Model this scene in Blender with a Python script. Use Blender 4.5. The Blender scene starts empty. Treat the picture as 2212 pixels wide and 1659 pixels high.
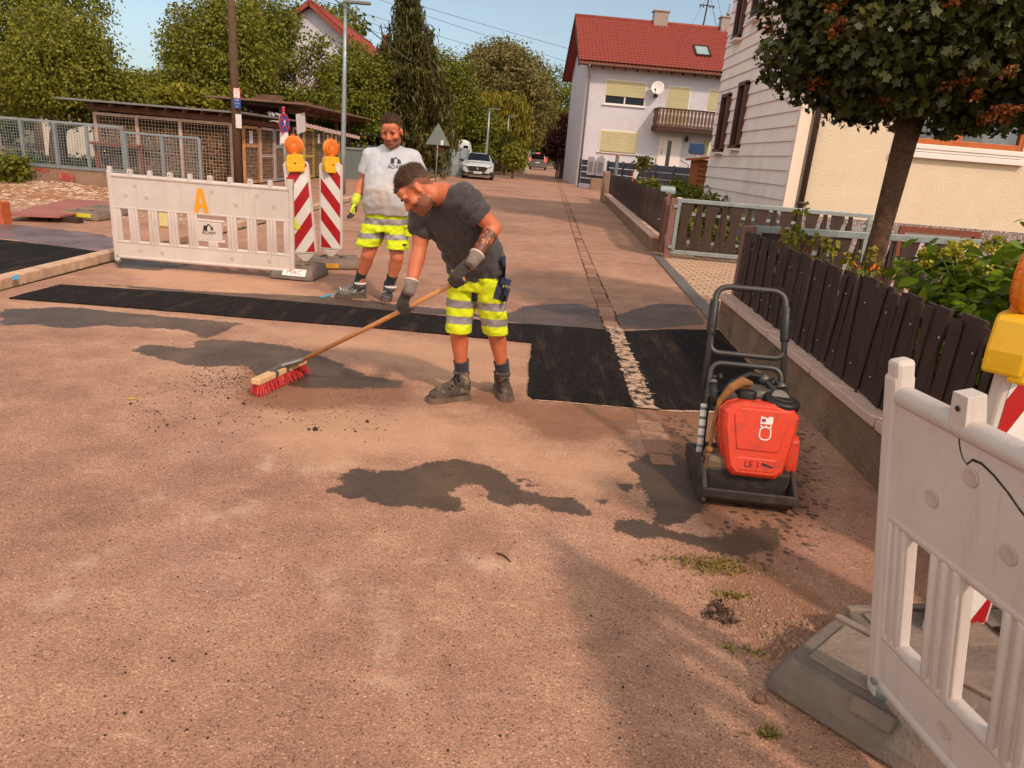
import bpy, bmesh, math, random
import numpy as np
from mathutils import Vector, Matrix, Quaternion, noise
from mathutils.bvhtree import BVHTree
C = bpy.context.scene.collection
SC = bpy.context.scene
R = math.radians
# ------------------------------------------------------------------ camera
F, PITCH, ROLL, CAMH = 1520.0, R(18.0), R(4.65), 1.55     # focal length for a 2212 px wide frame
_fw = Vector((0, math.cos(PITCH), -math.sin(PITCH))); _r0 = Vector((1, 0, 0)); _u0 = _r0.cross(_fw)
_rt = math.cos(ROLL)*_r0 + math.sin(ROLL)*_u0
_up = -math.sin(ROLL)*_r0 + math.cos(ROLL)*_u0
EYE = Vector((0, 0, CAMH))
cd = bpy.data.cameras.new('camera'); cam = bpy.data.objects.new('camera', cd); C.objects.link(cam)
cam.matrix_world = Matrix(((_rt.x, _up.x, -_fw.x, 0), (_rt.y, _up.y, -_fw.y, 0), (_rt.z, _up.z, -_fw.z, CAMH), (0, 0, 0, 1)))
cd.sensor_width = 36; cd.lens = 36*F/2212; cd.clip_start = 0.05; cd.clip_end = 3000
SC.camera = cam
# ------------------------------------------------------------------ world, sun, exposure
SUN_EL, SUN_AZ = R(42), math.atan2(0.60, -0.80)           # sun stands behind the camera, to its right
W = bpy.data.worlds.new('World'); SC.world = W; W.use_nodes = True
nt = W.node_tree; bg = nt.nodes['Background']
sky = nt.nodes.new('ShaderNodeTexSky'); sky.sky_type = 'NISHITA'; sky.sun_disc = False
sky.sun_elevation = SUN_EL; sky.sun_rotation = SUN_AZ; sky.air_density = 1.0; sky.dust_density = 1.2; sky.ozone_density = 1.0
hsv = nt.nodes.new('ShaderNodeHueSaturation'); hsv.inputs['Saturation'].default_value = 0.62
nt.links.new(sky.outputs[0], hsv.inputs['Color'])
tc = nt.nodes.new('ShaderNodeTexCoord'); mp = nt.nodes.new('ShaderNodeMapping'); mp.inputs['Scale'].default_value = (1, 1, 3.2)
nz = nt.nodes.new('ShaderNodeTexNoise'); nz.inputs['Scale'].default_value = 2.2; nz.inputs['Detail'].default_value = 6; nz.inputs['Roughness'].default_value = .55
rp = nt.nodes.new('ShaderNodeValToRGB'); rp.color_ramp.elements[0].position = .40; rp.color_ramp.elements[1].position = .80
rp.color_ramp.elements[1].color = (.36, .36, .36, 1)
nt.links.new(tc.outputs['Generated'], mp.inputs[0]); nt.links.new(mp.outputs[0], nz.inputs['Vector']); nt.links.new(nz.outputs['Fac'], rp.inputs[0])
mx = nt.nodes.new('ShaderNodeMixRGB'); mx.inputs['Color2'].default_value = (3.3, 3.4, 3.5, 1)      # thin veil of cloud ahead
nt.links.new(rp.outputs[0], mx.inputs['Fac']); nt.links.new(hsv.outputs[0], mx.inputs['Color1'])
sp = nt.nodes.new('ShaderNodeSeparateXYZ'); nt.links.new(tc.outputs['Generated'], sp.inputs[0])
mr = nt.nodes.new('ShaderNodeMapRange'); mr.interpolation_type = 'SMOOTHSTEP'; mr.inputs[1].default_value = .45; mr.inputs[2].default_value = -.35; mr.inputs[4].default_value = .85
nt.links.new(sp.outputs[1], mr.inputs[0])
mc = nt.nodes.new('ShaderNodeMixRGB'); mc.inputs['Color2'].default_value = (12.8, 10.7, 8.9, 1)      # unseen warm cloud added as fill light, behind and beside the camera
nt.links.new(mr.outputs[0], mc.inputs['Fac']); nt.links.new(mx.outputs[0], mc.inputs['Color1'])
tint = nt.nodes.new('ShaderNodeMixRGB'); tint.blend_type = 'MULTIPLY'; tint.inputs['Fac'].default_value = 1; tint.inputs['Color2'].default_value = (.72, .81, .84, 1)
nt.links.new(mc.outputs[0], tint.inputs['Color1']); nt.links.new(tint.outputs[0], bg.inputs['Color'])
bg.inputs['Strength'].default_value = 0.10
sl = bpy.data.lights.new('sun', 'SUN'); sl.energy = 1.65; sl.angle = R(4.0); sl.color = (1.0, .80, .62)
so = bpy.data.objects.new('sun', sl); C.objects.link(so); so.location = (20, -30, 40)
SUNV = Vector((math.sin(SUN_AZ)*math.cos(SUN_EL), math.cos(SUN_AZ)*math.cos(SUN_EL), math.sin(SUN_EL)))
so.rotation_euler = SUNV.to_track_quat('Z', 'Y').to_euler()
SC.view_settings.view_transform = 'Standard'; SC.view_settings.look = 'None'; SC.view_settings.gamma = 1; SC.view_settings.exposure = 0.68
SC.render.engine = 'CYCLES'
try:
    SC.cycles.max_bounces = 6; SC.cycles.diffuse_bounces = 3; SC.cycles.glossy_bounces = 3; SC.cycles.transmission_bounces = 4
    SC.cycles.transparent_max_bounces = 6; SC.cycles.caustics_reflective = False; SC.cycles.caustics_refractive = False; SC.cycles.use_denoising = True
except Exception: pass
# ------------------------------------------------------------------ pixel -> place helpers (photo scaled to 2212 x 1659)
def ray(x, y): return (_fw + _rt*((x-1106)/F) - _up*((y-829.5)/F)).normalized()
def G(x, y, z=0.0):
    d = ray(x, y); return EYE + d*((z-CAMH)/d.z)
def at(x, y, Y):
    d = ray(x, y); return EYE + d*(Y/d.y)
def onp(x, y, P, n):
    d = ray(x, y); return EYE + d*((Vector(P)-EYE).dot(n)/d.dot(n))
V = Vector
# ------------------------------------------------------------------ mesh builder
class MB:
    def __init__(s): s.v = []; s.f = []; s.m = []; s.s = []
    def add(s, vs, fs, m=0, sm=False):
        o = len(s.v); s.v += [tuple(v) for v in vs]
        for f in fs: s.f.append([i+o for i in f]); s.m.append(m); s.s.append(sm)
        return s
    def box(s, c, d, m=0, M=None, taper=1.0):
        x, y, z = d[0]/2, d[1]/2, d[2]/2
        vs = [V((sx*x*(taper if k else 1), sy*y*(taper if k else 1), (z if k else -z))) for k in (0, 1) for sx, sy in ((-1,-1),(1,-1),(1,1),(-1,1))]
        if M is not None: vs = [M @ v for v in vs]
        c = V(c); vs = [v+c for v in vs]
        return s.add(vs, [(3,2,1,0),(4,5,6,7),(0,1,5,4),(1,2,6,5),(2,3,7,6),(3,0,4,7)], m)
    def beam(s, p0, p1, w, h, m=0, upv=(0,0,1)):
        p0 = V(p0); p1 = V(p1); d = (p1-p0).normalized(); u = V(upv)
        if abs(d.dot(u)) > .99: u = V((0,1,0))
        a = d.cross(u).normalized(); b = a.cross(d)
        vs = [p+a*(sx*w/2)+b*(sy*h/2) for p in (p0,p1) for sx, sy in ((-1,-1),(1,-1),(1,1),(-1,1))]
        return s.add(vs, [(3,2,1,0),(4,5,6,7),(0,1,5,4),(1,2,6,5),(2,3,7,6),(3,0,4,7)], m)
    def rings(s, rings, m=0, cap=True, sm=True, closed=False):
        n = len(rings[0]); vs = [p for r in rings for p in r]; fs = []
        L = len(rings)
        for i in range(L if closed else L-1):
            j = (i+1) % L
            for k in range(n):
                fs.append((i*n+k, i*n+(k+1)%n, j*n+(k+1)%n, j*n+k))
        s.add(vs, fs, m, sm)
        if cap and not closed:
            o = len(s.v)-len(vs)
            s.f.append([o+k for k in range(n)][::-1]); s.m.append(m); s.s.append(False)
            s.f.append([o+(L-1)*n+k for k in range(n)]); s.m.append(m); s.s.append(False)
        return s
    def tube(s, pts, r, n=8, m=0, cap=True, closed=False):
        pts = [V(p) for p in pts]; L = len(pts)
        rs = r if isinstance(r, (list, tuple)) else [r]*L
        t0 = (pts[1]-pts[0]).normalized(); u = t0.orthogonal().normalized(); rg = []
        for i, p in enumerate(pts):
            if closed: t = (pts[(i+1)%L]-pts[i-1]).normalized()
            else: t = (pts[min(i+1,L-1)]-pts[max(i-1,0)]).normalized()
            u = (u-t*u.dot(t)).normalized(); w = t.cross(u)
            rg.append([p+(u*math.cos(2*math.pi*k/n)+w*math.sin(2*math.pi*k/n))*rs[i] for k in range(n)])
        return s.rings(rg, m, cap, True, closed)
    def lathe(s, prof, c=(0,0,0), axis=(0,0,1), n=24, m=0, cap=True):
        q = V((0,0,1)).rotation_difference(V(axis)); c = V(c)
        rg = [[c + q @ V((r*math.cos(2*math.pi*k/n), r*math.sin(2*math.pi*k/n), z)) for k in range(n)] for r, z in prof]
        return s.rings(rg, m, cap, True)
    def cap(s, p0, p1, r0, r1, n=12, m=0):               # tapered capsule, closed
        p0 = V(p0); p1 = V(p1); d = p1-p0; L = max(d.length, 1e-6); prof = []
        for k in range(5):
            a = -math.pi/2 + k*math.pi/2/4; prof.append((max(r0*math.cos(a), r0*.02), r0*math.sin(a)))
        for k in range(5):
            a = k*math.pi/2/4; prof.append((max(r1*math.cos(a), r1*.02), L+r1*math.sin(a)))
        return s.lathe(prof, p0, d.normalized() if d.length > 1e-6 else (0,0,1), n, m)
    def ell(s, c, r, M=None, n=14, m=0):
        c = V(c); rg = []
        for i in range(n//2+1):
            a = -math.pi/2+math.pi*i/(n//2); ca = max(math.cos(a), .01)
            ring = []
            for k in range(n):
                p = V((r[0]*ca*math.cos(2*math.pi*k/n), r[1]*ca*math.sin(2*math.pi*k/n), r[2]*math.sin(a)))
                ring.append(c+(M @ p if M is not None else p))
            rg.append(ring)
        return s.rings(rg, m, True, True)
    def prism(s, poly, z0, z1, m=0, M=None):             # 2-D outline (counter-clockwise) pushed along local z
        n = len(poly); vs = [V((x, y, z)) for z in (z0, z1) for x, y in poly]
        if M is not None: vs = [M @ v for v in vs]
        fs = [tuple(range(n))[::-1], tuple(range(n, 2*n))]+[(k, (k+1)%n, n+(k+1)%n, n+k) for k in range(n)]
        return s.add(vs, fs, m)
    def quad(s, a, b, c, d, m=0): return s.add([a,b,c,d], [(0,1,2,3)], m)
    def mesh(s, name):
        me = bpy.data.meshes.new(name); me.from_pydata(s.v, [], s.f)
        me.polygons.foreach_set('material_index', s.m); me.polygons.foreach_set('use_smooth', s.s); me.update(); return me
    def build(s, name, mats, parent=None, bevel=0, seg=2, loc=None, M=None):
        me = s.mesh(name)
        return put(name, me, mats, parent, bevel, seg, loc, M)
def put(name, me, mats, parent=None, bevel=0, seg=2, loc=None, M=None):
    for m in (mats if isinstance(mats, (list, tuple)) else [mats]): me.materials.append(m)
    o = bpy.data.objects.new(name, me); C.objects.link(o)
    if parent: o.parent = parent
    if loc is not None: o.location = loc
    if M is not None: o.matrix_basis = M
    if bevel:
        b = o.modifiers.new('bevel', 'BEVEL'); b.width = bevel; b.segments = seg; b.limit_method = 'ANGLE'; b.angle_limit = R(35); b.harden_normals = False
    return o
def tag(o, label=None, cat=None, group=None, kind=None):
    if label: o['label'] = label
    if cat: o['category'] = cat
    if group: o['group'] = group
    if kind: o['kind'] = kind
    return o
def empty(name, loc=(0,0,0), rz=0, label=None, cat=None, group=None):
    o = bpy.data.objects.new(name, None); C.objects.link(o); o.location = loc; o.rotation_euler = (0,0,rz); o.empty_display_size = .1
    return tag(o, label, cat, group)
def kids(o): return [c for c in bpy.data.objects if c.parent == o]
def copy_tree(o, parent=None):
    c = o.copy(); C.objects.link(c); c.parent = parent
    for ch in kids(o): copy_tree(ch, c)
    return c
def basis(o, x, y, z):                                    # matrix from origin and three axes
    return Matrix(((x[0],y[0],z[0],o[0]),(x[1],y[1],z[1],o[1]),(x[2],y[2],z[2],o[2]),(0,0,0,1)))
def frame(o, x, z=(0,0,1)):                               # x along, z up-ish, y = z cross x
    x = V(x).normalized(); y = V(z).cross(x).normalized(); z2 = x.cross(y); return basis(o, x, y, z2)
def text_mesh(body, size, depth=.001):
    cu = bpy.data.curves.new('lettering', 'FONT'); cu.body = body; cu.size = size; cu.align_x = 'CENTER'; cu.align_y = 'CENTER'; cu.extrude = depth; cu.resolution_u = 3
    o = bpy.data.objects.new('lettering_source', cu); C.objects.link(o)
    me = bpy.data.meshes.new_from_object(o.evaluated_get(bpy.context.evaluated_depsgraph_get()))
    bpy.data.objects.remove(o); bpy.data.curves.remove(cu); me.materials.clear(); return me
def lettering(body, size, M, mat, parent, depth=.001, sx=1.0, name='lettering'):
    me = text_mesh(body, size, depth); me.transform(Matrix.Diagonal((sx,1,1,1)))
    return put(name, me, mat, parent, M=M)
# ------------------------------------------------------------------ materials
def lin(c):
    return tuple(((x/255)/12.92 if x/255 <= .04045 else ((x/255+.055)/1.055)**2.4) for x in c)
MATS = {}
class NB:
    def __init__(s, name):
        s.mat = bpy.data.materials.new(name); s.mat.use_nodes = True; s.t = s.mat.node_tree; s.b = s.t.nodes['Principled BSDF']; s.out = s.t.nodes['Material Output']
    def n(s, ty, **kw):
        nd = s.t.nodes.new(ty)
        for k, v in kw.items():
            if k.startswith('_'): setattr(nd, k[1:], v)
            else: nd.inputs[k.replace('__', ' ')].default_value = v
        return nd
    def l(s, a, b): s.t.links.new(a, b); return s
    def pos(s): return s.n('ShaderNodeTexCoord').outputs['Object']
    def wpos(s): return s.n('ShaderNodeNewGeometry').outputs['Position']
    def noise(s, sc, det=4, rough=.6, vec=None):
        nd = s.n('ShaderNodeTexNoise', Scale=sc, Detail=det, Roughness=rough)
        s.l(vec if vec is not None else s.pos(), nd.inputs['Vector']); return nd.outputs['Fac']
    def ramp(s, fac, stops):
        r = s.n('ShaderNodeValToRGB'); e = r.color_ramp.elements
        while len(e) < len(stops): e.new(.5)
        for el, (p, c) in zip(e, stops): el.position = p; el.color = (*c, 1) if len(c) == 3 else c
        s.l(fac, r.inputs[0]); return r.outputs[0]
    def mix(s, fac, a, b, mode='MIX'):
        m = s.n('ShaderNodeMixRGB', _blend_type=mode)
        for sock, x in ((m.inputs[0], fac), (m.inputs[1], a), (m.inputs[2], b)):
            if hasattr(x, 'is_linked'): s.l(x, sock)
            elif isinstance(x, (int, float)): sock.default_value = x
            else: sock.default_value = (*x, 1) if len(x) == 3 else x
        return m.outputs[0]
    def math(s, op, a, b=0.0, c=None):
        m = s.n('ShaderNodeMath', _operation=op)
        for sock, x in zip(m.inputs, (a, b, c)):
            if x is None: continue
            if hasattr(x, 'is_linked'): s.l(x, sock)
            else: sock.default_value = x
        return m.outputs[0]
    def attr(s, name): return s.n('ShaderNodeAttribute', _attribute_name=name)
    def step(s, x, a, b):
        m = s.n('ShaderNodeMapRange', _interpolation_type='SMOOTHSTEP'); s.l(x, m.inputs[0]); m.inputs[1].default_value = a; m.inputs[2].default_value = b; return m.outputs[0]
    def bump(s, h, dist=.01, strength=1.0, normal=None):
        b = s.n('ShaderNodeBump', Distance=dist, Strength=strength); s.l(h, b.inputs['Height'])
        if normal is not None: s.l(normal, b.inputs['Normal'])
        return b.outputs[0]
    def set(s, col=None, rough=None, normal=None, **kw):
        for sock, x in (('Base Color', col), ('Roughness', rough), ('Normal', normal)):
            if x is None: continue
            i = s.b.inputs[sock]
            if hasattr(x, 'is_linked'): s.l(x, i)
            elif isinstance(x, (int, float)): i.default_value = x
            else: i.default_value = (*x, 1)
        for k, v in kw.items(): s.b.inputs[k.replace('__', ' ')].default_value = v
        return s.mat
def mat(name, rgb, rough=.6, var=.18, scale=6, bump=0, bscale=60, dirt=None, dirt_amt=.5, dscale=3, metal=0, spec=.5, **kw):
    """painted or natural surface: base colour with two scales of tonal variation, optional dirt, optional fine bump"""
    if name in MATS: return MATS[name]
    b = NB(name); c = lin(rgb)
    lo = tuple(x*(1-var) for x in c); hi = tuple(min(x*(1+var), .95) for x in c)
    col = b.ramp(b.noise(scale, 6, .65), [(.3, lo), (.7, hi)])
    if dirt is not None:
        f = b.math('MULTIPLY', b.step(b.noise(dscale, 8, .72), .45, .75), dirt_amt)
        col = b.mix(f, col, lin(dirt))
    nrm = b.bump(b.noise(bscale, 5, .6), bump) if bump else None
    rg = b.ramp(b.noise(scale*2.3, 4), [(.3, (max(rough-.08, .03),)*3), (.7, (min(rough+.08, 1),)*3)])
    m = b.set(col, rg, nrm, Metallic=metal, **{'Specular__IOR__Level': spec}, **kw)
    MATS[name] = m; return m
def leafmat(name, c1, c2, trans=.34, rough=.55):
    if name in MATS: return MATS[name]
    b = NB(name); a = b.attr('rnd')
    col = b.ramp(a.outputs['Fac'], [(0, lin(c1)), (1, lin(c2))])
    b.set(col, rough, **{'Specular__IOR__Level': .35})
    tr = b.n('ShaderNodeBsdfTranslucent'); b.l(col, tr.inputs['Color'])
    ms = b.n('ShaderNodeMixShader', Fac=trans); b.l(b.b.outputs[0], ms.inputs[1]); b.l(tr.outputs[0], ms.inputs[2]); b.l(ms.outputs[0], b.out.inputs['Surface'])
    MATS[name] = b.mat; return b.mat
def glassmat(name, rgb, rough=.05):
    if name in MATS: return MATS[name]
    b = NB(name); m = b.set(lin(rgb), rough, **{'Specular__IOR__Level': .55}); MATS[name] = m; return m
# ================================================================== GROUND
rng = np.random.default_rng(7); random.seed(7)
def sdf(px, py, poly):                                    # signed distance, positive inside
    P = np.array(poly, float); d2 = np.full(px.shape, 1e9); ins = np.zeros(px.shape, bool)
    for i in range(len(P)):
        a = P[i]; b = P[(i+1) % len(P)]; e = b-a; wx = px-a[0]; wy = py-a[1]
        t = np.clip((wx*e[0]+wy*e[1])/(e@e+1e-12), 0, 1); dx = wx-e[0]*t; dy = wy-e[1]*t
        d2 = np.minimum(d2, dx*dx+dy*dy)
        c = ((a[1] <= py) != (b[1] <= py)); ins ^= c & (px < (e[0]*(py-a[1])/(e[1] if abs(e[1]) > 1e-9 else 1e-9)+a[0]))
    d = np.sqrt(d2); return np.where(ins, d, -d)
def gp(pts, f=lambda x, y: (x, y)): return [tuple(G(*f(x, y)))[:2] for x, y in pts]
c2 = lambda x, y: (658+x*.5, 823+y*.5)
c1 = lambda x, y: (x*.5, 658+y*.5)
WET = [gp([(105,470),(150,455),(160,400),(200,380),(330,390),(440,385),(550,345),(620,338),(790,355),(880,410),(940,470),(1010,490),(1130,500),(1220,540),(1245,575),(1190,580),(1080,558),(1000,535),(900,545),(800,520),(760,500),(790,480),(760,450),(710,447),(640,470),(620,490),(680,525),(695,550),(640,575),(560,565),(450,535),(370,545),(300,530),(240,508),(160,510)], c2),
    gp([(1400,350),(1480,310),(1560,300),(1650,340),(1690,430),(1750,560),(1640,605),(1590,630),(1520,610),(1510,560),(1440,450)], c2),
    gp([(1340,610),(1420,580),(1500,620),(1600,650),(1700,660),(1780,690),(1870,640),(2000,620),(2080,690),(1990,740),(1860,760),(1750,740),(1580,690),(1450,680),(1330,645)], c2),
    gp([(1320,290),(1400,300),(1430,318),(1340,312)], c2), gp([(1330,455),(1370,440),(1430,460),(1390,480)], c2), gp([(1260,518),(1320,515),(1300,530)], c2), gp([(930,420),(990,430),(1020,450),(960,455)], c2),
    gp([(0,20),(300,10),(600,40),(1050,80),(940,130),(880,150),(800,110),(600,100),(450,90),(300,105),(150,85),(0,90)], c1),
    gp([(560,195),(660,170),(820,190),(860,150),(1050,155),(1250,180),(1340,200),(1500,270),(1600,310),(1750,330),(1740,360),(1560,365),(1280,360),(1100,300),(1040,260),(930,270),(800,262),(650,225)], c1),
    gp([(1060,690),(1140,660),(1250,655),(1330,680),(1420,655),(1500,660),(1525,700),(1400,712),(1200,708)]),
    gp([(210,612),(450,630),(700,640),(1000,672),(1090,690),(900,676),(600,652),(330,628)]),
    gp([(250,560),(330,556),(430,570),(340,585),(250,578)])]
DAMP = [gp([(720,30),(800,20),(860,60),(970,80),(1200,100),(1420,120),(1550,150),(1480,190),(1430,190),(1380,235),(1290,250),(1180,270),(1030,250),(930,190),(890,150),(780,120),(680,100)], c2),
    gp([(1400,110),(1800,100),(2150,140),(2212,420),(2212,640),(2100,780),(1900,800),(1780,700),(1640,560),(1560,300),(1480,200)], c2),
    gp([(1050,180),(1300,190),(1600,300),(1780,330),(1800,420),(1300,470),(1000,440)], c1),
    gp([(1535,1180),(1640,1200),(1800,1290),(1850,1400),(1700,1460),(1600,1400),(1540,1300)])]
SPLAT = [gp([(1840,560),(1900,300),(2150,160),(2212,420),(2230,620),(2100,740),(1900,800),(1790,700)], c2), gp([(1500,180),(1640,150),(1720,260),(1640,330),(1560,300)], c2)]
PALE = [gp([(560,885),(900,880),(1080,905),(1180,965),(1370,975),(1350,1050),(1280,1070),(1000,985),(900,985),(700,1010),(520,960)]), gp([(520,695),(800,716),(1135,748),(1130,850),(930,870),(900,800),(640,740)]), gp([(250,575),(430,585),(620,612),(780,660),(640,655),(300,620)]), gp([(0,648),(150,655),(420,685),(560,700),(420,720),(180,700),(0,675)])]
SCUFF = [gp([(800,1262),(830,1275),(850,1320),(870,1370),(850,1405),(822,1400),(815,1340)]), gp([(690,1225),(740,1270),(745,1300),(715,1290)]), gp([(820,1440),(870,1470),(880,1500),(830,1470)]), gp([(150,1215),(260,1180),(270,1188),(165,1228)]), gp([(310,1085),(350,1070),(350,1080),(320,1095)]), gp([(640,1010),(760,1000),(770,1012),(650,1025)]), gp([(400,1120),(560,1085),(565,1098),(410,1135)]), gp([(560,1000),(580,985),(600,1010),(570,1020)]), gp([(1000,1200),(1090,1215),(1080,1235),(990,1215)]), gp([(80,1290),(160,1275),(150,1310),(90,1315)])]
CRUMB = [gp([(480,320),(700,300),(880,300),(1030,265),(1120,320),(1100,390),(1500,430),(1720,480),(1700,560),(1300,560),(900,540),(560,530)], c1)]
def roadL(y): return -4.75
def roadR(y): return 2.02+.045*(y-7)+(.22 if y < 13 else .1) if y < 30 else 3.06+.01*(y-30)
ys = np.concatenate([np.arange(.5, 9, .04), np.arange(9, 16, .1), np.arange(16, 40, .5), np.arange(40, 141, 4.)])
us = np.linspace(0, 1, 170)
LL = np.array([roadL(y) for y in ys]); RR = np.array([roadR(y) for y in ys])
gx = LL[:, None]+(RR-LL)[:, None]*us[None]; gy = np.repeat(ys[:, None], len(us), 1)
gz = np.zeros_like(gx)
nv, nu = gx.shape; idx = np.arange(nv*nu).reshape(nv, nu)
faces = np.stack([idx[:-1,:-1], idx[:-1,1:], idx[1:,1:], idx[1:,:-1]], -1).reshape(-1, 4)
me = bpy.data.meshes.new('road'); me.from_pydata(np.stack([gx, gy, gz], -1).reshape(-1, 3).tolist(), [], faces.tolist())
def put_attr(me, name, a):
    t = me.attributes.new(name, 'FLOAT', 'POINT'); t.data.foreach_set('value', np.asarray(a, np.float32).ravel())
def field(polys): 
    f = np.full(gx.shape, -1.0)
    for p in polys: f = np.maximum(f, sdf(gx, gy, p))
    return np.clip(f, -.5, .5)
put_attr(me, 'wet', field(WET)); put_attr(me, 'damp', field(DAMP)); put_attr(me, 'splat', field(SPLAT)); put_attr(me, 'crumb', field(CRUMB)); put_attr(me, 'pale', field(PALE)); put_attr(me, 'scuff', field(SCUFF))
def asphalt_mat():
    b = NB('old_asphalt'); p = b.wpos()
    big = b.noise(.55, 6, .6, p); med = b.noise(3.2, 7, .68, p)
    base = b.ramp(b.mix(.5, big, med), [(.36, lin((146,106,88))), (.5, lin((172,127,105))), (.64, lin((194,151,126)))])
    pink = b.step(b.noise(1.1, 3, .5, p), .5, .72); base = b.mix(b.math('MULTIPLY', pink, .4), base, lin((166,122,112)))
    # exposed aggregate: each cell its own tone
    vo = b.n('ShaderNodeTexVoronoi', Scale=120.0); b.l(p, vo.inputs['Vector'])
    sep = b.n('ShaderNodeSeparateColor'); b.l(vo.outputs['Color'], sep.inputs[0])
    vo2 = b.n('ShaderNodeTexVoronoi', Scale=260.0); b.l(p, vo2.inputs['Vector']); sep2 = b.n('ShaderNodeSeparateColor'); b.l(vo2.outputs['Color'], sep2.inputs[0])
    tone = b.ramp(sep.outputs[0], [(0, (.32,.29,.27)), (.07, (.62,.60,.58)), (.20, (.90,.89,.88)), (.55, (1.0,1.0,1.0)), (.80, (1.06,1.06,1.05)), (.92, (1.22,1.21,1.19)), (1, (1.65,1.64,1.62))])
    tone2 = b.ramp(sep2.outputs[0], [(0, (.66,.65,.64)), (.5, (1,1,1)), (1, (1.28,1.28,1.28))])
    inner = b.step(vo.outputs['Distance'], .55, .40); tone = b.mix(inner, (.95,.95,.95), tone)
    base = b.mix(1, b.mix(1, base, tone, 'MULTIPLY'), tone2, 'MULTIPLY')
    pl_ = b.math('MULTIPLY', b.step(b.math('ADD', b.attr('pale').outputs['Fac'], b.math('MULTIPLY', b.math('SUBTRACT', b.noise(3.5, 6, .7, p), .5), .7)), -.15, .22), .45); base = b.mix(pl_, base, lin((212,164,132)))
    # pale scuffs, stretched
    mpn = b.n('ShaderNodeMapping', Scale=(1.1, 5.5, 1), Rotation=(0, 0, R(-24))); b.l(p, mpn.inputs[0])
    sc = b.math('MULTIPLY', b.step(b.noise(2.4, 9, .75, mpn.outputs[0]), .56, .74), .55)
    base = b.mix(sc, base, lin((222,182,154)))
    sf = b.math('MULTIPLY', b.step(b.math('ADD', b.attr('scuff').outputs['Fac'], b.math('MULTIPLY', b.math('SUBTRACT', b.noise(13, 9, .82, p), .5), .42)), -.06, .09), .42); base = b.mix(sf, base, lin((226,190,166)))
    dk = b.math('MULTIPLY', b.step(b.noise(1.7, 8, .7, p), .56, .76), .40); base = b.mix(dk, base, lin((120,86,72)))
    n1 = b.noise(9, 8, .72, p); n2 = b.noise(40, 5, .7, p)
    jit = b.math('ADD', b.math('MULTIPLY', b.math('SUBTRACT', n1, .5), .20), b.math('MULTIPLY', b.math('SUBTRACT', n2, .5), .06))
    damp = b.step(b.math('ADD', b.attr('damp').outputs['Fac'], b.math('MULTIPLY', jit, 1.4)), -.05, .10)
    base = b.mix(b.math('MULTIPLY', damp, .62), base, lin((126,82,58)))
    wet = b.step(b.math('ADD', b.attr('wet').outputs['Fac'], jit), -.006, .012)
    vs = b.n('ShaderNodeTexVoronoi', Scale=26.0); b.l(p, vs.inputs['Vector']); ss = b.n('ShaderNodeSeparateColor'); b.l(vs.outputs['Color'], ss.inputs[0])
    dots = b.math('MULTIPLY', b.step(vs.outputs['Distance'], .46, .36), b.step(ss.outputs[1], .30, .40))
    sp = b.math('ADD', b.attr('splat').outputs['Fac'], b.math('MULTIPLY', jit, 1.6))
    splat = b.math('MULTIPLY', dots, b.step(sp, -.10, .02)); solid = b.math('MULTIPLY', b.step(b.noise(5, 6, .7, p), .52, .6), b.step(sp, 0.02, .1))
    wet = b.math('MAXIMUM', wet, b.math('MAXIMUM', splat, b.math('MULTIPLY', solid, .8)))
    wcol = b.mix(b.step(b.noise(2.2, 5, .6, p), .4, .7), lin((74,60,50)), lin((96,76,62)))
    wcol = b.mix(1, wcol, b.mix(.55, (1,1,1), tone), 'MULTIPLY')
    base = b.mix(b.math('MULTIPLY', wet, .93), base, wcol)
    cr = b.step(b.math('ADD', b.attr('crumb').outputs['Fac'], b.math('MULTIPLY', jit, 2.2)), -.05, .25)
    cr = b.math('MULTIPLY', cr, b.step(b.noise(34, 6, .8, p), .55, .64)); base = b.mix(b.math('MULTIPLY', cr, .75), base, lin((74,54,46)))
    rough = b.mix(wet, (.88,.88,.88), b.ramp(b.noise(2.6, 5, .6, p), [(.4, (.30,.30,.30)), (.6, (.52,.52,.52))]))
    h = b.math('ADD', b.math('MULTIPLY', vo.outputs['Distance'], -.6), n2)
    return b.set(base, rough, b.bump(h, .006, .55), **{'Specular__IOR__Level': .35})
M_ASPH = asphalt_mat()
tag(put('road', me, M_ASPH), kind='structure')
# surrounding ground
def ground_mat():
    b = NB('earth_and_grass'); p = b.wpos(); c = b.ramp(b.noise(.5, 8, .7, p), [(.35, lin((92,86,46))), (.55, lin((112,92,62))), (.7, lin((130,100,76)))])
    return b.set(c, .95, b.bump(b.noise(14, 6, .7, p), .04))
mb = MB(); mb.quad((-700,-60,-.03),(700,-60,-.03),(700,1600,-.03),(-700,1600,-.03)); tag(mb.build('ground', ground_mat()), kind='structure')
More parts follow.
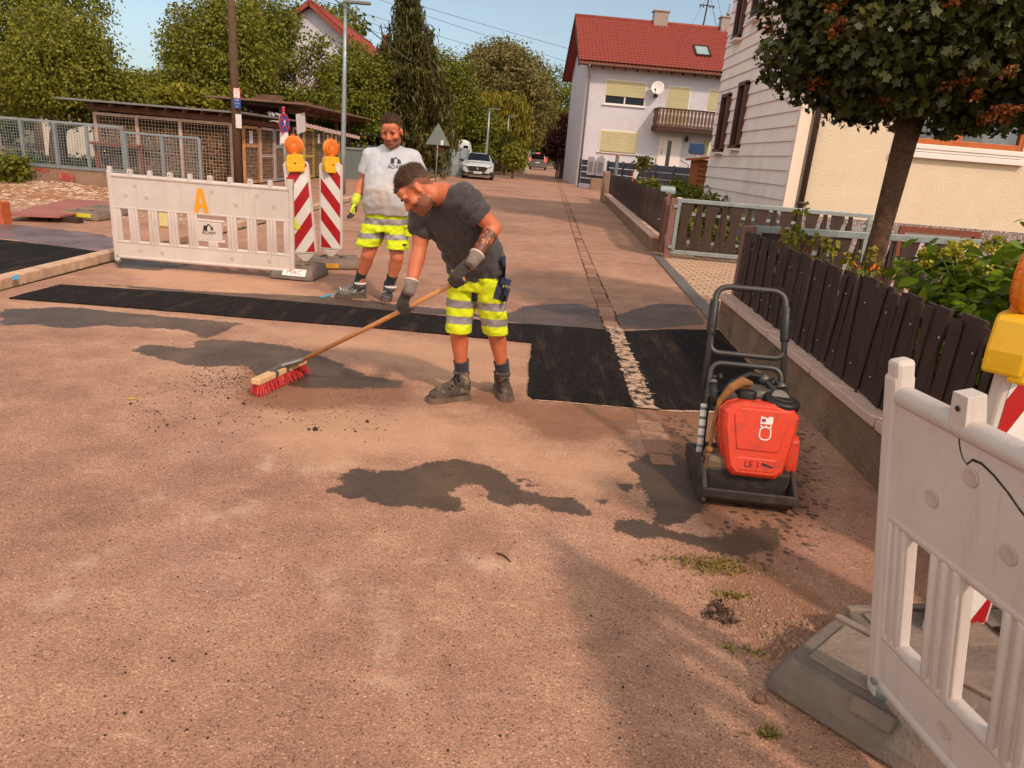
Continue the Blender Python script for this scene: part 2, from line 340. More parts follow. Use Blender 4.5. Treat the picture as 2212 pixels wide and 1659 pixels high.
# new black asphalt: raised layer with a slightly ragged edge
def ragged(poly, amp=.012, step=.05, seed=1):
    r = random.Random(seed); out = []
    for i in range(len(poly)):
        a = V((*poly[i], 0)); b = V((*poly[(i+1) % len(poly)], 0)); n = max(1, int((b-a).length/step)); nn = V((-(b-a).y, (b-a).x, 0)).normalized()
        for k in range(n):
            q = a.lerp(b, k/n); w = noise.noise(q*5+V((seed,0,0)))*amp+r.uniform(-1,1)*amp*.35; out.append(tuple(q+nn*w)[:2])
    return out
def black_mat():
    b = NB('new_asphalt'); p = b.wpos()
    vo = b.n('ShaderNodeTexVoronoi', Scale=110.0); b.l(p, vo.inputs['Vector']); sep = b.n('ShaderNodeSeparateColor'); b.l(vo.outputs['Color'], sep.inputs[0])
    c = b.ramp(sep.outputs[0], [(0, lin((14,10,10))), (.7, lin((28,22,22))), (1, lin((52,42,40)))])
    mpn = b.n('ShaderNodeMapping', Scale=(5, .8, 1), Rotation=(0, 0, R(18))); b.l(p, mpn.inputs[0])
    du = b.math('MULTIPLY', b.step(b.noise(1.4, 8, .75, mpn.outputs[0]), .48, .76), .6); c = b.mix(du, c, lin((92,68,56)))
    d2 = b.math('MULTIPLY', b.step(b.noise(2.0, 8, .75, p), .58, .8), .35); c = b.mix(d2, c, lin((70,52,46)))
    return b.set(c, .85, b.bump(b.math('ADD', vo.outputs['Distance'], b.noise(70, 3, .6, p)), .006, .8), **{'Specular__IOR__Level': .18})
M_BLACK = black_mat()
M_DUST = mat('pale_seam_dust', (206,164,138), .95, .35, 22, .004, 80, dirt=(90,70,60), dirt_amt=.8, dscale=20)
def patch(poly, name, seed, z=.014, lab=None):
    pr = ragged(poly, .009, .03, seed); big = ragged(poly, .03, .04, seed+50)
    c = np.mean(np.array(poly), 0)
    big = [(x+(x-c[0])*.008, y+(.02 if y > c[1] else -.02)) for x, y in big]
    mb = MB(); n = len(big); mb.add([(x, y, .004) for x, y in big], [tuple(range(n))]); tag(mb.build('asphalt_seam', M_DUST), kind='structure')
    mb = MB(); mb.prism(pr, 0, z, 0); return tag(mb.build(name, M_BLACK), kind='structure')
patch(gp([(20,646),(280,666),(560,690),(860,714),(1150,742),(1142,800),(1140,856),(1152,864),(1250,871),(1366,882),(1342,790),(1326,716),(1240,709),(1100,700),(900,679),(700,659),(400,634),(130,617)]), 'fresh_asphalt', 3)
patch(gp([(1346,718),(1360,770),(1385,830),(1412,886),(1500,888),(1700,893),(1690,872),(1600,770),(1553,715),(1440,714)]), 'fresh_asphalt', 5)
# gutter of flat setts along the carriageway
def gx_(y): return .895+.0222*(y-4.5) if y < 13.5 else 1.095+.0265*(y-13.5)
def setts():
    r = random.Random(4); mb = MB(); tone = []; y = 3.55
    while y < 62:
        w = .15; cx = gx_(y); L = r.uniform(.13,.21)
        if y < 12 or r.random() < .97:
            z = r.uniform(.006,.014) if y > 4.5 else r.uniform(.004,.008)
            a = r.uniform(-.03,.03); M = Matrix.Rotation(a,3,'Z')
            n0 = len(mb.f); mb.box((cx+r.uniform(-.01,.01), y+L/2, z/2-.01), (w+r.uniform(-.02,.02), L-.012, z+.02), 0, M, .96); tone += [r.random()]*(len(mb.f)-n0)
        y += L
    me = mb.mesh('gutter'); t = me.attributes.new('rnd','FLOAT','FACE'); t.data.foreach_set('value', np.array(tone, np.float32))
    b = NB('setts'); a = b.attr('rnd'); c = b.ramp(a.outputs['Fac'], [(0, lin((148,106,84))), (.6, lin((168,122,98))), (1, lin((184,140,116)))])
    g = b.math('MULTIPLY', b.step(b.noise(30, 7, .7, b.wpos()), .48, .66), .6); c = b.mix(g, c, lin((96,70,58)))
    return put('gutter', me, b.set(c, .9, b.bump(b.noise(90, 5, .7, b.wpos()), .005)))
tag(setts(), kind='structure')
mb = MB(); pl = []; pr_ = []; r_ = random.Random(31)
for k in range(900):
    y = 4.45+k*.064; w = .075; cx = gx_(y); pl.append(V((cx-w-.006-abs(r_.gauss(0,.005)),y,.0055))); pr_.append(V((cx+w+.008+abs(r_.gauss(0,.010)),y,.0055)))
n_ = len(pl); mb.add(pl+pr_, [(k, n_+k, n_+k+1, k+1) for k in range(n_-1)]); tag(mb.build('gutter_joint', mat('joint_dirt', (74,50,40), .95, .3, 30)), kind='structure')
bq = NB('swept_grit'); _p = bq.wpos(); _m = bq.step(bq.noise(14, 9, .8, _p), .44, .53); _c = bq.mix(_m, lin((34,26,24)), bq.ramp(bq.noise(30, 5, .7, _p), [(.3, lin((176,138,114))), (.7, lin((224,186,160)))]))
M_GRIT = bq.set(_c, .95, bq.bump(bq.noise(40, 6, .75, _p), .01))
mb = MB(); r_ = random.Random(8); pl = []; pr_ = []                          # pale swept grit left on the joint between the two black patches
for k in range(80):
    y = 4.44+k*.030; cx = gx_(y)+.01; pl.append(V((cx-.055-abs(r_.gauss(0,.018)),y,.0165))); pr_.append(V((cx+.06+abs(r_.gauss(0,.018)),y,.0165)))
n_ = len(pl); mb.add(pl+pr_, [(k, n_+k, n_+k+1, k+1) for k in range(n_-1)]); tag(mb.build('swept_grit', M_GRIT), kind='structure')
# left pavement: kerb, black strip, wet slab, dirt lot
M_KERB = mat('kerb_stone', (206,166,138), .85, .16, 9, .006, 70, dirt=(122,90,70), dirt_amt=.55, dscale=6)
M_SIDE = mat('side_asphalt', (176,128,104), .85, .2, 1.2, .006, 90, dirt=(100,76,68), dirt_amt=.6, dscale=.9)
def kerb(y0, y1, x0, x1):
    n = int((y1-y0)/.95)+1
    mb = MB()
    for k in range(n):
        a = y0+(y1-y0)*k/n+.004; c = y0+(y1-y0)*(k+1)/n-.004; xa = x0+(x1-x0)*k/n; xb = x0+(x1-x0)*(k+1)/n
        mb.beam((xa-.07, a, .035), (xb-.07, c, .035), .15, .11)
    return tag(mb.build('kerb', M_KERB, bevel=.012), kind='structure')
kerb(2.0, 8.6, -4.70, -4.88); kerb(11.3, 40, -4.9, -4.75)
mb = MB(); mb.prism([(-14,8.6),(-4.95,8.6),(-4.92,11.3),(-4.9,40),(-8.1,40),(-10.5,19),(-9,15),(-14,12.6)], -.03, .05); tag(mb.build('pavement', M_SIDE), kind='structure')
mb = MB(); mb.prism(ragged([(-14,2.0),(-4.85,2.0),(-4.97,8.42),(-5.6,8.58),(-6.55,8.76),(-14,9.2)],.02,.06,9), -.02, .056); tag(mb.build('fresh_asphalt', M_BLACK), kind='structure')
b = NB('wet_slab'); p = b.wpos(); c = b.ramp(b.noise(1.3, 6, .6, p), [(.35, lin((104,82,80))), (.55, lin((128,106,106))), (.7, lin((160,118,98)))]); M_WETS = b.set(c, b.ramp(b.noise(2.0, 4, .5, p), [(.4, (.18,)*3), (.6, (.6,)*3)]), b.bump(b.noise(70, 4, .6, p), .002))
mb = MB(); mb.prism(ragged([(-14,9.25),(-6.5,8.85),(-5.2,8.5),(-4.95,8.62),(-5.0,9.3),(-6.0,9.9),(-7.4,10.1),(-9.5,9.9),(-14,10.2)],.06,.12,11), .0, .055); tag(mb.build('wet_pavement', M_WETS), kind='structure')
# bare earth and gravel mound in front of the garden wall
def mound():
    nx, ny = 150, 90; xs = np.linspace(-18, -5.6, nx); yy = np.linspace(11.6, 15.95, ny); vs = []; fs = []
    for j, y in enumerate(yy):
        for i, x in enumerate(xs):
            t = max(0, (y-12.6)/2.4); left = min(1, max(0, (-7.6-x)/2.0)); h = .17*left*min(1, t)**1.2*(.75+.5*noise.noise(V((x*.6, y*.6, 1))))
            z = .05+h+.05*noise.noise(V((x*2, y*2, 0)))*min(1, max(0, (y-11.8)/.8))+.03*noise.noise(V((x*7, y*7, 4)))*min(1, left+.1)
            if y < 11.7: z = -.02
            vs.append((x, y, z))
    for j in range(ny-1):
        for i in range(nx-1): a = j*nx+i; fs.append((a, a+1, a+nx+1, a+nx))
    me = bpy.data.meshes.new('earth_mound'); me.from_pydata(vs, [], fs); me.polygons.foreach_set('use_smooth', [True]*len(fs))
    b = NB('earth_mound'); p = b.wpos(); vo = b.n('ShaderNodeTexVoronoi', Scale=16.0); b.l(p, vo.inputs['Vector']); s = b.n('ShaderNodeSeparateColor'); b.l(vo.outputs['Color'], s.inputs[0])
    earth = b.ramp(b.noise(2.5, 8, .75, p), [(.3, lin((132,84,56))), (.55, lin((174,116,82))), (.75, lin((200,146,112)))])
    stones = b.ramp(s.outputs[0], [(0, lin((150,112,88))), (.5, lin((214,172,142))), (1, lin((240,212,188)))])
    m = b.step(b.math('ADD', b.noise(.9, 6, .7, p), b.math('MULTIPLY', b.math('SUBTRACT', s.outputs[1], .5), .3)), .44, .54)
    return put('earth_mound', me, b.set(b.mix(m, earth, stones), .95, b.bump(b.math('ADD', vo.outputs['Distance'], b.noise(8, 7, .75, p)), .05, .9)))
tag(mound(), kind='structure')
# ================================================================== BUILDINGS
M_WHITE = mat('white_render', (200,194,204), .9, .06, 1.5, .004, 120, dirt=(190,160,150), dirt_amt=.25, dscale=.7)
M_CREAM = mat('cream_render', (216,195,170), .92, .05, 2, .012, 26, dirt=(212,170,140), dirt_amt=.3, dscale=.8)
M_TILE = mat('red_roof_tile', (144,62,50), .75, .16, 5, .004, 60, dirt=(130,48,36), dirt_amt=.5, dscale=3)
M_DKW = mat('dark_brown_wood', (62,36,26), .8, .3, 8, .004, 60)
M_SHUT = mat('cream_shutter', (202,190,150), .55, .06, 2)
M_FRAMEW = mat('white_plastic_frame', (232,216,212), .4, .04, 3)
M_ZINC = mat('weathered_zinc', (150,132,122), .45, .18, 5, metal=.5)
M_GLASS = glassmat('window_glass', (40,52,58))
M_GLASSD = glassmat('dark_glass', (20,18,18))
M_GREYPL = mat('grey_plinth', (128,118,116), .9, .12, 4, .006, 60)
def shutter(mb, x0, x1, z0, z1, y, m=0, sl=.11):
    z = z1
    while z-sl > z0-.001:
        mb.add([(x0,y+.03,z),(x1,y+.03,z),(x1,y-.022,z-sl*.3),(x0,y-.022,z-sl*.3),(x1,y-.01,z-sl),(x0,y-.01,z-sl)], [(3,2,1,0),(5,4,2,3)], m); z -= sl
    mb.quad((x0,y+.02,z0),(x1,y+.02,z0),(x1,y+.02,z1),(x0,y+.02,z1), m)
def roof_tiles(name, L, Ls, M, parent, col=.24, row=.34, amp=.035):
    nc = int(L/col)*4+1; nr = int(Ls/row); vs = []; fs = []
    for j in range(nr):
        for e in (0, 1):
            s = (j+e)*Ls/nr
            for i in range(nc):
                x = i*L/(nc-1); h = amp*math.cos(2*math.pi*i/4)+(.028 if e == 0 else 0)
                vs.append(M @ V((x, s, h)))
    for k in range(2*nr-1):
        for i in range(nc-1): a = k*nc+i; fs.append((a, a+1, a+nc+1, a+nc))
    mb = MB(); mb.add(vs, fs, 0, False)
    mb.prism([(0,0),(L,0),(L,Ls),(0,Ls)], -.16, -.06, 0, M)
    return mb.build(name, M_TILE, parent)
Z4 = lambda zx, zy: ((2200+zx/2.212)/1.823, zy/2.212/1.823)
def white_house():
    P0 = V((3.12,48,0)); ex = V((1,.05,0)).normalized(); ey = V((-ex.y, ex.x, 0)); ang = math.atan2(ex.y, ex.x)
    root = empty('dwelling_house', P0, ang, 'white rendered house with red pantile roof, drawn cream shutters and wooden balcony', 'house')
    def loc(zx, zy, y=0):
        q = onp(*Z4(zx, zy), P0+ey*y, ey)-P0; return q.dot(ex), q.z
    Lf, D, HE, HR = 14.0, 9.4, 7.55, 10.7
    wl = MB(); wl.prism([(0,0),(D,0),(D,HE),(D/2,HR-.3),(0,HE)], 0, Lf, 0, basis((0,0,0),(0,1,0),(0,0,1),(1,0,0)))
    wl.build('wall', M_WHITE, root)
    # roof
    sl = math.hypot(D/2+.75, HR-HE+.2); up = V((0, D/2+.75, HR-HE+.35)).normalized(); nrm = V((1,0,0)).cross(up)
    sl = (V((0,D/2,HR))-V((0,-.75,HE-.35))).length
    rf = roof_tiles('roof', Lf+1.3, sl, basis((-.65,-.75,HE-.30),(1,0,0),up,nrm), root)
    up2 = V((0,-up.y,up.z)); roof_tiles('roof', Lf+1.3, sl, basis((Lf+.65,D+.75,HE-.30),(-1,0,0),up2,V((-1,0,0)).cross(up2)), root)
    mb = MB(); mb.tube([(-.68,D/2,HR+.03),(Lf+.68,D/2,HR+.03)], .13, 8); mb.build('ridge_cap', M_TILE, rf)
    mb = MB()
    for s in (-.66, Lf+.66):
        for y0, y1 in ((-.8, D/2), (D+.8, D/2)):
            mb.beam((s,y0,HE-.42),(s,y1,HR-.10), .05, .26)
    for k in range(20):
        x = .1+k*.72; mb.beam((x,-.72,HE-.50),(x,0.2,HE+.08), .10, .14)
    mb.box((Lf/2,-.36,HE-.12),(Lf+1.2,.66,.03)); mb.build('eaves_timber', M_DKW, rf)
    mb = MB(); pr = [(math.cos(math.pi+math.pi*k/8)*.085, math.sin(math.pi+math.pi*k/8)*.085) for k in range(9)]; pr += [(x*.85, y*.85) for x, y in pr[::-1]]
    mb.prism(pr, 0, Lf+1.3, 0, basis((-.65,-.84,HE-.30),(0,1,0),(0,0,1),(1,0,0)))
    mb.build('gutter', M_ZINC, root)
    mb = MB(); mb.tube([(.0,-.84,HE-.36),(.0,-.80,HE-.5),(.16,-.14,HE-1.0),(.16,-.11,HE-1.15),(.16,-.11,.1)], .055, 8); mb.build('downpipe', M_ZINC, root)
    # chimneys
    for zx, w in ((880,.95),(1455,.75)):
        q = onp(*Z4(zx,200), P0+ey*D/2, ey)-P0; mb = MB(); x = q.dot(ex)
        mb.box((x,D/2,HR+.15),(w,.7,1.1)); mb.box((x,D/2,HR+.72),(w+.16,.86,.09))
        if w < .9: mb.tube([(x+.1,D/2,HR+.7),(x+.1,D/2,HR+1.6)], .05); mb.lathe([(.1,0),(.14,.12),(.1,.24)], (x+.1,D/2,HR+.85))
        mb.build('chimney', M_ZINC, rf, .01)
    # skylight
    c = []
    for zx, zy in ((1185,412),(1298,415),(1308,495),(1192,490)):
        d = ray(*Z4(zx,zy)); n = ex.cross(ey*up.y+V((0,0,up.z))); O = P0+ey*(-.75)+V((0,0,HE-.30)); c.append((O, d, n))
    pts = []
    for O, d, n in c:
        w = EYE+d*((O-EYE).dot(n)/d.dot(n))-P0; pts.append(V((w.dot(ex), w.dot(ey), w.z)))
    ctr = sum(pts, V())/4; Mx = basis(ctr,(1,0,0),up,nrm)
    sk = MB()
    for cx, cy, w, h in ((0,.62,1.0,.1),(0,-.62,1.0,.1),(-.46,0,.1,1.3),(.46,0,.1,1.3)): sk.prism([(cx-w/2,cy-h/2),(cx+w/2,cy-h/2),(cx+w/2,cy+h/2),(cx-w/2,cy+h/2)], -.02, .14, 0, Mx)
    f = sk.build('skylight', M_DKW, rf); mb = MB(); mb.prism([(-.42,-.58),(.42,-.58),(.42,.58),(-.42,.58)], 0, .10, 0, Mx); mb.build('pane', glassmat('skylight_glass', (150,165,170), .08), f)
    # roof mast with insulators
    q = onp(*Z4(1262,230), P0+ey*D/2, ey)-P0; x = q.dot(ex); mb = MB()
    mb.tube([(x-.05,D/2,HR-.2),(x+.12,D/2,HR+2.55)], .05)
    for zz in (1.35, 2.25):
        mb.beam((x-.45,D/2,HR+zz+.02),(x+.55,D/2,HR+zz-.02), .06, .06)
        for s in (-.42,-.2,.25,.5): mb.lathe([(.03,0),(.05,.05),(.03,.14)], (x+s,D/2,HR+zz-.14))
    mb.build('roof_mast', M_DKW, rf)
    mb = MB()
    for a, b in (((x+.1,D/2,HR+2.2),(x-2.4,.9,HE+1.1)),((x+.1,D/2,HR+2.2),(x+.9,D/2+.1,HR)),((x+.4,D/2,HR+1.3),(x+1.0,D/2,HR)),((x+.5,D/2,HR+2.2),(x+1.5,D/2-.4,HR-.4))): mb.tube([a,b], .010, 4)
    mb.build('stay_wire', M_DKW, rf)
    # windows
    def window(cs, sash, lab=None):
        (x0, z1), (x1, z0) = loc(*cs[0]), loc(*cs[1]); f = MB()
        for a in ((x0-.03,x0+.05,z0,z1),(x1-.05,x1+.03,z0,z1)): f.box(((a[0]+a[1])/2,-.005,(z0+z1)/2),(a[1]-a[0],.05,z1-z0))
        f.box(((x0+x1)/2,-.005,z1),(x1-x0+.06,.05,.06)); f.box(((x0+x1)/2,-.04,z0-.03),(x1-x0+.24,.14,.05))
        zs = z0+.03
        if sash:
            zs = z0+.52; f.box(((x0+x1)/2,-.008,z0+.25),(.09,.05,.5)); f.box(((x0+x1)/2,-.008,z0+.04),(x1-x0,.05,.08))
        w = f.build('window', M_FRAMEW, root, .006)
        if sash: g = MB(); g.box(((x0+x1)/2,.0,z0+.25),(x1-x0-.08,.03,.48)); g.build('pane', M_GLASS, w)
        s = MB(); shutter(s, x0+.03, x1-.03, zs, z1-.03, -.035); s.build('roller_shutter', M_SHUT, w)
        b = MB(); b.box(((x0+x1)/2,-.035,zs-.02),(x1-x0-.06,.03,.035)); b.build('shutter_bar', M_DKW, w)
    window(((418,692),(742,935)), True); window(((368,1130),(672,1345)), False); window(((955,750),(1100,1140)), False); window(((1312,780),(1560,985)), False); window(((1255,1208),(1440,1345)), False)
    # front door
    (x0, z1), (x1, z0) = loc(890,1182), loc(1035,1460); z0 = max(z0-.2, .2)
    d = MB(); d.box(((x0+x1)/2,-.02,(z0+z1)/2),(x1-x0+.12,.06,z1-z0)); d.box(((x0+x1)/2,-.045,(z0+z1)/2),(x1-x0-.1,.05,z1-z0-.12)); do = d.build('door', M_FRAMEW, root, .008)
    g = MB(); g.box(((x0+x1)/2-.06,-.06,(z0+z1)/2),(.26,.04,z1-z0-.5)); g.build('pane', M_GLASSD, do); h = MB(); h.tube([(x0+.16,-.09,z0+.95),(x0+.16,-.13,z0+1.0),(x0+.16,-.13,z0+1.25),(x0+.16,-.09,z0+1.3)], .02); h.build('handle', M_ZINC, do)
    s = MB(); s.box(((x0+x1)/2,-.5,z0/2-.03),(2.4,1.0,z0)); s.build('door_step', M_GREYPL, root, .01)
    # balcony
    yb = -1.35; (bx0, bz0), (bx1, bz1) = loc(852,1130,yb), loc(1700,935,yb); bx1 = Lf-.3; bz1 = loc(870,938,yb)[1]
    b = MB(); b.box(((bx0+bx1)/2,yb/2,bz0+.10),(bx1-bx0,-yb,.16)); b.box(((bx0+bx1)/2,yb-.02,bz0+.12),(bx1-bx0+.06,.07,.30)); b.box((bx0-.02,yb/2,bz0+.12),(.07,-yb,.30))
    b.beam((bx0-.05,yb-.02,bz1),(bx1,yb-.02,bz1), .12, .07); b.beam((bx0,yb,bz1),(bx0,0,bz1), .10, .07); b.beam((bx0,yb-.0,bz0+.34),(bx1,yb-.0,bz0+.34), .05, .07); bo = b.build('balcony', M_DKW, root)
    prof = [(.085,0),(.085,.12),(.05,.20),(.085,.34),(.085,.62),(.05,.76),(.085,.86),(.085,1)]
    H = bz1-bz0-.28; st = MB()
    def slat(M):
        o = [(w, t*H) for w, t in prof]; st.prism([(w, z) for w, z in o]+[(-w, z) for w, z in o[::-1]], -.015, .015, 0, M)
    k = bx0+.05
    while k < bx1: slat(basis((k,yb-.05,bz0+.24),(1,0,0),(0,0,1),(0,-1,0))); k += .225
    k = -.15
    while k > yb: slat(basis((bx0-.04,k,bz0+.24),(0,1,0),(0,0,1),(1,0,0))); k -= .225
    st.build('balustrade', mat('weathered_baluster', (98,70,58), .85, .35, 6, .004, 60), bo)
    mb = MB(); x, z = loc(1108,1215); mb.box((x,-.03,z),(.1,.06,.2)); mb.lathe([(.02,-.16),(.10,-.12),(.12,.08),(.05,.16),(.02,.22)], (x,-.2,z), n=8); mb.tube([(x,0,z-.1),(x,-.2,z-.16)], .015); mb.build('wall_lantern', M_DKW, root)
    for a, b_ in (((745,1420),(845,1375)),((1060,1395),(1130,1440))):
        x0, z0 = loc(*a, -.9); x1, z1 = loc(*b_, -.9); mb = MB(); mb.tube([(x0,-.9,z0),(x1,-.9,z1),(x1,-.9,0.2)], .025); mb.build('handrail', M_DKW, root)
    # satellite dish hangs on the wall: a thing of its own
    x, z = loc(862,768,-.45); q = P0+ex*x+ey*(-.45); q.z = z
    dr = empty('satellite_dish', q, ang, 'round white satellite dish on the facade beside the balcony', 'satellite dish')
    ax = V((-.22,-.95,.24)).normalized(); mb = MB(); mb.lathe([(.02,0),(.20,.016),(.34,.056),(.40,.09),(.40,.10),(.34,.068),(.20,.028),(.02,.016)], (0,0,0), ax, 28, cap=False); mb.build('reflector', M_FRAMEW, dr)
    mb = MB(); mb.tube([(0,.05,-.3),(0,.42,-.42),(0,.45,-.42)], .03); mb.box((0,.30,-.42),(.22,.2,.2)); mb.tube([(-.05,-.08,-.45),(-.22,-.42,-.16)], .018); mb.lathe([(.05,0),(.06,.12)], (-.22,-.46,-.14), (-.1,.9,.2)); mb.build('bracket', M_DKW, dr)
white_house()
# ------------------------------------------------------------------ near house: clapboard side, cream front
M_SIDING = mat('white_clapboard', (236,218,212), .6, .05, 2, dirt=(176,150,146), dirt_amt=.35, dscale=.6)
M_TERR = NB('speckled_plinth'); _b = M_TERR; _v = _b.n('ShaderNodeTexVoronoi', Scale=55.0); _b.l(_b.pos(), _v.inputs['Vector']); _s = _b.n('ShaderNodeSeparateColor'); _b.l(_v.outputs['Color'], _s.inputs[0])
M_TERR = _b.set(_b.ramp(_s.outputs[0], [(0, lin((84,72,76))), (.5, lin((140,122,120))), (1, lin((190,172,166)))]), .85, _b.bump(_v.outputs['Distance'], .006))
M_OAK = mat('orange_oak_frame', (178,88,34), .45, .15, 9)
M_PIPE = mat('dark_downpipe', (66,48,42), .45, .15, 6)
M_RUST = mat('red_brown_paint', (120,56,34), .6, .2, 8)
def clear_glass():
    b = NB('clear_glass'); t = b.n('ShaderNodeBsdfTransparent'); g = b.n('ShaderNodeBsdfGlossy', Roughness=.02); f = b.n('ShaderNodeFresnel', IOR=1.7); ms = b.n('ShaderNodeMixShader')
    b.l(f.outputs[0], ms.inputs[0]); b.l(t.outputs[0], ms.inputs[1]); b.l(g.outputs[0], ms.inputs[2]); b.l(ms.outputs[0], b.out.inputs['Surface']); return b.mat
M_CLEAR = clear_glass()
def near_house():
    X0, Y0, PZ, HT = 4.92, 14.0, .88, 7.6; X1, Y1 = 15.0, 20.6
    root = empty('clapboard_house', (X0,Y0,0), 0, 'tall house with white clapboard side and cream textured front behind the ball tree', 'house')
    def fy(px, py, y=Y0): p = onp(px, py, (0,y,0), V((0,1,0))); return p.x-X0, p.z
    def fx(px, py): p = onp(px, py, (X0,0,0), V((1,0,0))); return p.y-Y0, p.z
    # front window and basement window openings
    wx0, wz0 = fy(1938,306); wx1, _ = fy(2207,336); wz1 = wz0+1.35
    bx0, bz1 = fy(1944,487); bx1, _ = fy(2117,503); bz0 = bz1-.62
    mb = MB(); L = X1-X0; D = Y1-Y0
    def wallrect(x0, x1, z0, z1): mb.box(((x0+x1)/2,.15,(z0+z1)/2),(x1-x0,.30,z1-z0))
    wallrect(.16,wx0,PZ,HT); wallrect(wx1,L,PZ,HT); wallrect(wx0,wx1,PZ,wz0); wallrect(wx0,wx1,wz1,HT)
    mb.box((L/2,D-.1,HT/2),(L-.4,.2,HT)); mb.box((L-.1,D/2,HT/2),(.2,D-.4,HT)); mb.build('wall', M_CREAM, root)
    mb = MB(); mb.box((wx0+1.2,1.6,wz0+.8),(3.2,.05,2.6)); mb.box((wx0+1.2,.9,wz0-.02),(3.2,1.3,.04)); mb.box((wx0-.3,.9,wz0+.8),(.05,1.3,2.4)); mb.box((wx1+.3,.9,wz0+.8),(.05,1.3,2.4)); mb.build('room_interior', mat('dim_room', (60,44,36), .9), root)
    # plinth
    mb = MB()
    for a, b_ in ((.0,bx0),(bx1,L)): mb.box(((a+b_)/2,.13,PZ/2-.15),(b_-a,.30,PZ+.3))
    mb.box(((bx0+bx1)/2,.13,(bz1+PZ)/2),(bx1-bx0,.30,max(PZ-bz1,.01))); mb.box(((bx0+bx1)/2,.13,bz0/2-.15),(bx1-bx0,.30,bz0+.3)); mb.build('plinth', M_TERR, root)
    mb = MB(); mb.box((.18,D/2+.15,PZ/2-.15),(.3,D-.3,PZ+.3)); mb.build('plinth', M_GREYPL, root)
    # side wall of clapboards, each board a tilted lap
    wins = []
    for (a, c) in (((1563,212),(1577,322)),((1590,186),(1614,314))): wins.append((a, c))
    sd = MB(); z = PZ-.03; bh = .272
    while z < HT:
        sd.add([(-.012,.0,z),(-.012,D,z),(.022,D,z+bh),(.022,0,z+bh),(.05,0,z),(.05,D,z)], [(1,0,3,2),(0,1,5,4)], 0); z += bh
    sd.box((.10,D/2,(PZ+HT)/2),(.12,D,HT-PZ-.05)); sd.build('cladding', M_SIDING, root)
    mb = MB(); mb.box((.06,-.02,(PZ+HT)/2-.02),(.22,.10,HT-PZ+.06)); mb.build('corner_board', mat('corner_board', (232,206,190), .7, .06, 2), root, .006)
    for (xl, xr, ym, yt, yb) in ((1558,1571,266,206,326),(1594,1608,248,180,318),(1596,1608,37,None,84),(1632,1648,15,None,38)):
        y1 = fx(xl, ym)[0]; y0 = fx(xr, ym)[0]; xm = (xl+xr)/2; zb = fx(xm-.2*(yb-ym), yb)[1]
        zt = zb+1.45 if yt is None else fx(xm+.2*(ym-yt), yt)[1]
        w = MB()
        for yy in (y0, y1): w.box((-.03,yy,(zb+zt)/2),(.12,.09,zt-zb))
        w.box((-.03,(y0+y1)/2,zt),(.12,y1-y0+.09,.09)); w.box((-.045,(y0+y1)/2,zb),(.15,y1-y0+.09,.08)); wo = w.build('window', mat('dark_brown_frame', (84,46,34), .5, .15, 8), root)
        g = MB(); g.box((-.012,(y0+y1)/2,(zb+zt)/2),(.03,y1-y0-.06,zt-zb-.06)); g.build('pane', M_GLASSD, wo)
        s = MB(); s.box((-.07,(y0+y1)/2,zb-.06),(.20,y1-y0+.16,.04)); s.build('sill', M_FRAMEW, wo)
    # downpipe on the front beside the corner
    mb = MB(); mb.tube([(.27,-.09,HT-.1),(.27,-.09,.25)], .055, 12)
    for zz in (1.1, 3.2, 5.5): mb.lathe([(.068,-.03),(.068,.03)], (.27,-.09,zz)); mb.box((.36,-.06,zz),(.16,.03,.03))
    mb.build('downpipe', M_PIPE, root)
    # front window: orange wood frame, two sashes
    w = MB(); m = (fy(2066,325)[0]); y = .08
    for x in (wx0+.04, wx1-.04): w.box((x,y,(wz0+wz1)/2),(.08,.09,wz1-wz0))
    for zz in (wz0+.05, wz1-.05): w.box(((wx0+wx1)/2,y,zz),(wx1-wx0,.08,.10))
    w.box((m,y,(wz0+wz1)/2),(.13,.10,wz1-wz0-.1)); wo = w.build('window', M_OAK, root, .006)
    for a, b_ in ((wx0+.08,m-.065),(m+.065,wx1-.08)):
        g = MB(); g.box(((a+b_)/2,y+.01,(wz0+wz1)/2),(b_-a,.012,wz1-wz0-.2)); g.build('pane', M_CLEAR, wo)
    s = MB(); s.box(((wx0+wx1)/2,.0,wz0-.05),(wx1-wx0+.06,.16,.08)); s.box(((wx0+wx1)/2,-.03,wz0-.20),(wx1-wx0+.12,.14,.10)); s.box(((wx0+wx1)/2,-.01,wz0-.115),(wx1-wx0,.10,.045)); s.build('sill', M_FRAMEW, wo, .006)
    n = 40
    for x0, x1, zb in ((wx0+.12, m-.1, wz1-.35), (m+.1, wx1-.65, wz1-.35), (wx1-.62, wx1-.12, wz0+.1)):
        cu = MB()
        for k in range(n):
            xa = x0+(x1-x0)*k/n; xb = x0+(x1-x0)*(k+1)/n; ya = .3+.03*math.sin(k*1.3); yb = .3+.03*math.sin((k+1)*1.3); cu.quad((xa,ya,zb),(xb,yb,zb),(xb,yb,wz1-.05),(xa,ya,wz1-.05))
        cu.build('curtain', mat('grey_net_curtain', (190,190,196), .9), wo)
    # basement window
    w = MB()
    for x in (bx0+.05,bx1-.05): w.box((x,.03,(bz0+bz1)/2),(.10,.16,bz1-bz0))
    w.box(((bx0+bx1)/2,.03,bz1-.05),(bx1-bx0-.2,.16,.10)); wo = w.build('window', M_RUST, root)
    w = MB()
    for x in (bx0+.14,bx1-.14): w.box((x,.06,(bz0+bz1)/2-.05),(.07,.07,bz1-bz0-.1))
    w.box(((bx0+bx1)/2,.06,bz1-.135),(bx1-bx0-.35,.07,.07)); w.build('frame', M_FRAMEW, wo)
    s = MB(); shutter(s, bx0+.17, bx1-.17, bz0, bz1-.17, .075, 0, .03); s.build('blind', M_FRAMEW, wo)
